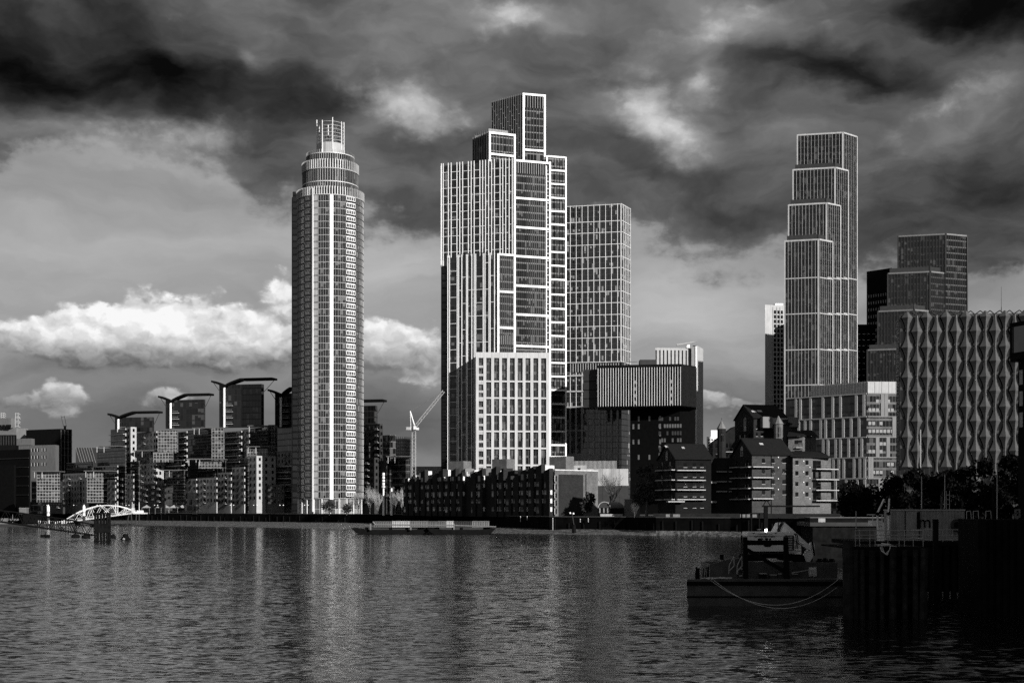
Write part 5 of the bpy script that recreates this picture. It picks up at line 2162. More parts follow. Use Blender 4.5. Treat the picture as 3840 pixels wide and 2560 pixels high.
def balcony(f, t, c0, c1, row, out=1.5, m=None, post=DGREY, glass=True):
    s0, s1 = f.s(c0), f.s(c1)
    z = f.z(c0, row)
    b = f.piece('balcony', m or LGREY, t, s0, s1, z - 0.14, z + 0.14, 0.0, out)
    mb = MB()
    n = max(2, int((s1 - s0) / 1.7))
    for k in range(n + 1):
        s = s0 + 0.05 + (s1 - s0 - 0.1) * k / n
        mb.tube(f.p(s, out - 0.06, z + 0.14), f.p(s, out - 0.06, z + 1.2), 0.035, 0.035, 5)
    mb.tube(f.p(s0, out - 0.06, z + 1.2), f.p(s1, out - 0.06, z + 1.2), 0.04, 0.04, 5)
    mb.build('railing', post, b)


def skylights(f, t, rf, pts, ze, zr, half, yaw_w):
    for (px, row, w, h) in pts:
        # find the point of the front slope under this sight line
        s = f.s(px)
        for _ in range(3):
            y0 = f.y(px)
            q = max(0.02, min(0.98, (Z(row, y0 + half * 0.5) - ze) / (zr - ze)))
            s = f.s(px) + 0.0
        inward = -half * q
        c = f.p(s, inward, ze + (zr - ze) * q + 0.10)
        sl = Vector((-f.n.x * half, -f.n.y * half, zr - ze)).normalized()
        uu = Vector((f.u.x, f.u.y, 0))
        nn = uu.cross(sl).normalized()
        mb = MB()
        mb.obox(c - uu * w / 2 - sl * h / 2, uu * w, sl * h, nn * 0.12)
        mb.build('skylight', PALE, rf)


def houses():
    yaw = R(14)
    # the left house
    y = 402.0
    t = thing('gabled_house', 'dark brick gabled house at the left end of the row with white edged balconies', 'house', (X(2560, y), y, GZ), 'brick gabled riverside houses')
    f, g, ze, zr, rf, Lw, u, w = gable_house(t, 2468, 2533, 2667, 1720, 1720, (2499, 1666), 2642, 1720, y, yaw, brick('near black brick', 0.008), BRD)  # long side in a darker brick than the gable
    arched_window(g, HWIN, LGREY, t, g.L * 0.52, ze - 0.2, ze + 2.6, 1.3)
    for r in (1763, 1800, 1836, 1872):
        balcony(f, t, 2534, 2640, r)
        balcony(g, t, g_px(g, 0.02), g_px(g, 0.42), r + 1.5, 1.2)
        balcony(g, t, g_px(g, 0.55), g_px(g, 0.99), r, 1.2)
    house_windows(f, t, (2570, 2604, 2632), (1743, 1780, 1816, 1853, 1895), y)
    for r in (1740, 1777, 1814, 1850):
        for q in (0.25, 0.72):
            z = Z(r, y)
            g.piece('window', HWIN, t, g.L * q - 0.6, g.L * q + 0.6, z - 1.1, z + 0.9, 0.07, 0.1)
    skylights(f, t, rf, [(2526, 1674, 0.9, 1.1), (2587, 1679, 0.9, 1.1), (2608, 1704, 0.9, 1.1), (2640, 1703, 0.9, 1.1)], ze, zr, Lw / 2, w)
    f.piece('ground_canopy', PALE, t, -3, f.s(2560), Z(1882, y), Z(1878, y), 0, 1.8)
    # link block between the houses
    t, fs = simple_block('brick_link', 'low dark brick link block with short balconies between the two front gabled houses', 'building', (2655, 2760), 408, 0, 0, 1716, BRD, depth=10)
    f = fs[0]
    for r in (1768, 1805, 1842):
        balcony(f, t, 2685, 2724, r, 1.2)
        balcony(f, t, 2732, 2744, r, 0.6)
    f.piece('stair_landing', CONC, t, f.s(2645), f.s(2684), Z(1812, 408), Z(1805, 408), 0, 2)
    f.piece('stair_landing', CONC, t, f.s(2645), f.s(2684), Z(1884, 408), Z(1878, 408), 0, 2)
    # the middle house
    y = 394.0
    t = thing('gabled_house', 'largest front gabled brick house with a lit plain side wall of small windows', 'house', (X(2880, y), y, GZ), 'brick gabled riverside houses')
    f, g, ze, zr, rf, Lw, u, w = gable_house(t, 2746, 2820, 2969, 1703, 1703, (2783, 1645), 2931, 1704, y, yaw, BRM, BRD)
    arched_window(g, HWIN, LGREY, t, g.L * 0.5, ze - 0.2, ze + 2.8, 1.5)
    for r in (1750, 1790, 1829, 1869):
        balcony(f, t, 2811 + 6, 2893, r)
        balcony(g, t, g_px(g, 0.02), g_px(g, 0.45), r + 3, 1.2)
        balcony(g, t, g_px(g, 0.58), g_px(g, 0.99), r + 2, 1.2)
    house_windows(f, t, (2863, 2899, 2940), (1727, 1766, 1806, 1845), y)
    for r in (1735, 1774, 1814, 1853):
        for q in (0.25, 0.78):
            z = Z(r, y)
            g.piece('window', HWIN, t, g.L * q - 0.6, g.L * q + 0.6, z - 1.2, z + 0.9, 0.07, 0.1)
    skylights(f, t, rf, [(2880, 1665, 1.2, 1.1), (2908, 1687, 1.2, 1.0), (2932, 1687, 1.2, 1.0)], ze, zr, Lw / 2, w)
    mb = MB()
    mb.box(0, 1, 0, 1, 0, 1)
    f.piece('downpipe', BLACK, t, f.s(2891), f.s(2893.5), GZ, ze, 0, 0.15)
    for r in (1714, 1752, 1794, 1834):
        s, z = f.s(2918), f.z(2918, r)
        f.piece('wall_lamp', WHITE, t, s - 0.13, s + 0.13, z - 0.15, z + 0.15, 0, 0.2)
    # its paler side block with deep balconies
    t = thing('pale_brick_wing', 'pale brick wing with four deep white edged balconies at its right end', 'house', (X(3000, 390), 390, GZ))
    L, C_, R_ = (2969, 395), (3040, 397), (3116, 401)
    P = back_poly([L, C_, R_], 10)
    mb = MB()
    zt = Z(1712, 395)
    mb.prism(P, GZ, zt)
    mb.build('wall', BRL, t)
    f, g = Face(XY(*L), XY(*C_)), Face(XY(*C_), XY(*R_))
    mb = MB()
    zr2 = Z(1690, 400)
    o = [XY(2964, 393.6), XY(3121, 399), XY(3075, 408), XY(2968, 408)]
    q = [Vector((p.x, p.y, z)) for p, z in zip(o, (zt, zt - 0.3, zr2, zr2))]
    mb.face(q)
    mb.face([p + Vector((0, 0, 0.25)) for p in q])
    for a, b in zip(q, q[1:] + q[:1]):
        mb.face([a, b, b + Vector((0, 0, 0.25)), a + Vector((0, 0, 0.25))])
    mb.build('roof', SLATE, t)
    house_windows(f, t, (2988, 3026), (1734, 1774, 1814, 1853), 396)
    for r in (1728, 1768, 1807, 1846):
        for c in (3013, 3036):
            s, z = f.s(c), f.z(c, r + (0 if c < 3020 else 23))
            f.piece('wall_lamp', WHITE, t, s - 0.13, s + 0.13, z - 0.15, z + 0.15, 0, 0.2)
    f.piece('downpipe', BLACK, t, 0.0, 0.3, GZ, zt, 0, 0.2)
    for r in (1758, 1797, 1837, 1876):
        balcony(g, t, 3047, 3140, r, 1.7)
        s, z = g.s(3050), g.z(3050, r)
        g.piece('window', BLACKGL, t, g.s(3048), g.s(3078), z + 0.2, z + 2.6, 0.01, 0.06)
    # the tall house behind
    y = 422.0
    t = thing('gabled_house', 'tallest gabled brick house at the back with a great arched window in its gable', 'house', (X(2850, y), y, GZ), 'brick gabled riverside houses')
    f, g, ze, zr, rf, Lw, u, w = gable_house(t, 2756, 2826, 2951, 1566, 1566, (2790, 1519), 2912, 1566, y, yaw, BRD, BRD)
    arched_window(g, HWIN, LGREY, t, g.L * 0.56, Z(1612, y), Z(1560, y), 1.6)
    for q in (0.3, 0.55, 0.8):
        z = Z(1634, y)
        g.piece('window', HWIN, t, g.L * q - 0.4, g.L * q + 0.4, z - 0.8, z + 0.8, 0.07, 0.1)
    house_windows(f, t, (2838, 2856), (1600, 1628), y, 0.6, 1.2)
    skylights(f, t, rf, [(2844, 1544, 1.6, 1.2), (2866, 1543, 1.6, 1.2)], ze, zr, Lw / 2, w)
    f.piece('dormer_box', GREY, t, f.s(2850), f.s(2886), Z(1604, y), Z(1563, y), 0, 2.2)
    f.piece('terrace_parapet', PALE, t, f.s(2886.5), f.s(2950), Z(1588, y), Z(1566, y), 0.0, 1.0)
    # its left shoulder
    mb = MB()
    a, b = XY(2673, y + 4), XY(2756, y + 2)
    mb.prism([a, b, b + Vector((0, 9)), a + Vector((0, 9))], GZ, [Z(1658, y), Z(1596, y), Z(1596, y), Z(1658, y)])
    mb.build('shoulder_wall', BRD, t)
    fs_ = Face(a, b)
    for c in (2688, 2700, 2726, 2740):
        for r in (1668, 1676 + 28):
            s = fs_.s(c)
            fs_.piece('window', HWIN, t, s - 0.35, s + 0.35, Z(r + 7, y), Z(r - 8, y), 0.01, 0.06)
    balcony(fs_, t, 2722, 2750, 1694, 1.0)
    # turrets
    for (px, half, apex, eave, y2, lab) in ((2706, 19, 1574, 1608, 420, 'slender brick turret with a pointed slate roof at the left of the tall back house'),
                                            (2919, 20, 1557, 1590, 411, 'pale turret with a pointed slate roof in front of the tall back house')):
        tt = thing('turret', lab, 'turret', (X(px, y2), y2, GZ), 'pointed turrets of the brick houses')
        r_ = half / FPX * y2 * 0.85
        mb = MB()
        mb.lathe((X(px, y2), y2), [(r_, GZ), (r_, Z(eave, y2))], 8)
        mb.build('wall', BRD if px < 2800 else BRL, tt)
        mb = MB()
        mb.lathe((X(px, y2), y2), [(r_ * 1.2, Z(eave, y2)), (0, Z(apex, y2))], 8)
        mb.lathe((X(px, y2), y2), [(0.0, Z(eave, y2) - 0.01), (r_ * 1.2, Z(eave, y2))], 8)
        mb.build('roof', GREY, tt)
        mb = MB()
        mb.tube((X(px, y2), y2, Z(apex, y2) - 0.1), (X(px, y2), y2, Z(apex - 8, y2)), 0.07, 0.04, 5)
        mb.build('finial', BLACK, tt)
        fz = Z(eave + 12, y2)
        mb = MB()
        mb.box(X(px, y2) - 0.35, X(px, y2) + 0.35, y2 - r_ * 0.93 - 0.05, y2 - r_ * 0.9, fz - 3, fz)
        mb.build('window', BLACKGL, tt)
    # stepped pale flats to its right
    t = thing('stepped_brick_flats', 'pale brick flats stepping down to the right under dark slate roofs', 'house', (X(2990, 408), 408, GZ))
    for (l, c, r, top, y, m) in ((2934, 2950, 2990, 1590, 417, BRM), (2956, 3010, 3036, 1636, 409, BRL), (3010, 3040, 3060, 1634, 414, BRL)):
        P = back_poly([(l, y + 1), (c, y), (r, y + 4)], 6)
        mb = MB()
        mb.prism(P, GZ, Z(top, y))
        mb.build('wall', m, t)
        mb = MB()
        zt = Z(top, y)
        o = [XY(l - 4, y - 0.5), XY(c, y - 1.0), XY(r + 6, y + 3.5), XY(r - 14, y + 8), XY(l + 2, y + 8)]
        q = [Vector((p.x, p.y, z)) for p, z in zip(o, (zt, zt, zt, zt + 2.0, zt + 2.0))]
        mb.face(q)
        mb.face([p + Vector((0, 0, 0.3)) for p in q])
        for a, b in zip(q, q[1:] + q[:1]):
            mb.face([a, b, b + Vector((0, 0, 0.3)), a + Vector((0, 0, 0.3))])
        mb.build('roof', SLATE, t)
    f = Face(XY(2956, 410), XY(3010, 409))
    for r in (1656, 1694):
        f.piece('window', BLACKGL, t, f.s(2980), f.s(3010) - 0.2, Z(r + 8, 409), Z(r - 6, 409), 0.01, 0.06)
    balcony(f, t, 2985, 3009, 1678, 0.8)
    mb = MB()
    y = 418
    mb.prism(back_poly([(2956, y), (2994, y)], 5), Z(1600, y), Z(1564, y), roof_slot=1)
    mb.build('stair_tower', [GREY, ROOF], t)
    # ground floor windows on the quay
    t2 = thing('basement_terrace', 'dark brick basement storey under the gabled houses with a pale band and lit windows', 'building', (X(2700, 400), 400, GZ))
    f = Face(XY(2450, 399), XY(3150, 385))
    mb = MB()
    f.box(mb, 0, f.L, GZ, GZ + 1.6, -4, 0)
    mb.build('wall', BRD, t2)
    for c0, c1 in ((2497, 2512), (2524, 2550), (2776, 2795), (2800, 2812), (2822, 2838)):
        f.piece('window', DIMW, t2, f.s(c0), f.s(c1), GZ + 0.5, GZ + 1.4, 0.01, 0.05)


def g_px(g, q):
    p = g.p(g.L * q, 0, 0)
    return 1920 + p.x / p.y * FPX


houses()


# ================================================================== posts and beacon along the river wall
def wall_posts():
    for px, r0, r1, y, lab in ((1952, 1956, 1936, 448, 'short pale post on the river wall right of the container barges'), (1977, 1949, 1936, 443, 'thin short post beside the pale post on the river wall'),
                               (2073, 1986, 1943, 422, 'tall thin tide pole against the river wall below the terrace end'), (2176, 1957, 1946, 421, 'stubby pale bollard on the river wall right of the beacon'),
                               (2206, 1957, 1944, 420, 'paired pale bollard on the river wall below the arched hut')):
        t = thing('mooring_post', lab, 'post', PT(px, r0, y), 'posts on the river wall')
        mb = MB()
        mb.tube(PT(px, r0, y), PT(px, r1, y), 0.14, 0.12, 6)
        mb.build('shaft', LGREY, t)
        mb = MB()
        mb.tube(PT(px, r1, y) - Vector((0, 0, 0.01)), PT(px, r1, y) + Vector((0, 0, 0.18)), 0.2, 0.12, 6)
        mb.build('cap', OFFW, t)
    y = 412.0
    t = thing('river_beacon', 'leaning dark navigation beacon with twin white lamps standing on the foreshore', 'beacon', (X(2152, y), y, 0))
    mb = MB()
    mb.tube((X(2153, y), y, -0.5), PT(2152, 1966, y), 0.75, 0.55, 8)
    mb.build('base', BLACK, t)
    mb = MB()
    mb.tube(PT(2152, 1966, y), PT(2145, 1924, y), 0.16, 0.12, 6)
    mb.build('pole', DGREY, t)
    for dx in (-6, 6):
        mb = MB()
        c = PT(2144 + dx, 1923 + (2 if dx > 0 else 0), y)
        mb.lathe((c.x, c.y), [(0.05, c.z - 0.3), (0.3, c.z - 0.15), (0.3, c.z + 0.2), (0.05, c.z + 0.35)], 8)
        mb.build('lamp', WHITE, t)
    mb = MB()
    mb.tube(PT(2138, 1924, y), PT(2150, 1926, y), 0.06, 0.06, 5)
    mb.build('crossarm', DGREY, t)


wall_posts()


# ================================================================== trees
BARK = paint('bark', 0.10, 0.9, 0.4, 1.0)
TWIG = paint('twigs', 0.34, 0.9, 0.4, 1.0)


def bare_tree(name, label, px, y, row_top, width, seed, group=None, twig=TWIG, base=GZ, stems=1, n_twig=420, upright=0.5):
    rng = random.Random(seed)
    x = X(px, y)
    H = Z(row_top, y) - base
    wr = width / FPX * y / 2
    t = thing(name, label, 'tree', (x, y, base), group)
    mt, mc = MB(), MB()

    def grow(p, d, L, r, lvl):
        q = p
        n = 3
        pts = [p]
        for k in range(n):
            d = (d + Vector((rng.gauss(0, .10), rng.gauss(0, .10), 0.05))).normalized()
            q = q + d * (L / n)
            pts.append(q)
        for k in range(n):
            ra, rb = r * (1 - 0.22 * k / n * 1.5), r * (1 - 0.22 * (k + 1) / n * 1.5)
            (mt if lvl < 2 else mc).tube(pts[k], pts[k + 1], ra, rb, 5 if lvl < 2 else 3, False)
        if lvl >= 4 or r < 0.006:
            return
        m = rng.choice((4, 5)) if lvl else 7
        for k in range(m):
            a = pts[rng.choice((1, 2, 3, 3))] if lvl else pts[-1] * (k / (m - 1) if m > 1 else 1) + pts[1] * (1 - k / (m - 1))
            ang = rng.uniform(0, 6.28)
            sp = rng.uniform(0.35, 0.75)
            s = Vector((math.cos(ang) * wr / H * 2.2, math.sin(ang) * wr / H * 2.2, 0)) * sp
            nd = (d * upright + s + Vector((0, 0, 0.35))).normalized()
            grow(a, nd, L * rng.uniform(0.55, 0.78), r * 0.55, lvl + 1)
    for k in range(stems):
        o = Vector((x + (k - (stems - 1) / 2) * wr * 0.7, y + rng.uniform(-1, 1), base))
        grow(o, Vector((rng.gauss(0, .05), rng.gauss(0, .05), 1)), H * 0.42, H * 0.017, 0)
    mt.build('trunk', BARK, t)
    mc.build('crown', twig, t)
    return t


def leafy(name, label, px, y, row_top, width, seed, m, group=None, base=GZ, n=1500, size=0.5, squash=1.0, cat='tree', low=0.25):
    rng = random.Random(seed)
    x = X(px, y)
    H = Z(row_top, y) - base
    wr = width / FPX * y / 2
    t = thing(name, label, cat, (x, y, base), group)
    mb = MB()
    lumps = []
    for k in range(18):
        a, q = rng.uniform(0, 6.28), rng.random() ** 0.6
        h = rng.uniform(low, 0.86)
        prof = math.sin(math.pi * min(1, max(0.08, h)) ** 0.8) ** 0.6
        lumps.append((Vector((x + math.cos(a) * wr * 0.7 * q * prof, y + math.sin(a) * wr * 0.7 * q * prof, base + H * h)), wr * rng.uniform(0.25, 0.45)))
    for k in range(n):
        c, r = rng.choice(lumps)
        d = Vector((rng.gauss(0, 1), rng.gauss(0, 1), rng.gauss(0, 1) * squash)).normalized() * r * rng.random() ** 0.35
        p = c + d
        if p.z < base + 0.1:
            continue
        leafq(mb, p, size, rng)
    mb.build('crown', m, t)
    mb = MB()
    mb.tube((x, y, base), (x, y, base + H * 0.6), H * 0.03, H * 0.012, 6)
    for k in range(5):
        c = lumps[k][0]
        mb.tube((x, y, base + H * 0.3), c, H * 0.015, 0.03, 5)
    mb.build('trunk', BARK, t)
    return t


g_ = 'bare trees by the foot of the round tower'
for i, (px, w, row, lab) in enumerate(((1345, 62, 1836, 'bare winter tree nearest the foot of the round tower'), (1388, 66, 1828, 'tallest bare winter tree beside the white light column'),
                                      (1418, 50, 1842, 'bare winter tree close behind the white light column'), (1482, 56, 1838, 'bare winter tree between the light column and the brick terrace'),
                                      (1508, 44, 1832, 'bare winter tree against the left end of the brick terrace'))):
    bare_tree('bare_tree', lab, px, 566 - i * 3.5, row, w, 30 + i, g_, stems=1)
leafy('evergreen_shrub', 'dark evergreen shrub in front of the round tower lobby', 1235, 556, 1874, 70, 3, LEAF, 'evergreen shrubs on the quay', n=700, size=0.4, cat='shrub')
leafy('evergreen_shrub', 'small dark shrub at the right foot of the round tower', 1300, 552, 1888, 60, 4, LEAF, 'evergreen shrubs on the quay', n=500, size=0.4, cat='shrub')
leafy('evergreen_shrub', 'low dark shrub left of the brick terrace', 1520, 530, 1900, 50, 5, LEAF, 'evergreen shrubs on the quay', n=400, size=0.4, cat='shrub')
DTW = paint('shaded twigs', 0.06, 0.9, 0.4, 1.0)
bare_tree('bare_tree', 'big bare tree with fanned branches before the pale panel wall', 2295, 470, 1762, 120, 77, None, DTW, stems=1, upright=0.35)
WILLOW = paint('fine brush', 0.05, 0.9, 0.5, 1.5, spec=0.05)
leafy('round_tree', 'large rounded dense tree at the left of the first gabled house', 2425, 420, 1722, 130, 8, WILLOW, 'big trees by the brick houses', n=3600, size=0.42)
leafy('round_tree', 'smaller dark rounded tree against the lit end wall of the brick terrace', 2208, 434, 1838, 80, 9, LEAF, 'big trees by the brick houses', n=1200, size=0.42)
bare_tree('bare_tree', 'small spreading bare tree right of the arched hut', 2378, 410, 1884, 52, 55, None, DTW)
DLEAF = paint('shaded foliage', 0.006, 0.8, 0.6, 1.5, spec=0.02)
# dark belt of trees below the sail clad building
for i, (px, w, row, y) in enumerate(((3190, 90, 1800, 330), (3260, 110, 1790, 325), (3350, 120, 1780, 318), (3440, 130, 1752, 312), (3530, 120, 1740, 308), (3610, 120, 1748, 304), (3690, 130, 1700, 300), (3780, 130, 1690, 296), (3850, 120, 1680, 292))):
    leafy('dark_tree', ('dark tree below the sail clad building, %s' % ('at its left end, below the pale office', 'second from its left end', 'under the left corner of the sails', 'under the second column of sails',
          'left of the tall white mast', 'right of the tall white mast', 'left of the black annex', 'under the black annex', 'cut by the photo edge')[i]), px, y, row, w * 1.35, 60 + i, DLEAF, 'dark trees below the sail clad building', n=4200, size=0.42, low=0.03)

# ================================================================== quay furniture


def lamp_post(px, y, label, h=4.2):
    t = thing('quay_lamp', label, 'street lamp', (X(px, y), y, GZ), 'twin globe lamps along the far quay')
    mb = MB()
    mb.tube((X(px, y), y, GZ), (X(px, y), y, GZ + h), 0.09, 0.07, 6)
    mb.build('post', BLACK, t)
    for d in (-0.75, 0.75):
        mb = MB()
        mb.lathe((X(px, y) + d, y), [(0.02, GZ + h - 0.25), (0.26, GZ + h - 0.08), (0.26, GZ + h + 0.1), (0.02, GZ + h + 0.28)], 8)
        mb.build('globe', WHITE, t)
    mb = MB()
    mb.tube((X(px, y) - 0.75, y, GZ + h - 0.25), (X(px, y) + 0.75, y, GZ + h - 0.25), 0.05, 0.05, 5)
    mb.build('arm', BLACK, t)
    return t


lamps = [(170, 655, 'twin globe quay lamp left of the white arched gangway'), (282, 648, 'twin globe quay lamp under the arch of the white gangway'), (370, 644, 'twin globe quay lamp near the landing of the white gangway'),
         (478, 640, 'twin globe quay lamp just right of the white gangway'), (585, 630, 'twin globe quay lamp by the first parasol tents'), (870, 600, 'twin globe quay lamp below the tallest winged roof block'),
         (957, 590, 'second twin globe quay lamp left of the round tower'), (1056, 579, 'twin globe quay lamp nearest the left foot of the round tower'), (1148, 572, 'twin globe quay lamp before the round tower lobby')]
for px, y, lab in lamps:
    lamp_post(px, y, lab)
for i, px in enumerate((550, 600, 622, 652, 684, 718)):
    y = 640 - i * 2
    t = thing('parasol_tent', 'small pale pointed tent on the quay below the left flats, %s' % ('the one at the left', 'second from the left', 'third from the left', 'fourth from the left', 'second from the right', 'the one at the right')[i], 'tent',
              (X(px, y), y, GZ), 'pointed tents on the quay')
    r = 14 / FPX * y
    zb, za = Z(1903, y), Z(1892, y)
    mb = MB()
    P = [Vector((X(px, y) + a, y + b)) for a, b in ((-r, -r), (r, -r), (r, r), (-r, r))]
    ap = Vector((X(px, y), y, za))
    for a, b in zip(P, P[1:] + P[:1]):
        mb.face([(a.x, a.y, zb), (b.x, b.y, zb), tuple(ap)])
    mb.build('canopy', CONC, t)
    for q in P[:2]:
        mb = MB()
        mb.tube((q.x, q.y, GZ), (q.x, q.y, zb), 0.05, 0.05, 5)
        mb.build('pole', LGREY, t)


def light_column(px, y, row, label, segs):
    t = thing('light_column', label, 'column', (X(px, y), y, GZ), 'white columns on the quay')
    zt = Z(row, y)
    z1 = Z(1830, y)
    mb = MB()
    mb.tube((X(px, y), y, GZ), (X(px, y), y, z1), 0.42, 0.36, 10)
    mb.build('shaft', WHITE, t)
    if segs:
        mb = MB()
        mb.lathe((X(px, y), y), [(0.1, z1), (0.75, z1 + 0.3), (0.75, z1 + 0.9), (0.1, z1 + 1.2)], 10)
        mb.build('collar', OFFW, t)
        n = 4
        h = (zt - z1 - 1.4) / n
        for k in range(n):
            mb = MB()
            z = z1 + 1.3 + k * h
            mb.tube((X(px, y), y, z), (X(px, y), y, z + h - 0.35), 0.55, 0.55, 8)
            mb.build('lantern_panel', WHITE, t)
        mb = MB()
        mb.tube((X(px, y), y, z1 + 1), (X(px, y), y, zt), 0.3, 0.3, 6)
        mb.build('core', DGREY, t)


light_column(1438, 540, 1768, 'tall white column with a segmented lantern head on the quay right of the round tower', True)
light_column(1468, 541, 1824, 'shorter plain white column beside the lantern column', False)


def arched_hut():
    y = 424.0
    t = thing('arched_hut', 'small quay hut with a curved barrel roof and pale gable arch', 'hut', (X(2295, y), y, GZ))
    x0, x1 = X(2243, y), X(2342, y)
    w = X(2288, y) - x0
    mb = MB()
    mb.box(x0 + 0.4, x1 - 0.3, y, y + 5, GZ, Z(1906, y))
    mb.build('wall', BLACK, t)
    mb = MB()
    N = 10
    zc, r = Z(1903, y), Z(1881, y) - Z(1903, y)
    cx, a0 = x0 + w / 2, None
    pts = [(cx - w / 2 * math.cos(math.pi * k / N), zc + r * math.sin(math.pi * k / N)) for k in range(N + 1)]
    # barrel runs to the right and a little away
    dx, dy = x1 - x0 - w, 3.5
    for (ax, az_), (bx, bz) in zip(pts[:-1], pts[1:]):
        mb.face([(ax, y - 0.4, az_), (ax + dx, y + dy, az_), (bx + dx, y + dy, bz), (bx, y - 0.4, bz)])
    mb.build('barrel_roof', GREY, t)
    mb = MB()
    for (ax, az_), (bx, bz) in zip(pts[:-1], pts[1:]):
        mb.tube((ax, y - 0.45, az_), (bx, y - 0.45, bz), 0.12, 0.12, 5)
    mb.build('gable_arch', PALE, t)
    mb = MB()
    mb.face([(cx, y - 0.3, zc)] + [(p[0], y - 0.3, p[1]) for p in reversed(pts)])
    mb.build('gable', DGREY, t)
    for px in (2247, 2262, 2276):
        mb = MB()
        mb.box(X(px, y), X(px + 5, y), y - 0.1, y - 0.004, Z(1922, y), Z(1902, y))
        mb.build('window', DIMW, t)
    mb = MB()
    mb.box(x0 + 0.6, X(2335, y - 1), y - 1.4, y - 1.0, GZ, Z(1926, y))
    mb.build('planter_wall', CONC, t)


arched_hut()
mbk = thing('site_wall', 'pale low wall on the quay between the arched hut and the first gabled house', 'wall', (X(2370, 425), 425, GZ))
mb = MB()
mb.box(X(2342, 425), X(2400, 425), 425, 425.5, GZ, Z(1872, 425))
mb.build('wall', GREY, mbk)
mb = MB()
mb.box(X(2341, 425), X(2401, 425), 424.9, 425.6, Z(1872, 425) + 0.004, Z(1870, 425))
mb.build('coping', LGREY, mbk)


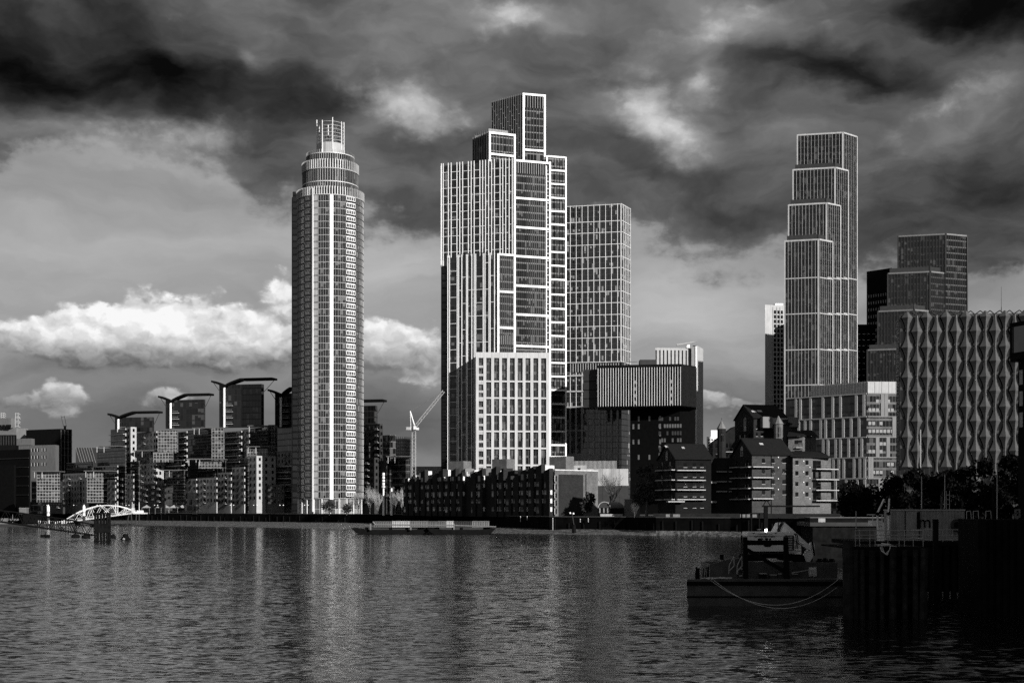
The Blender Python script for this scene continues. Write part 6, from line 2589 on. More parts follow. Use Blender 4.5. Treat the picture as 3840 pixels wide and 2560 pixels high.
# ================================================================== white arched gangway and landing stage
def gangway():
    y = 600.0
    t = thing('arched_gangway', 'white bowstring arch gangway sloping down to the landing stage at the left', 'footbridge', PT(249, 1958, y))
    top = [(249, 1946), (275, 1930), (300, 1916), (330, 1905), (365, 1896), (400, 1894), (435, 1896), (470, 1904), (495, 1914), (510, 1922)]
    bot = [(249, 1957), (290, 1951), (340, 1944), (400, 1936), (460, 1928), (510, 1922)]
    for k, dy in enumerate((0.0, 3.0)):
        mb = MB()
        mb.path([PT(a, b, y) + Vector((0, dy, 0)) for a, b in top], 0.20, 6)
        mb.build('arch_rib', WHITE, t)
        mb = MB()
        mb.path([PT(a, b, y) + Vector((0, dy, 0)) for a, b in bot], 0.16, 6)
        mb.build('bottom_chord', WHITE, t)

        def on(line, px):
            for (a, b), (c, d) in zip(line[:-1], line[1:]):
                if a <= px <= c:
                    return b + (d - b) * (px - a) / (c - a)
        seq = [(270, 0), (290, 1), (322, 0), (338, 1), (352, 0), (378, 1), (412, 0), (366, 0), (422, 1), (438, 0), (470, 1), (460, 0), (486, 1)]
        for (a, ka), (b, kb) in zip(seq[:-1], seq[1:]):
            pa = PT(a, on(top if ka else bot, a), y) + Vector((0, dy, 0))
            pb = PT(b, on(top if kb else bot, b), y) + Vector((0, dy, 0))
            if ka != kb:
                mb = MB()
                mb.tube(pa, pb, 0.09, 0.09, 5)
                mb.build('hanger', WHITE, t)
    mb = MB()
    for (a, b), (c, d) in zip(bot[:-1], bot[1:]):
        p, q = PT(a, b, y), PT(c, d, y)
        w = Vector((0, 3, 0))
        mb.face([p, q, q + w, p + w])
        mb.face([p - Vector((0, 0, .3)), p - Vector((0, 0, .3)) + w, q - Vector((0, 0, .3)) + w, q - Vector((0, 0, .3))])
        mb.face([p - Vector((0, 0, .3)), q - Vector((0, 0, .3)), q, p])
    mb.build('deck', OFFW, t)
    mb = MB()
    for h in (0.5, 1.1):
        mb.path([PT(a, b, y) + Vector((0, 0.3, h)) for a, b in bot], 0.07, 4)
    mb.build('handrail', WHITE, t)
    # landing head on raking piles
    t = thing('landing_stage', 'white landing stage on raking steel piles at the shore end of the arched gangway', 'pier', PT(520, 1922, y))
    mb = MB()
    mb.box(X(498, y), X(545, y), y - 0.6, y + 4, Z(1926, y), Z(1921, y))
    mb.build('deck', OFFW, t)
    mb = MB()
    mb.box(X(513, y), X(538, y), y, y + 0.12, Z(1921, y), Z(1913, y))
    mb.build('parapet', WHITE, t)
    for a, b in ((484, 474), (492, 496), (512, 508), (522, 522)):
        mb = MB()
        mb.tube(PT(a, 1926, y), (X(b, y), y, -1), 0.25, 0.25, 8)
        mb.build('pile', DGREY, t)
    for px in (496, 522):
        mb = MB()
        mb.tube(PT(px, 1921, y), PT(px, 1882, y), 0.18, 0.12, 6)
        mb.build('mast', OFFW, t)
    mb = MB()
    mb.box(X(493, y), X(502, y), y - 0.2, y + 1.5, Z(1921, y), Z(1904, y))
    mb.build('cabinet', OFFW, t)
    # guide piles
    for px, row, lab in ((181, 1891, 'white topped mooring pile standing left of the arched gangway'), (315, 1891, 'white topped mooring pile in front of the arched gangway')):
        y2 = 592.0
        t = thing('mooring_pile', lab, 'pile', (X(px, y2), y2, 0), 'white topped mooring piles')
        mb = MB()
        zt = Z(row + 8, y2)
        mb.tube((X(px, y2), y2, -1), (X(px, y2), y2, Z(1933, y2)), 0.62, 0.62, 10)
        mb.build('shaft', DGREY, t)
        mb = MB()
        mb.lathe((X(px, y2), y2), [(0.66, Z(1933, y2)), (0.66, zt), (0.1, Z(row, y2))], 10)
        mb.build('white_sleeve', WHITE, t)
        for r in (1918, 1924):
            mb = MB()
            mb.lathe((X(px, y2), y2), [(0.70, Z(r + 1.5, y2)), (0.70, Z(r - 0.5, y2))], 10)
            mb.build('stripe', BLACK, t)
    # pontoon at the foot
    y3 = 588.0
    t = thing('landing_pontoon', 'low floating landing stage with white rails at the foot of the arched gangway', 'pontoon', (X(215, y3), y3, 0))
    mb = MB()
    mb.box(X(130, y3), X(262, y3), y3, y3 + 7, -0.3, 0.9)
    mb.build('float', DGREY, t)
    rng = random.Random(6)
    for px in range(142, 262, 8):
        mb = MB()
        h = rng.uniform(0.7, 1.6)
        mb.box(X(px, y3), X(px + rng.uniform(1, 4), y3), y3 + 0.3, y3 + 0.45, 0.9, 0.9 + h)
        mb.build('stanchion', rng.choice((WHITE, LGREY, DGREY)), t)
    mb = MB()
    mb.path([(X(142, y3), y3 + 0.4, 2.0), (X(258, y3), y3 + 0.4, 2.0)], 0.05, 4)
    mb.build('rail', LGREY, t)
    mb = MB()
    mb.box(X(84, y3), X(140, y3), y3 + 1, y3 + 6, 1.2, Z(1928, y3))
    mb.build('shelter', BLACK, t)
    # small craft and sheds at the far left
    t = thing('moored_boat', 'low dark moored launch with a pale cabin at the far left by the landing stage', 'boat', (X(40, 560), 560, 0))
    yb = 560.0
    mb = MB()
    mb.prism([Vector((X(-60, yb), yb)), Vector((X(120, yb), yb)), Vector((X(132, yb), yb + 1.5)), Vector((X(120, yb), yb + 3.5)), Vector((X(-60, yb), yb + 3.5))], -0.3, 1.1)
    mb.build('hull', DGREY, t)
    mb = MB()
    mb.box(X(-10, yb), X(22, yb), yb + 0.5, yb + 3, 1.1, 3.6)
    mb.build('cabin', GREY, t)
    mb = MB()
    mb.box(X(34, yb), X(64, yb), yb + 0.5, yb + 2, 2.6, 3.4)
    mb.build('sign_board', GREY, t)
    mb = MB()
    mb.tube((X(44, yb), yb + 1, 1.1), (X(44, yb), yb + 1, 5.2), 0.07, 0.05, 5)
    mb.build('mast', LGREY, t)
    t = thing('quay_kiosk', 'small plain grey box kiosk on the landing left of the white gangway', 'kiosk', (X(85, 630), 630, GZ))
    yk = 630.0
    mb = MB()
    mb.box(X(72, yk), X(99, yk), yk, yk + 3, GZ, Z(1904, yk))
    mb.build('wall', GREY, t)
    mb = MB()
    mb.box(X(71, yk), X(100, yk), yk - 0.1, yk + 3.1, Z(1904, yk) + 0.004, Z(1903, yk))
    mb.build('roof', LGREY, t)


gangway()


# ================================================================== dolphin with its truss walkway, buoys
def dolphin():
    y = 346.0
    t = thing('mooring_dolphin', 'black cluster of timber piles standing in the river at the left', 'dolphin', (X(383, y), y, 0))
    rng = random.Random(5)
    k = 0
    for dy in (0, 1.4, 2.8):
        for px in (357, 367, 379, 390, 402, 411):
            mb = MB()
            x = X(px + rng.uniform(-1, 1), y + dy)
            mb.tube((x, y + dy, -1), (x, y + dy, Z(1923 + rng.uniform(0, 3), y)), 0.30, 0.28, 7)
            mb.build('pile', BLACKW, t)
    for r0, r1 in ((1921, 1927), (1962, 1996)):
        mb = MB()
        mb.box(X(353, y), X(416, y), y - 0.45, y - 0.30, Z(r1, y), Z(r0, y))
        mb.build('waling', BLACKW, t)
    mb = MB()
    mb.box(X(340, y), X(356, y), y + 0.3, y + 2.5, Z(1975, y), Z(1964, y))
    mb.build('platform', BLACK, t)
    t = thing('truss_walkway', 'long dark lattice walkway sloping down to the timber dolphin at the left', 'footbridge', PT(0, 1950, y))
    bot = [(-60, 1952), (0, 1956), (60, 1965), (150, 1978), (250, 1992), (345, 2006)]
    top = [(-60, 1908), (0, 1914), (60, 1921), (150, 1934), (250, 1948), (340, 1965)]
    for dy in (0.5, 2.3):
        w = Vector((0, dy, 0))
        mb = MB()
        mb.path([PT(a, b, y) + w for a, b in bot], 0.19, 5)
        mb.build('bottom_chord', BLACK, t)
        mb = MB()
        mb.path([PT(a, b, y) + w for a, b in top], 0.13, 5)
        mb.build('top_chord', BLACK, t)
        n = 8
        for i in range(n):
            a, b = -30 + 372 * i / n, -30 + 372 * (i + 0.5) / n
            c = -30 + 372 * (i + 1) / n

            def at(line, px):
                for (p, q), (r, s) in zip(line[:-1], line[1:]):
                    if p <= px <= r:
                        return PT(px, q + (s - q) * (px - p) / (r - p), y) + w
                return PT(px, line[-1][1], y) + w
            for p, q in ((at(top, a), at(bot, b)), (at(bot, b), at(top, c))):
                mb = MB()
                mb.tube(p, q, 0.10, 0.10, 5)
                mb.build('brace', BLACK, t)
    mb = MB()
    for (a, b), (c, d) in zip(bot[:-1], bot[1:]):
        mb.obox(PT(a, b, y) + Vector((0, 0.7, 0)), PT(c, d, y) - PT(a, b, y), Vector((0, 1.4, 0)), Vector((0, 0, 0.06)))
    mb.build('deck', BLACK, t)
    # fender rafts and buoys
    for px, row, w_, lab in ((283, 2014, 34, 'black float nosing out left of the timber dolphin'), (322, 2016, 36, 'black float touching the left side of the timber dolphin'), (424, 2016, 22, 'small black float at the right side of the timber dolphin')):
        yb = CAMZ * FPX / (row - HORIZ)
        t = thing('float', lab, 'float', (X(px, yb), yb, 0), 'black floats round the dolphin')
        r = w_ / 2 / FPX * yb
        mb = MB()
        mb.lathe((X(px, yb), yb), [(r * 0.8, -0.4), (r, 0.1), (r * 0.85, 0.7), (r * 0.3, 0.95), (0, 1.0)], 10)
        mb.build('body', BLACK, t)
        mb = MB()
        mb.tube((X(px, yb), yb, 0.9), (X(px, yb), yb, 1.25), 0.12, 0.12, 6)
        mb.build('ring', BLACK, t)

    def buoy(px, row, w_, h_, lab, pole):
        yb = CAMZ * FPX / (row - HORIZ)
        k_ = yb / FPX
        t = thing('mooring_buoy', lab, 'buoy', (X(px, yb), yb, 0), 'mooring buoys at the left')
        r = w_ / 2 * k_
        mb = MB()
        if pole:
            mb.prism([Vector((X(px, yb) - r, yb)), Vector((X(px, yb) + r * 0.8, yb - 0.4)), Vector((X(px, yb) + r, yb + 0.6)), Vector((X(px, yb) - r * 0.8, yb + 1.2))], -0.2, 0.45 * h_ * k_)
        else:
            mb.lathe((X(px, yb), yb), [(r, -0.3), (r, 0.15 * h_ * k_), (r * 0.55, 0.6 * h_ * k_), (r * 0.5, h_ * k_), (0, h_ * k_ + 0.02)], 12)
        mb.build('body', BLACK, t)
        mb = MB()
        if pole:
            mb.tube((X(px + 1, yb), yb, 0.3), (X(px + 2, yb), yb, h_ * k_), 0.16, 0.06, 6)
            mb.build('pole', BLACK, t)
        else:
            mb.lathe((X(px, yb) - 0.1, yb - r * 0.93), [(0.1, 0.05), (0.4, 0.2), (0.1, 0.5)], 8)
            mb.build('fender', PALE, t)
    buoy(168, 2013, 34, 20, 'low black raft buoy with a short pole in open water at the left', True)
    buoy(471, 2023, 38, 22, 'squat black mooring buoy right of the timber dolphin', False)


dolphin()


# ================================================================== container barges on the far side
def freight_barge(x0, x1, row_top, row_bot, y, label, stack):
    t = thing('freight_barge', label, 'barge', (X((x0 + x1) / 2, y), y, 0), 'container barges moored off the far bank')
    zt = Z(row_top, y)
    mb = MB()
    W = 9.0
    a, b = X(x0, y), X(x1, y)
    # swim ended hull
    prof = [(a, zt + 0.5), (a + 1.5, 0.4), (a + 3, -0.3), (b - 3, -0.3), (b - 1.2, 0.4), (b, zt + 0.3), (b - 5, zt), (a + 6, zt)]
    mb.face([(p[0], y, p[1]) for p in prof])
    mb.face([(p[0], y + W, p[1]) for p in reversed(prof)])
    for p, q in zip(prof, prof[1:] + prof[:1]):
        mb.face([(q[0], y, q[1]), (p[0], y, p[1]), (p[0], y + W, p[1]), (q[0], y + W, q[1])])
    mb.build('hull', BLACK, t)
    mb = MB()
    mb.box(a + 4, b - 4, y + 0.7, y + W - 0.7, zt - 0.002, zt + 0.7)
    mb.build('coaming', DGREY, t)
    rng = random.Random(int(x0))
    mb = MB()
    for px in (x0 + 20, (x0 + x1) / 2, x1 - 20):
        mb.tube((X(px, y), y + 0.5, zt), (X(px, y), y + 0.5, zt + 0.7), 0.2, 0.2, 6)
        mb.tube((X(px + 5, y), y + 0.5, zt), (X(px + 5, y), y + 0.5, zt + 0.7), 0.2, 0.2, 6)
    mb.build('bollards', BLACK, t)
    return zt


zt = freight_barge(1316, 1610, 1985, 2003, 415, 'left of two long black container barges off the far bank', None)
freight_barge(1600, 1858, 1985, 2003, 413.5, 'right of two long black container barges off the far bank', None)


CGREY = paint('dull container paint', 0.09, 0.6, 0.2, 0.6)


def containers():
    y = 417.0
    rng = random.Random(9)
    px = 1402.0
    i = 0
    spans = []
    while px < 1828:
        w = rng.choice((26, 32, 66, 66))
        spans.append((px, min(px + w, 1834)))
        px += w + 2
        if 1748 < px < 1766:
            px = 1768
    for (a, b) in spans:
        m = rng.choice((LGREY, GREY, GREY, DGREY, CGREY))
        lab = 'container on the barges, %s, %s' % ({LGREY: 'pale', GREY: 'mid grey', DGREY: 'dark', CGREY: 'dull grey'}[m], 'number %s' % i)
        where = ('standing at the left end of the row' if i == 0 else 'at the right end of the row' if b > 1820 else 'number %d from the left end' % (i + 1))
        lab = '%s %s container on the barges, %s' % ('long' if b - a > 50 else 'short', {LGREY: 'pale', GREY: 'mid grey', DGREY: 'dark', CGREY: 'dull grey'}[m], where)
        z0, z1 = Z(1976, y), Z(1953 + (0 if i % 3 else 1), y)
        t = thing('shipping_container', lab, 'container', (X((a + b) / 2, y), y + 2, z0), 'containers on the far barges')
        mb = MB()
        n = max(3, int((b - a) / 3.2))
        x0, x1 = X(a, y), X(b, y)
        for k in range(n):
            xa, xb = x0 + (x1 - x0) * k / n, x0 + (x1 - x0) * (k + 1) / n
            d = 0.18 if k % 2 else 0.0
            mb.box(xa, xb, y + 0.4 + d, y + 4.6, z0 + 0.15, z1 - 0.15)
        mb.build('box', m, t)
        mb = MB()
        for (p, q, r, s) in ((x0, x1, z1 - 0.148, z1), (x0, x1, z0, z0 + 0.148)):
            mb.box(p, q, y + 0.3, y + 4.7, r, s)
        mb.build('frame', m, t)
        i += 1
    t = thing('barge_catwalk', 'pale pipe catwalk that runs along the front of the far container barges', 'catwalk', PT(1600, 1978, 414))
    mb = MB()
    mb.path([PT(1398, 1955, 414), PT(1408, 1966, 414), PT(1700, 1969, 414), PT(1860, 1974, 414)], 0.22, 6)
    mb.build('pipe', GREY, t)
    for px in (1387, 1538, 1700):
        mb = MB()
        mb.box(X(px, 413.7), X(px + 5, 413.7), 413.6, 414.4, Z(1986, 414), Z(1962, 414))
        mb.build('post', GREY, t)


containers()


# ================================================================== near barge with its excavator
BY = 117.0


def near_barge():
    y = BY
    HULL = paint('hull steel', 0.035, 0.5, 0.75, 0.7, streak=True)
    t = thing('work_barge', 'black steel work barge moored in front of the right hand jetty', 'barge', (X(2800, y), y, 0))
    a, b = X(2577, y), X(3330, y)
    zt = Z(2171, y)
    W = 9.0
    mb = MB()
    prof = [(a + 0.25, -0.4), (b, -0.4), (b, zt), (a, zt), (a, 0.5)]
    rake = X(2584, y + W) - a                      # the far corner of the square stern stands a little further right
    back = [(p[0] + (rake if p[0] < b else 0), p[1]) for p in prof]
    mb.face([(p[0], y, p[1]) for p in prof])
    mb.face([(p[0], y + W, p[1]) for p in reversed(back)])
    for i in range(5):
        p, q, p2, q2 = prof[i], prof[(i + 1) % 5], back[i], back[(i + 1) % 5]
        mb.face([(q[0], y, q[1]), (p[0], y, p[1]), (p2[0], y + W, p2[1]), (q2[0], y + W, q2[1])])
    mb.build('hull', HULL, t)
    mb = MB()
    mb.box(a - 0.05, b, y - 0.10, y - 0.002, zt - 0.55, zt - 0.2)
    mb.box(a - 0.05, b, y - 0.07, y - 0.002, 0.75, 0.9)
    mb.build('rubbing_strake', BLACK, t)
    mb = MB()
    for px in (2600, 2672, 2740, 2850, 2960, 3060):
        mb.box(X(px, y), X(px + 2, y), y - 0.04, y - 0.003, 0.9, zt - 0.56)
    mb.build('plate_ribs', HULL, t)
    # hopper coaming, swept up at its left end
    yc = y + 2.2
    pts = [(2662, 2165), (2662, 2115), (2690, 2107), (2730, 2096), (2790, 2091), (2806, 2105), (3140, 2108), (3140, 2165)]
    mb = MB()
    P = [PT(p, q, yc) for p, q in pts]
    P[0].z = P[-1].z = zt
    th = Vector((0, 0.25, 0))
    mb.face(P)
    mb.face([p + th for p in reversed(P)])
    for p, q in zip(P, P[1:] + P[:1]):
        mb.face([q, p, p + th, q + th])
    mb.build('coaming', HULL, t)
    mb = MB()
    yb = y + W - 1.2
    mb.box(X(2662, yc), X(3140, yc), yb, yb + 0.25, zt, Z(2105, yb))
    mb.box(X(2662, yc), X(2662, yc) + 0.25, yc + 0.252, yb - 0.002, zt, Z(2116, yc))
    mb.box(X(3140, yc) - 0.25, X(3140, yc), yc + 0.252, yb - 0.002, zt, Z(2108, yc))
    mb.build('coaming', HULL, t)
    # posts, railings and bollards at the bow
    rng = random.Random(11)
    mb = MB()
    for px, lean in ((2609, 3), (2615, -2), (2636, 3), (2645, 4), (2653, 1), (2657, 0)):
        mb.tube(PT(px, 2167, y + 1.2), PT(px + lean, 2118 + rng.uniform(0, 12), y + 1.2), 0.05, 0.05, 5)
    mb.build('bow_stanchions', BLACK, t)
    mb = MB()
    mb.tube(PT(2620, 2170, y + 0.6), PT(2619, 2130, y + 0.6), 0.12, 0.12, 8)
    mb.tube(PT(2612, 2170, y + 0.6), PT(2611, 2145, y + 0.6), 0.12, 0.12, 8)
    mb.build('bollards', BLACK, t)
    for px in (2733, 2763):
        mb = MB()
        mb.path([PT(px, 2150, y + 1.2), PT(px + 2, 2118, y + 1.2), PT(px + 19, 2084, y + 1.2), PT(px + 20, 2120, y + 1.2), PT(px + 2, 2140, y + 1.2)], 0.035, 5)
        mb.build('step_rail', LGREY, t)
    mb = MB()
    mb.box(X(2701, y + 2), X(2714, y + 2), y + 2, y + 2.2, Z(2098, y + 2), Z(2078, y + 2))
    mb.build('signal_box', BLACK, t)
    # life ring
    lr = thing('life_ring', 'pale life ring hung on the coaming of the work barge', 'life ring', PT(2777, 2145, yc - 0.1))
    c = PT(2777, 2145, yc - 0.15)
    mb = MB()
    N = 18
    ring = [c + Vector((math.cos(6.2832 * k / N) * 0.30, 0, math.sin(6.2832 * k / N) * 0.33)) for k in range(N + 1)]
    mb.path(ring, 0.07, 6)
    mb.build('ring', PALE, lr)
    mb = MB()
    for q in (0.8, 2.35, 3.9, 5.5):
        o = c + Vector((math.cos(q) * 0.30, 0, math.sin(q) * 0.33))
        mb.tube(o - Vector((0, 0.085, 0)), o + Vector((0, 0.085, 0)), 0.085, 0.085, 8)
    mb.build('band', DGREY, lr)
    # gantry frame
    gt = thing('gantry_frame', 'black steel portal frame with a diagonal brace standing on the work barge', 'frame', PT(2870, 2170, y + 0.8))
    yg = y + 0.8
    for p, q, w0, w1 in ((2788, 2803, 0, 4), (2940, 2956, 0, 6)):
        mb = MB()
        A = [PT(p, 2012, yg), PT(q, 2012, yg), PT(q + w1, 2169, yg), PT(p + 2, 2169, yg)]
        A[2].z = A[3].z = zt
        d = Vector((0, 0.4, 0))
        mb.face([A[3], A[2], A[1], A[0]])
        mb.face([A[0] + d, A[1] + d, A[2] + d, A[3] + d])
        for u_, v_ in zip(A, A[1:] + A[:1]):
            mb.face([u_, v_, v_ + d, u_ + d])
        mb.build('post', BLACK, gt)
    mb = MB()
    mb.box(X(2803, yg), X(2940, yg), yg + 0.02, yg + 0.38, Z(2043, yg), Z(2025, yg))
    mb.build('beam', BLACK, gt)
    mb = MB()
    A = [PT(2803, 2052, yg), PT(2803, 2068, yg), PT(2943, 2150, yg), PT(2943, 2134, yg)]
    d = Vector((0, 0.2, 0))
    mb.face([p + Vector((0, .05, 0)) for p in A])
    mb.face([p + d for p in reversed(A)])
    for u_, v_ in zip(A, A[1:] + A[:1]):
        mb.face([v_ + Vector((0, .05, 0)), u_ + Vector((0, .05, 0)), u_ + d, v_ + d])
    mb.build('brace', BLACK, gt)
    # deck clutter
    rope = paint('old rope', 0.5, 0.9, 0.4, 3)
    cl = thing('rope_coil', 'heap of pale rope on the near deck edge of the work barge', 'rope', PT(2690, 2168, y + 0.6))
    for s in range(2):
        mb = MB()
        pts = []
        for k in range(60):
            tt = k / 59
            pts.append(Vector((X(2640 + 105 * tt, y) + rng.gauss(0, 0.15), y + 0.5 + rng.uniform(-0.25, 0.5), zt + 0.04 + abs(rng.gauss(0, 0.05)))))
        mb.path(pts, 0.022, 4)
        mb.build('strand', rope, cl)
    cl = thing('rope_coil', 'rope hanks hung over the coaming at the right end of the work barge', 'rope', PT(3045, 2140, yc - 0.2))
    for s in range(2):
        mb = MB()
        for k in range(7):
            px = 3034 + k * 4 + s * 2
            mb.path([PT(px, 2126 + rng.uniform(-2, 2), yc - 0.12), PT(px + rng.gauss(0, 1), 2145, yc - 0.16), PT(px + rng.gauss(0, 2), 2162 + rng.uniform(-6, 2), yc - 0.14)], 0.025, 4)
        mb.build('strand', rope, cl)
    pp = thing('scaffold_pipes', 'loose pale pipes lying on the right part of the work barge deck', 'pipes', PT(3000, 2140, y + 1.6))
    for a_, b_ in (((2968, 2148), (3030, 2136)), ((2968, 2146), (3008, 2141)), ((2970, 2151), (2992, 2151))):
        mb = MB()
        mb.tube(PT(*a_, y + 1.7), PT(*b_, y + 1.7), 0.03, 0.03, 6)
        mb.build('pipe', LGREY, pp)
    for i, (px, row, w_, h_, m, lab) in enumerate(((2862, 2151, 26, 12, BLACK, 'black deck locker with a pale lid behind the left gantry post'), (2900, 2156, 24, 7, DGREY, 'low toolbox under the gantry brace'), (2925, 2152, 12, 16, DGREY, 'small upright winch housing beside the right gantry post'))):
        q = thing('deck_box', lab, 'box', PT(px, 2170, y + 1.3), 'boxes on the work barge deck')
        yy = y + 1.3
        mb = MB()
        mb.box(X(px - w_ / 2, yy), X(px + w_ / 2, yy), yy, yy + 0.5, zt, Z(row, yy))
        mb.build('body', m, q)
        mb = MB()
        mb.box(X(px - w_ / 2 + 1, yy), X(px + w_ / 2 + 1, yy), yy - 0.04, yy + 0.54, Z(row, yy) + 0.003, Z(row - 2, yy))
        mb.build('lid', LGREY, q)
    for i, (px, w_, h_) in enumerate(((3075, 20, 14), (3096, 16, 18), (3120, 22, 12))):
        q = thing('deck_winch', 'dark winch on the work barge, %s' % ('the one nearest the excavator arm', 'the middle one with the tall handle', 'the one nearest the jetty')[i], 'winch', PT(px, 2108, y + 3), 'winches at the right of the work barge')
        yy = y + 3.2
        mb = MB()
        z0 = Z(2108, yy)
        mb.box(X(px - w_ / 2, yy), X(px + w_ / 2, yy), yy, yy + 0.6, zt, z0 + h_ / FPX * yy * 0.5)
        mb.build('base', BLACK, q)
        mb = MB()
        mb.tube((X(px - w_ * 0.3, yy), yy + 0.3, z0 + h_ / FPX * yy * 0.6), (X(px + w_ * 0.3, yy), yy + 0.3, z0 + h_ / FPX * yy * 0.6), 0.16, 0.16, 10)
        mb.path([PT(px - 8, 2104, yy), PT(px - 6, 2095, yy), PT(px + 7, 2095, yy), PT(px + 9, 2104, yy)], 0.04, 5)
        mb.build('drum', BLACK, q)
    # mooring lines that sag to the water and rise to the jetty
    for i, (x0, r0, x1, r1, sag) in enumerate(((2659, 2171, 3170, 2148, 104), (2672, 2171, 3140, 2200, 90))):
        m_ = thing('mooring_line', ('upper sagging mooring line from the work barge to the jetty', 'lower sagging mooring line from the work barge to the jetty')[i], 'rope', PT(x0, r0, y - 0.2), 'mooring lines of the work barge')
        ends = (Vector((X(x0, y), y + 0.1, zt + 0.03)), PT(x1, r1, y - 3.5))
        pts = []
        for k in range(29):
            q = k / 28
            p = ends[0].lerp(ends[1], q)
            c_ = 4 * q * (1 - q)
            p.z -= sag / FPX * y * c_
            p.y -= 0.9 * c_
            p.z = max(p.z, 0.03)
            pts.append(p)
        mb = MB()
        mb.path(pts, 0.019, 5)
        mb.build('rope', rope, m_)
        mb = MB()
        mb.lathe((ends[0].x, ends[0].y), [(0.12, zt), (0.12, zt + 0.12), (0, zt + 0.13)], 8)
        mb.build('eye', rope, m_)


near_barge()


def excavator():
    y = BY + 5.0
    P_ = paint('machine paint', 0.65, 0.45, 0.15, 2.0)
    t = thing('excavator', 'large tracked excavator on the work barge, seen from behind, arm down to the right', 'excavator', PT(2880, 2100, y))

    def block(rows, y0, y1, name, m, parent=t):
        """rows: (left px, right px, row) outlines from the top down, as a solid between depths y0 and y1"""
        L = [PT(a, r, y0) for a, b, r in rows] + [PT(b, r, y0) for a, b, r in reversed(rows)]
        d = Vector((0, y1 - y0, 0))
        mb = MB()
        mb.face(L)
        mb.face([p + d for p in reversed(L)])
        for p, q in zip(L, L[1:] + L[:1]):
            mb.face([q, p, p + d, q + d])
        return mb.build(name, m, parent)
    cw = block([(2805, 2940, 1994), (2801, 2942, 2008)], y - 0.05, y + 3.0, 'engine_hood', P_)
    body = block([(2803, 2941, 2008.3), (2803, 2941, 2044), (2806, 2941, 2058), (2822, 2941, 2066)], y, y + 2.4, 'counterweight', P_)
    block([(2829, 2906, 2009.0), (2829, 2906, 2011.5)], y - 0.1, y - 0.055, 'hood_gap', BLACK)
    block([(2820, 2941, 2066.3), (2830, 2941, 2075)], y + 0.25, y + 2.2, 'belly_plate', DGREY)
    block([(2862, 2894, 2042), (2868, 2888, 2049)], y - 0.03, y - 0.004, 'recess', BLACK)
    block([(2840, 2890, 2016.5), (2840, 2893, 2031)], y - 0.025, y - 0.004, 'badge_panel', BLACK)
    text_mesh('CAT', 0.62, WHITE, t, 'lettering', Vector((X(2863, y), y - 0.04, Z(2023.5, y))), (1, 0, 0), (0, 0, 1), 0.01, 1.15)
    text_mesh('wmplanthire.com', 0.19, BLACK, t, 'lettering', Vector((X(2868, y), y - 0.06, Z(2002.0, y))), (1, 0, 0), (0, 0, 1), 0.008, 1.05)
    for px in (2826, 2909):
        block([(px - 5, px + 5, 1995.5), (px - 3, px + 3, 1998)], y - 0.09, y - 0.054, 'hatch', BLACK)
    block([(2941.3, 2963, 1993), (2941.3, 2966, 2006)], y + 0.3, y + 3.4, 'cab_roof', P_)
    mb = MB()
    for k in range(6):
        r = 2010 + 9 * k
        mb.box(X(2942, y), X(2975, y), y + 0.5, y + 0.8, Z(r + 5, y), Z(r, y))
    mb.build('side_grille', LGREY, t)
    block([(2941.3, 2978, 2007), (2941.3, 2978, 2062)], y + 0.85, y + 3.2, 'side_body', DGREY)
    mb = MB()
    for k, px in enumerate((2984, 2990)):
        mb.path([PT(px - 6, 2000, y + 0.6), PT(px, 2004, y + 0.6), PT(px + 3, 2030, y + 0.6), PT(px, 2056, y + 0.6)], 0.05, 5)
    mb.build('grab_rail', BLACK, t)
    block([(2941.3, 3002, 2063), (2941.3, 3005, 2068), (2941.3, 2962, 2074)], y + 0.4, y + 2.6, 'platform', LGREY)
    # tracks
    for dx in (2800, 2945):
        block([(dx + 6, dx + 54, 2079), (dx, dx + 60, 2088), (dx + 2, dx + 58, 2103)], y + 0.6, y + 4.8, 'track', BLACK)
    block([(2858, 2948, 2074), (2862, 2944, 2092)], y + 0.8, y + 3.4, 'undercarriage', BLACK)
    # boom: up from the body and bent down to the right
    yb = y + 2.0
    up = [(2896, 1996), (2915, 1960), (2924, 1958), (2943, 1958), (2950, 1964), (3042, 2048), (3040, 2062), (3030, 2059), (2948, 2003), (2940, 1996)]
    L = [PT(a, r, yb) for a, r in up]
    d = Vector((0, 0.9, 0))
    mb = MB()
    mb.face(list(reversed(L)))
    mb.face([p + d for p in L])
    for p, q in zip(L, L[1:] + L[:1]):
        mb.face([p, q, q + d, p + d])
    boom = mb.build('boom', P_, t)
    mb = MB()
    for k in range(4):
        o = 3.0 * k
        mb.path([PT(2913 + o, 1996, yb - 0.1), PT(2920 + o, 1974, yb - 0.12), PT(2928 + o, 1961, yb - 0.1), PT(2933 + o, 1957, yb + 0.3)], 0.03, 5)
    mb.build('hose', BLACK, boom)
    mb = MB()
    mb.tube(PT(2998, 2031, yb - 0.03), PT(3012, 2038, yb - 0.03), 0.05, 0.05, 5)
    mb.build('grease_line', WHITE, boom)
    st = [(3040, 2034), (3052, 2032), (3056, 2050), (3050, 2086), (3036, 2106), (3020, 2104), (3014, 2080), (3028, 2060)]
    L = [PT(a, r, yb + 0.2) for a, r in st]
    d = Vector((0, 0.5, 0))
    mb = MB()
    mb.face(list(reversed(L)))
    mb.face([p + d for p in L])
    for p, q in zip(L, L[1:] + L[:1]):
        mb.face([p, q, q + d, p + d])
    mb.build('stick', P_, t)
    mb = MB()
    mb.tube(PT(3046, 2030, yb - 0.1), PT(3054, 2082, yb - 0.1), 0.09, 0.07, 8)
    mb.build('ram', BLACK, t)
    bk = [(2984, 2092), (2990, 2082), (3004, 2078), (3016, 2084), (3022, 2104), (2984, 2108)]
    L = [PT(a, r, yb - 0.4) for a, r in bk]
    d = Vector((0, 1.5, 0))
    mb = MB()
    mb.face(L)
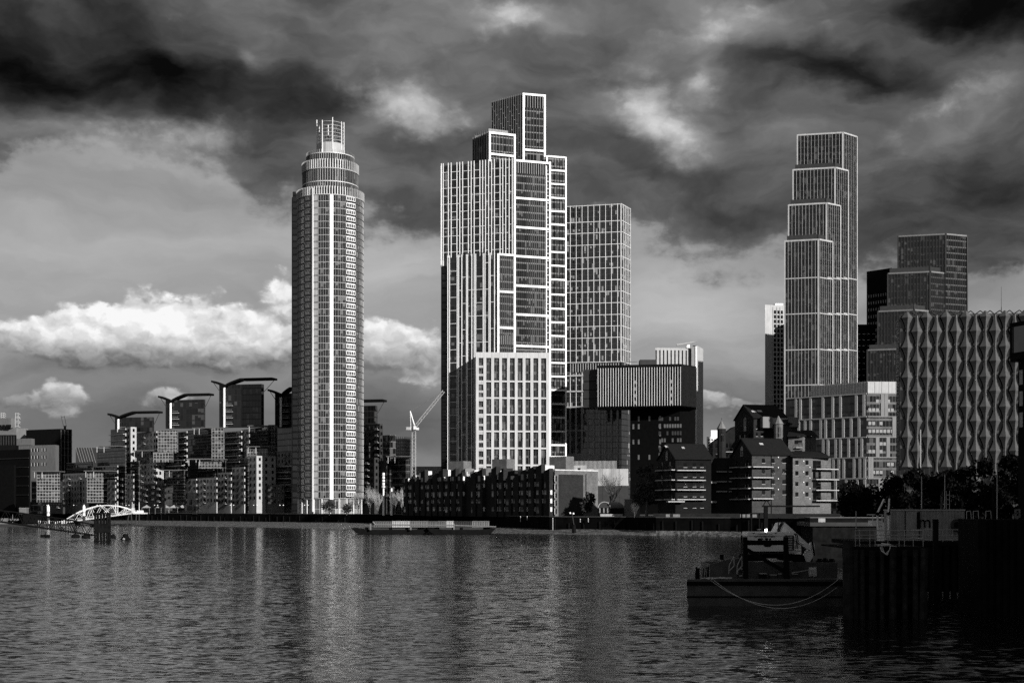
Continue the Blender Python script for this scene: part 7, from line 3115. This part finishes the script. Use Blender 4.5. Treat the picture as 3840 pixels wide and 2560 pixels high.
    mb.face([p + d for p in reversed(L)])
    for p, q in zip(L, L[1:] + L[:1]):
        mb.face([q, p, p + d, q + d])
    mb.build('bucket', BLACK, t)
    mb = MB()
    c = PT(2873, 1987, y + 0.6)
    mb.tube(PT(2873, 1994, y + 0.6), c + Vector((0, 0, -0.05)), 0.05, 0.05, 6)
    mb.build('lamp_post', BLACK, t)
    mb = MB()
    mb.lathe((c.x, c.y), [(0.02, c.z - 0.13), (0.11, c.z - 0.09), (0.14, c.z), (0.11, c.z + 0.09), (0.0, c.z + 0.13)], 12)
    mb.build('beacon', emit('lit beacon', 12.0), t)
    mb = MB()
    mb.tube(PT(2919, 1996, y + 1.0), PT(2919, 1940, y + 1.0), 0.045, 0.04, 6)
    mb.build('exhaust', BLACK, t)
    mb = MB()
    mb.box(X(2849, y), X(2862, y), y + 1.2, y + 1.4, Z(1985.5, y), Z(1984, y))
    mb.build('mirror', PALE, t)


excavator()


# ================================================================== jetty and works yard at the right
PILEW = paint('weathered pile', 0.022, 0.85, 0.8, 1.6, streak=True, spec=0.05)


def jetty():
    y = 104.0
    rng = random.Random(14)
    t = thing('timber_jetty', 'black timber jetty head on thick piles at the right of the river', 'jetty', (X(3320, y), y, 0))
    zt = Z(2050, y)
    W = 8.0
    mb = MB()
    n = 16
    x0, x1 = X(3168, y), X(3483, y)
    for k in range(n):
        yy = y + 0.5 + (W - 0.5) * k / n
        mb.box(x0, x1, yy + 0.02, yy + (W - 0.5) / n - 0.02, zt - 0.12, zt)
    mb.build('deck', BLACKW, t)
    mb = MB()
    mb.box(x0 - 0.1, x1 + 0.1, y, y + 0.45, Z(2084, y), zt + 0.02)
    mb.build('edge_beam', BLACKW, t)
    for px, w, lean in ((3176, 40, 2), (3200, 30, 0), (3230, 20, 1), (3268, 26, 0), (3305, 18, 0), (3345, 27, -1), (3390, 20, 1), (3430, 22, 0), (3462, 30, -6)):
        mb = MB()
        r = w / 2 / FPX * y
        zz = zt - rng.uniform(0.0, 0.3) + (0.6 if px in (3176,) else 0)
        p, q = Vector((X(px + lean, y), y - r * 0.9, -1)), Vector((X(px, y), y - r * 0.9, zz))
        mb.tube(p, q, r * 1.05, r * 0.95, 10)
        mb.build('pile', PILEW, t)
    for r0 in (2130, 2190, 2250):
        mb = MB()
        mb.box(x0, x1, y + 0.05, y + 0.35, Z(r0 + 12, y), Z(r0, y))
        mb.build('waling', BLACKW, t)
    mb = MB()
    mb.box(x0 + 0.2, x1 - 0.2, y + 1.2, y + 1.5, -1, zt - 0.125)
    mb.build('sheeting', BLACKW, t)  # added black sheet, hides bright water between the piles
    for yy in (y + 3, y + 6):
        for px in (3180, 3240, 3310, 3380, 3450):
            mb = MB()
            mb.tube((X(px, yy), yy, -1), (X(px, yy), yy, zt - 0.13), 0.28, 0.28, 8)
            mb.build('pile', PILEW, t)
    # railing
    rl = thing('jetty_railing', 'thin steel pipe railing round the timber jetty head', 'railing', PT(3330, 2047, y))
    ya = y + 0.6
    RA = paint('railing steel', 0.25, 0.5, 0.3, 2)
    for px in (3208, 3224, 3262, 3282, 3330, 3372, 3392, 3425, 3462):
        mb = MB()
        mb.tube((X(px, ya), ya, zt), (X(px, ya), ya, Z(1988, ya)), 0.032, 0.032, 6)
        mb.build('post', RA, rl)
    for r in (1988, 2006, 2018):
        mb = MB()
        mb.path([PT(3206, r, ya), PT(3463, r, ya), PT(3463, r, ya) + Vector((0, 3, 0))], 0.032, 5)
        mb.build('rail', RA, rl)
    rc = thing('rope_coil', 'tangle of pale rope draped over the edge of the timber jetty head', 'rope', PT(3318, 2050, y))
    mb = MB()
    pts = [Vector((X(rng.gauss(3318, 12), y), y - 0.25 + rng.uniform(-0.1, 0.5), zt + 0.05 + abs(rng.gauss(0, 0.10)))) for _ in range(70)]
    mb.path(pts, 0.022, 4)
    rp = paint('old rope', 0.5)
    mb.build('coil', rp, rc)
    mb = MB()
    for k in range(4):
        q = [PT(3300 + 3 * k, 2050, y - 0.35), PT(3306 + 4 * k, 2066 + 3 * k, y - 0.4), PT(3322 + 2 * k, 2074 + 2 * k, y - 0.4), PT(3336, 2060, y - 0.4), PT(3340 - k, 2049, y - 0.35)]
        mb.path(q, 0.022, 4)
    mb.build('hanging_loop', rp, rc)
    # second, long jetty behind with the container office
    y2 = 128.0
    t = thing('works_jetty', 'long black works jetty behind the timber head, running out of the photo at the right', 'jetty', (X(3600, y2), y2, 0))
    z2 = Z(2030, y2)
    mb = MB()
    mb.box(X(3230, y2), X(4500, y2), y2, y2 + 12, z2 - 0.4, z2)
    mb.build('deck', BLACK, t)
    for k in range(22):
        px = 3330 + 28 * k
        mb = MB()
        mb.tube((X(px, y2), y2 + 0.4, -1), (X(px, y2), y2 + 0.4, z2 - 0.405), 0.3, 0.3, 8)
        mb.build('pile', BLACKW, t)
    mb = MB()
    mb.box(X(3470, y2), X(4500, y2), y2 + 1.0, y2 + 1.3, 0.5, z2 - 0.405)
    mb.build('blackout_sheet', BLACKW, t)  # dark sheet added to black out the gaps under the deck
    # free standing fender piles
    for px, w, row, yy, lab in ((3511, 17, 1946, 112, 'square black fender pile between the jetty railing and the container'), (3622, 18, 1944, 114, 'black fender pile at the right end of the container')):
        f = thing('fender_pile', lab, 'pile', (X(px, yy), yy, 0), 'black fender piles')
        mb = MB()
        a = w / 2 / FPX * yy
        mb.box(X(px, yy) - a, X(px, yy) + a, yy, yy + 2 * a, -1, Z(row, yy))
        mb.build('post', BLACKW, f)
        mb = MB()
        mb.box(X(px, yy) - a - 0.03, X(px, yy) + a + 0.03, yy - 0.03, yy + 2 * a + 0.03, Z(row + 12, yy), Z(row + 8, yy))
        mb.build('iron_band', BLACK, f)
    # big sheeted dolphin
    yd = 106.0
    t = thing('sheet_pile_dolphin', 'massive black sheet piled dolphin at the right edge', 'dolphin', (X(3760, yd), yd, 0))
    k = 0
    px = 3672.0
    while px < 3990:
        w = 13.0
        a, b = X(px, yd), X(px + w, yd)
        d = 0.0 if k % 2 else 0.25
        mb = MB()
        mb.box(a, b, yd + d, yd + 5, -1, Z(1948 - (2 if k % 3 == 0 else 0), yd))
        mb.build('sheet_pile', BLACKW, t)
        px += w
        k += 1
    # container office with its lettering
    yc = 133.0
    CO = paint('container paint', 0.24, 0.6, 0.35, 0.8, streak=True)
    t = thing('site_container', 'grimy pale corrugated container with a big black letter m on its side', 'container', (X(3475, yc), yc, z2))
    a, b = X(3340, yc), X(3618, yc)
    zc0, zc1 = z2, Z(1909, yc)
    mb = MB()
    n = 48
    for k in range(n):
        xa, xb = a + (b - a) * k / n, a + (b - a) * (k + 1) / n
        mb.box(xa, xb, yc + (0.05 if k % 2 else 0.0), yc + 2.4, zc0 + 0.12, zc1 - 0.12)
    mb.build('corrugated_wall', CO, t)
    mb = MB()
    mb.box(a - 0.05, b + 0.05, yc - 0.05, yc + 2.45, zc1 - 0.118, zc1)
    mb.box(a - 0.05, b + 0.05, yc - 0.05, yc + 2.45, zc0 + 0.002, zc0 + 0.118)
    mb.build('rails', LGREY, t)
    mb = MB()
    mb.box(X(3395, yc), X(3445, yc), yc - 0.06, yc - 0.004, zc0 + 0.13, Z(1918, yc))
    mb.build('door', CO, t)
    for px in (3394, 3446):
        mb = MB()
        mb.box(X(px - 1.2, yc), X(px + 1.2, yc), yc - 0.10, yc - 0.004, zc0 + 0.13, Z(1916, yc))
        mb.build('door_jamb', BLACK, t)
    text_mesh('m', 1.75, BLACK, t, 'lettering', Vector((X(3467, yc), yc - 0.08, Z(1957, yc))), (1, 0, 0), (0, 0, 1), 0.02)
    mb = MB()
    mb.box(X(3437, yc), X(3449, yc), yc - 0.12, yc - 0.065, Z(1985, yc), Z(1919, yc))
    mb.build('panel', BLACK, t)
    hr = thing('hose_reel', 'round grey cable reel hanging in front of the container', 'reel', PT(3588, 1968, yc - 0.5))
    c = PT(3588, 1968, yc - 0.5)
    mb = MB()
    N = 20
    for r, m_ in ((0.55, 0.10), (0.4, 0.12)):
        mb.path([c + Vector((math.cos(6.2832 * k / N) * r, 0, math.sin(6.2832 * k / N) * r)) for k in range(N + 1)], m_, 6)
    mb.build('hoops', DGREY, hr)
    mb = MB()
    mb.tube(c + Vector((0, -0.12, 0)), c + Vector((0, 0.3, 0)), 0.3, 0.3, 14)
    mb.build('hub', BLACK, hr)
    # railing of the works jetty
    rl = thing('works_railing', 'long steel pipe railing along the front of the works jetty', 'railing', PT(3560, 2030, y2))
    for k in range(11):
        px = 3466 + 36 * k
        mb = MB()
        mb.tube((X(px, y2), y2 + 0.15, z2), (X(px, y2), y2 + 0.15, Z(1985, y2)), 0.035, 0.035, 6)
        mb.build('post', RA, rl)
    for r in (1985, 2007, 2016):
        mb = MB()
        mb.path([PT(3440, r, y2 + 0.15), PT(3900, r, y2 + 0.15)], 0.035, 5)
        mb.build('rail', RA, rl)
    # deck crane with twin arms
    yk = 131.0
    CR = paint('crane paint', 0.7, 0.5, 0.25, 2)
    t = thing('deck_crane', 'pale two armed hydraulic deck crane left of the container', 'crane', PT(3290, 2030, yk))
    mb = MB()
    mb.box(X(3272, yk), X(3310, yk), yk, yk + 1.6, Z(1970, yk), Z(1951, yk))
    mb.build('cab_base', CR, t)
    mb = MB()
    for px in (3273, 3290, 3308):
        mb.box(X(px - 1.2, yk), X(px + 1.2, yk), yk, yk + 0.1, Z(1951, yk), Z(1930, yk))
    for r in (1937, 1943):
        mb.box(X(3275, yk), X(3307, yk), yk + 0.12, yk + 0.16, Z(r + 1, yk), Z(r, yk))
    mb.build('cab_frame', CR, t)
    mb = MB()
    mb.box(X(3268, yk), X(3312, yk), yk - 0.1, yk + 1.7, Z(1930, yk), Z(1928, yk))
    mb.build('cab_roof', CR, t)
    for line in (((3292, 1985), (3290, 1925), (3315, 1870)), ((3331, 2012), (3332, 1925), (3335, 1868))):
        mb = MB()
        for (p, q), w_ in zip(zip(line[:-1], line[1:]), (0.12, 0.11)):
            mb.tube(PT(*p, yk - 0.3), PT(*q, yk - 0.3), w_, w_ * 0.8, 6)
        mb.build('arm', CR, t)
        mb = MB()
        c = PT(*line[1], yk - 0.3)
        mb.tube(c - Vector((0, 0.2, 0)), c + Vector((0, 0.2, 0)), 0.17, 0.17, 8)
        mb.build('knuckle', BLACK, t)
        mb = MB()
        a_ = PT(*line[1], yk - 0.3).lerp(PT(*line[2], yk - 0.3), 0.55)
        mb.tube(PT(line[1][0] + 4, line[1][1] + 4, yk - 0.4), a_ + Vector((0.1, -0.15, 0)), 0.05, 0.05, 6)
        mb.build('ram', BLACK, t)
    mb = MB()
    mb.box(X(3300, yk), X(3318, yk), yk + 0.1, yk + 1.2, z2, Z(1970, yk))
    mb.build('pedestal', CR, t)
    # floating pontoon in mid river
    yp = 215.0
    t = thing('river_pontoon', 'flat concrete pontoon with a low black shed, left of the deck crane', 'pontoon', (X(3150, yp), yp, 0))
    mb = MB()
    mb.box(X(3038, yp), X(3330, yp), yp, yp + 10, Z(1972, yp), Z(1957.5, yp))
    mb.build('deck_slab', DGREY, t)
    mb = MB()
    mb.box(X(3050, yp), X(3330, yp), yp + 0.4, yp + 9, -0.5, Z(1972, yp) - 0.004)
    mb.build('pile_wall', BLACKW, t)
    mb = MB()
    mb.box(X(3042, yp), X(3330, yp), yp + 1, yp + 5, Z(1957, yp), Z(1941, yp))
    mb.build('shed', BLACK, t)
    mb = MB()
    mb.box(X(3042, yp), X(3330, yp), yp + 0.8, yp + 5.2, Z(1940.9, yp), Z(1939, yp))
    mb.build('shed_roof', GREY, t)
    mb = MB()
    mb.box(X(3074, yp), X(3100, yp), yp + 0.93, yp + 0.996, Z(1957, yp), Z(1941.5, yp))
    mb.build('notice_board', CONC, t)
    # landing gantry in the shade behind the excavator
    yg = 330.0
    t = thing('river_gantry', 'dark pipe gantry with a triangular head on the quay behind the excavator', 'gantry', (X(2872, yg), yg, 0))
    mb = MB()
    mb.box(X(2866, yg), X(2880, yg), yg, yg + 0.9, -1, Z(1895, yg))
    mb.build('post', BLACK, t)
    mb = MB()
    mb.path([PT(2862, 1897, yg), PT(2874, 1872, yg), PT(2890, 1897, yg)], 0.12, 5)
    mb.build('a_head', BLACK, t)
    mb = MB()
    mb.box(X(2858, yg), X(3075, yg), yg - 0.1, yg + 0.5, Z(1900, yg), Z(1894, yg))
    mb.build('beam', BLACK, t)
    mb = MB()
    mb.box(X(2780, yg), X(2866, yg), yg + 0.2, yg + 3, Z(1926, yg), Z(1922, yg))
    mb.build('walkway', BLACK, t)
    for px in (2784, 2820, 2850):
        mb = MB()
        mb.tube((X(px, yg), yg + 1, -1), (X(px, yg), yg + 1, Z(1926, yg)), 0.2, 0.2, 6)
        mb.build('leg', BLACK, t)
    # flag poles and masts
    for px, r0, r1, yy, lab in ((3543, 1908, 1778, yc + 1, 'tall white mast with a small ladder on the container roof'), (3456, 1908, 1785, yc + 4, 'thin pale mast behind the container, left of the taller one'),
                                (3739, 1948, 1740, yd + 2, 'white banded mast on the sheet piled dolphin'), (3452, 1895, 1610, 330, 'slim tall mast rising in front of the sails'), (3210, 1985, 1915, y + 1, 'thin upright pole at the left corner of the jetty railing')):
        q = thing('mast', lab, 'mast', PT(px, r0, yy), 'masts around the works jetty')
        mb = MB()
        mb.tube(PT(px, r0, yy), PT(px, r1, yy), 0.045 * yy / 110, 0.035 * yy / 110, 6)
        mb.build('pole', LGREY, q)
        mb = MB()
        mb.tube(PT(px, r0, yy), PT(px, r0 - 3, yy), 0.12, 0.12, 8)
        mb.build('foot', BLACK, q)
        if px == 3543:
            mb = MB()
            for a_ in (3549, 3561):
                mb.tube(PT(a_, 1908, yy), PT(a_, 1840, yy), 0.03, 0.03, 5)
            for r in (1855, 1872, 1890):
                mb.tube(PT(3549, r, yy), PT(3561, r, yy), 0.025, 0.025, 5)
            mb.build('ladder', LGREY, q)
    q = thing('jetty_lamp', 'old curved lamp head on a dark post at the right edge', 'lamp', PT(3722, 1948, yd + 2.5))
    mb = MB()
    mb.tube(PT(3724, 1948, yd + 2.5), PT(3724, 1812, yd + 2.5), 0.10, 0.08, 8)
    mb.build('post', BLACK, q)
    mb = MB()
    mb.tube(PT(3724, 1812, yd + 2.5), PT(3708, 1800, yd + 2.5), 0.09, 0.06, 8)
    mb.build('lamp_head', GREY, q)
    q = thing('notice_sign', 'small white notice board with two black symbols on the dolphin at the right edge', 'sign', PT(3821, 1948, yd + 0.5))
    mb = MB()
    mb.box(X(3811, yd), X(3832, yd), yd + 0.30, yd + 0.36, Z(1940, yd), Z(1908, yd))
    mb.build('board', GREY, q)
    for r in (1917, 1930):
        mb = MB()
        mb.box(X(3818, yd), X(3825, yd), yd + 0.28, yd + 0.297, Z(r + 3, yd), Z(r - 4, yd))
        mb.build('symbol', BLACK, q)
    mb = MB()
    mb.box(X(3812, yd), X(3831, yd), yd + 0.28, yd + 0.297, Z(1924.5, yd), Z(1923, yd))
    mb.build('divider', BLACK, q)
    for px in (3813, 3828):
        mb = MB()
        mb.tube((X(px, yd), yd + 0.42, Z(1950, yd)), (X(px, yd), yd + 0.42, Z(1908, yd)), 0.04, 0.04, 6)
        mb.build('leg', BLACK, q)
    q = thing('hoop_rail', 'pale bent pipe rail between the container and the sheet piled dolphin', 'railing', PT(3680, 1945, yd + 3))
    for a_, b_ in ((3625, 3640), (3650, 3668), (3697, 3715)):
        mb = MB()
        mb.path([PT(a_, 1950, yd + 3), PT(a_, 1916, yd + 3), PT(b_, 1915, yd + 3), PT(b_ + 3, 1950, yd + 3)], 0.03, 5)
        mb.build('hoop', LGREY, q)


jetty()


# ================================================================== unseen block added beyond the right edge of the photograph, whose shade falls on the jetty
def shade_blocker():
    t = thing('added_shade_block', 'unseen dark brick warehouse on the near bank beyond the right edge of the photo', 'blocker', (98, 40, 0))
    wall = brick('warehouse brick', 0.06)
    mb = MB()
    mb.prism([Vector((78, -10)), Vector((120, -10)), Vector((120, 112)), Vector((78, 112))], 0, 62, roof_slot=1)
    mb.build('wall', [wall, ROOF], t)
    f = Face(Vector((78, 112)), Vector((78, -10)))
    w = Many('window', BLACKGL, t)
    for k in range(22):
        for i in range(9):
            w.add(lambda mb: f.box(mb, 3 + 5.4 * k, 5.2 + 5.4 * k, 5 + 4.4 * i, 7.6 + 4.4 * i, 0.01, 0.08))
    w.done()


shade_blocker()
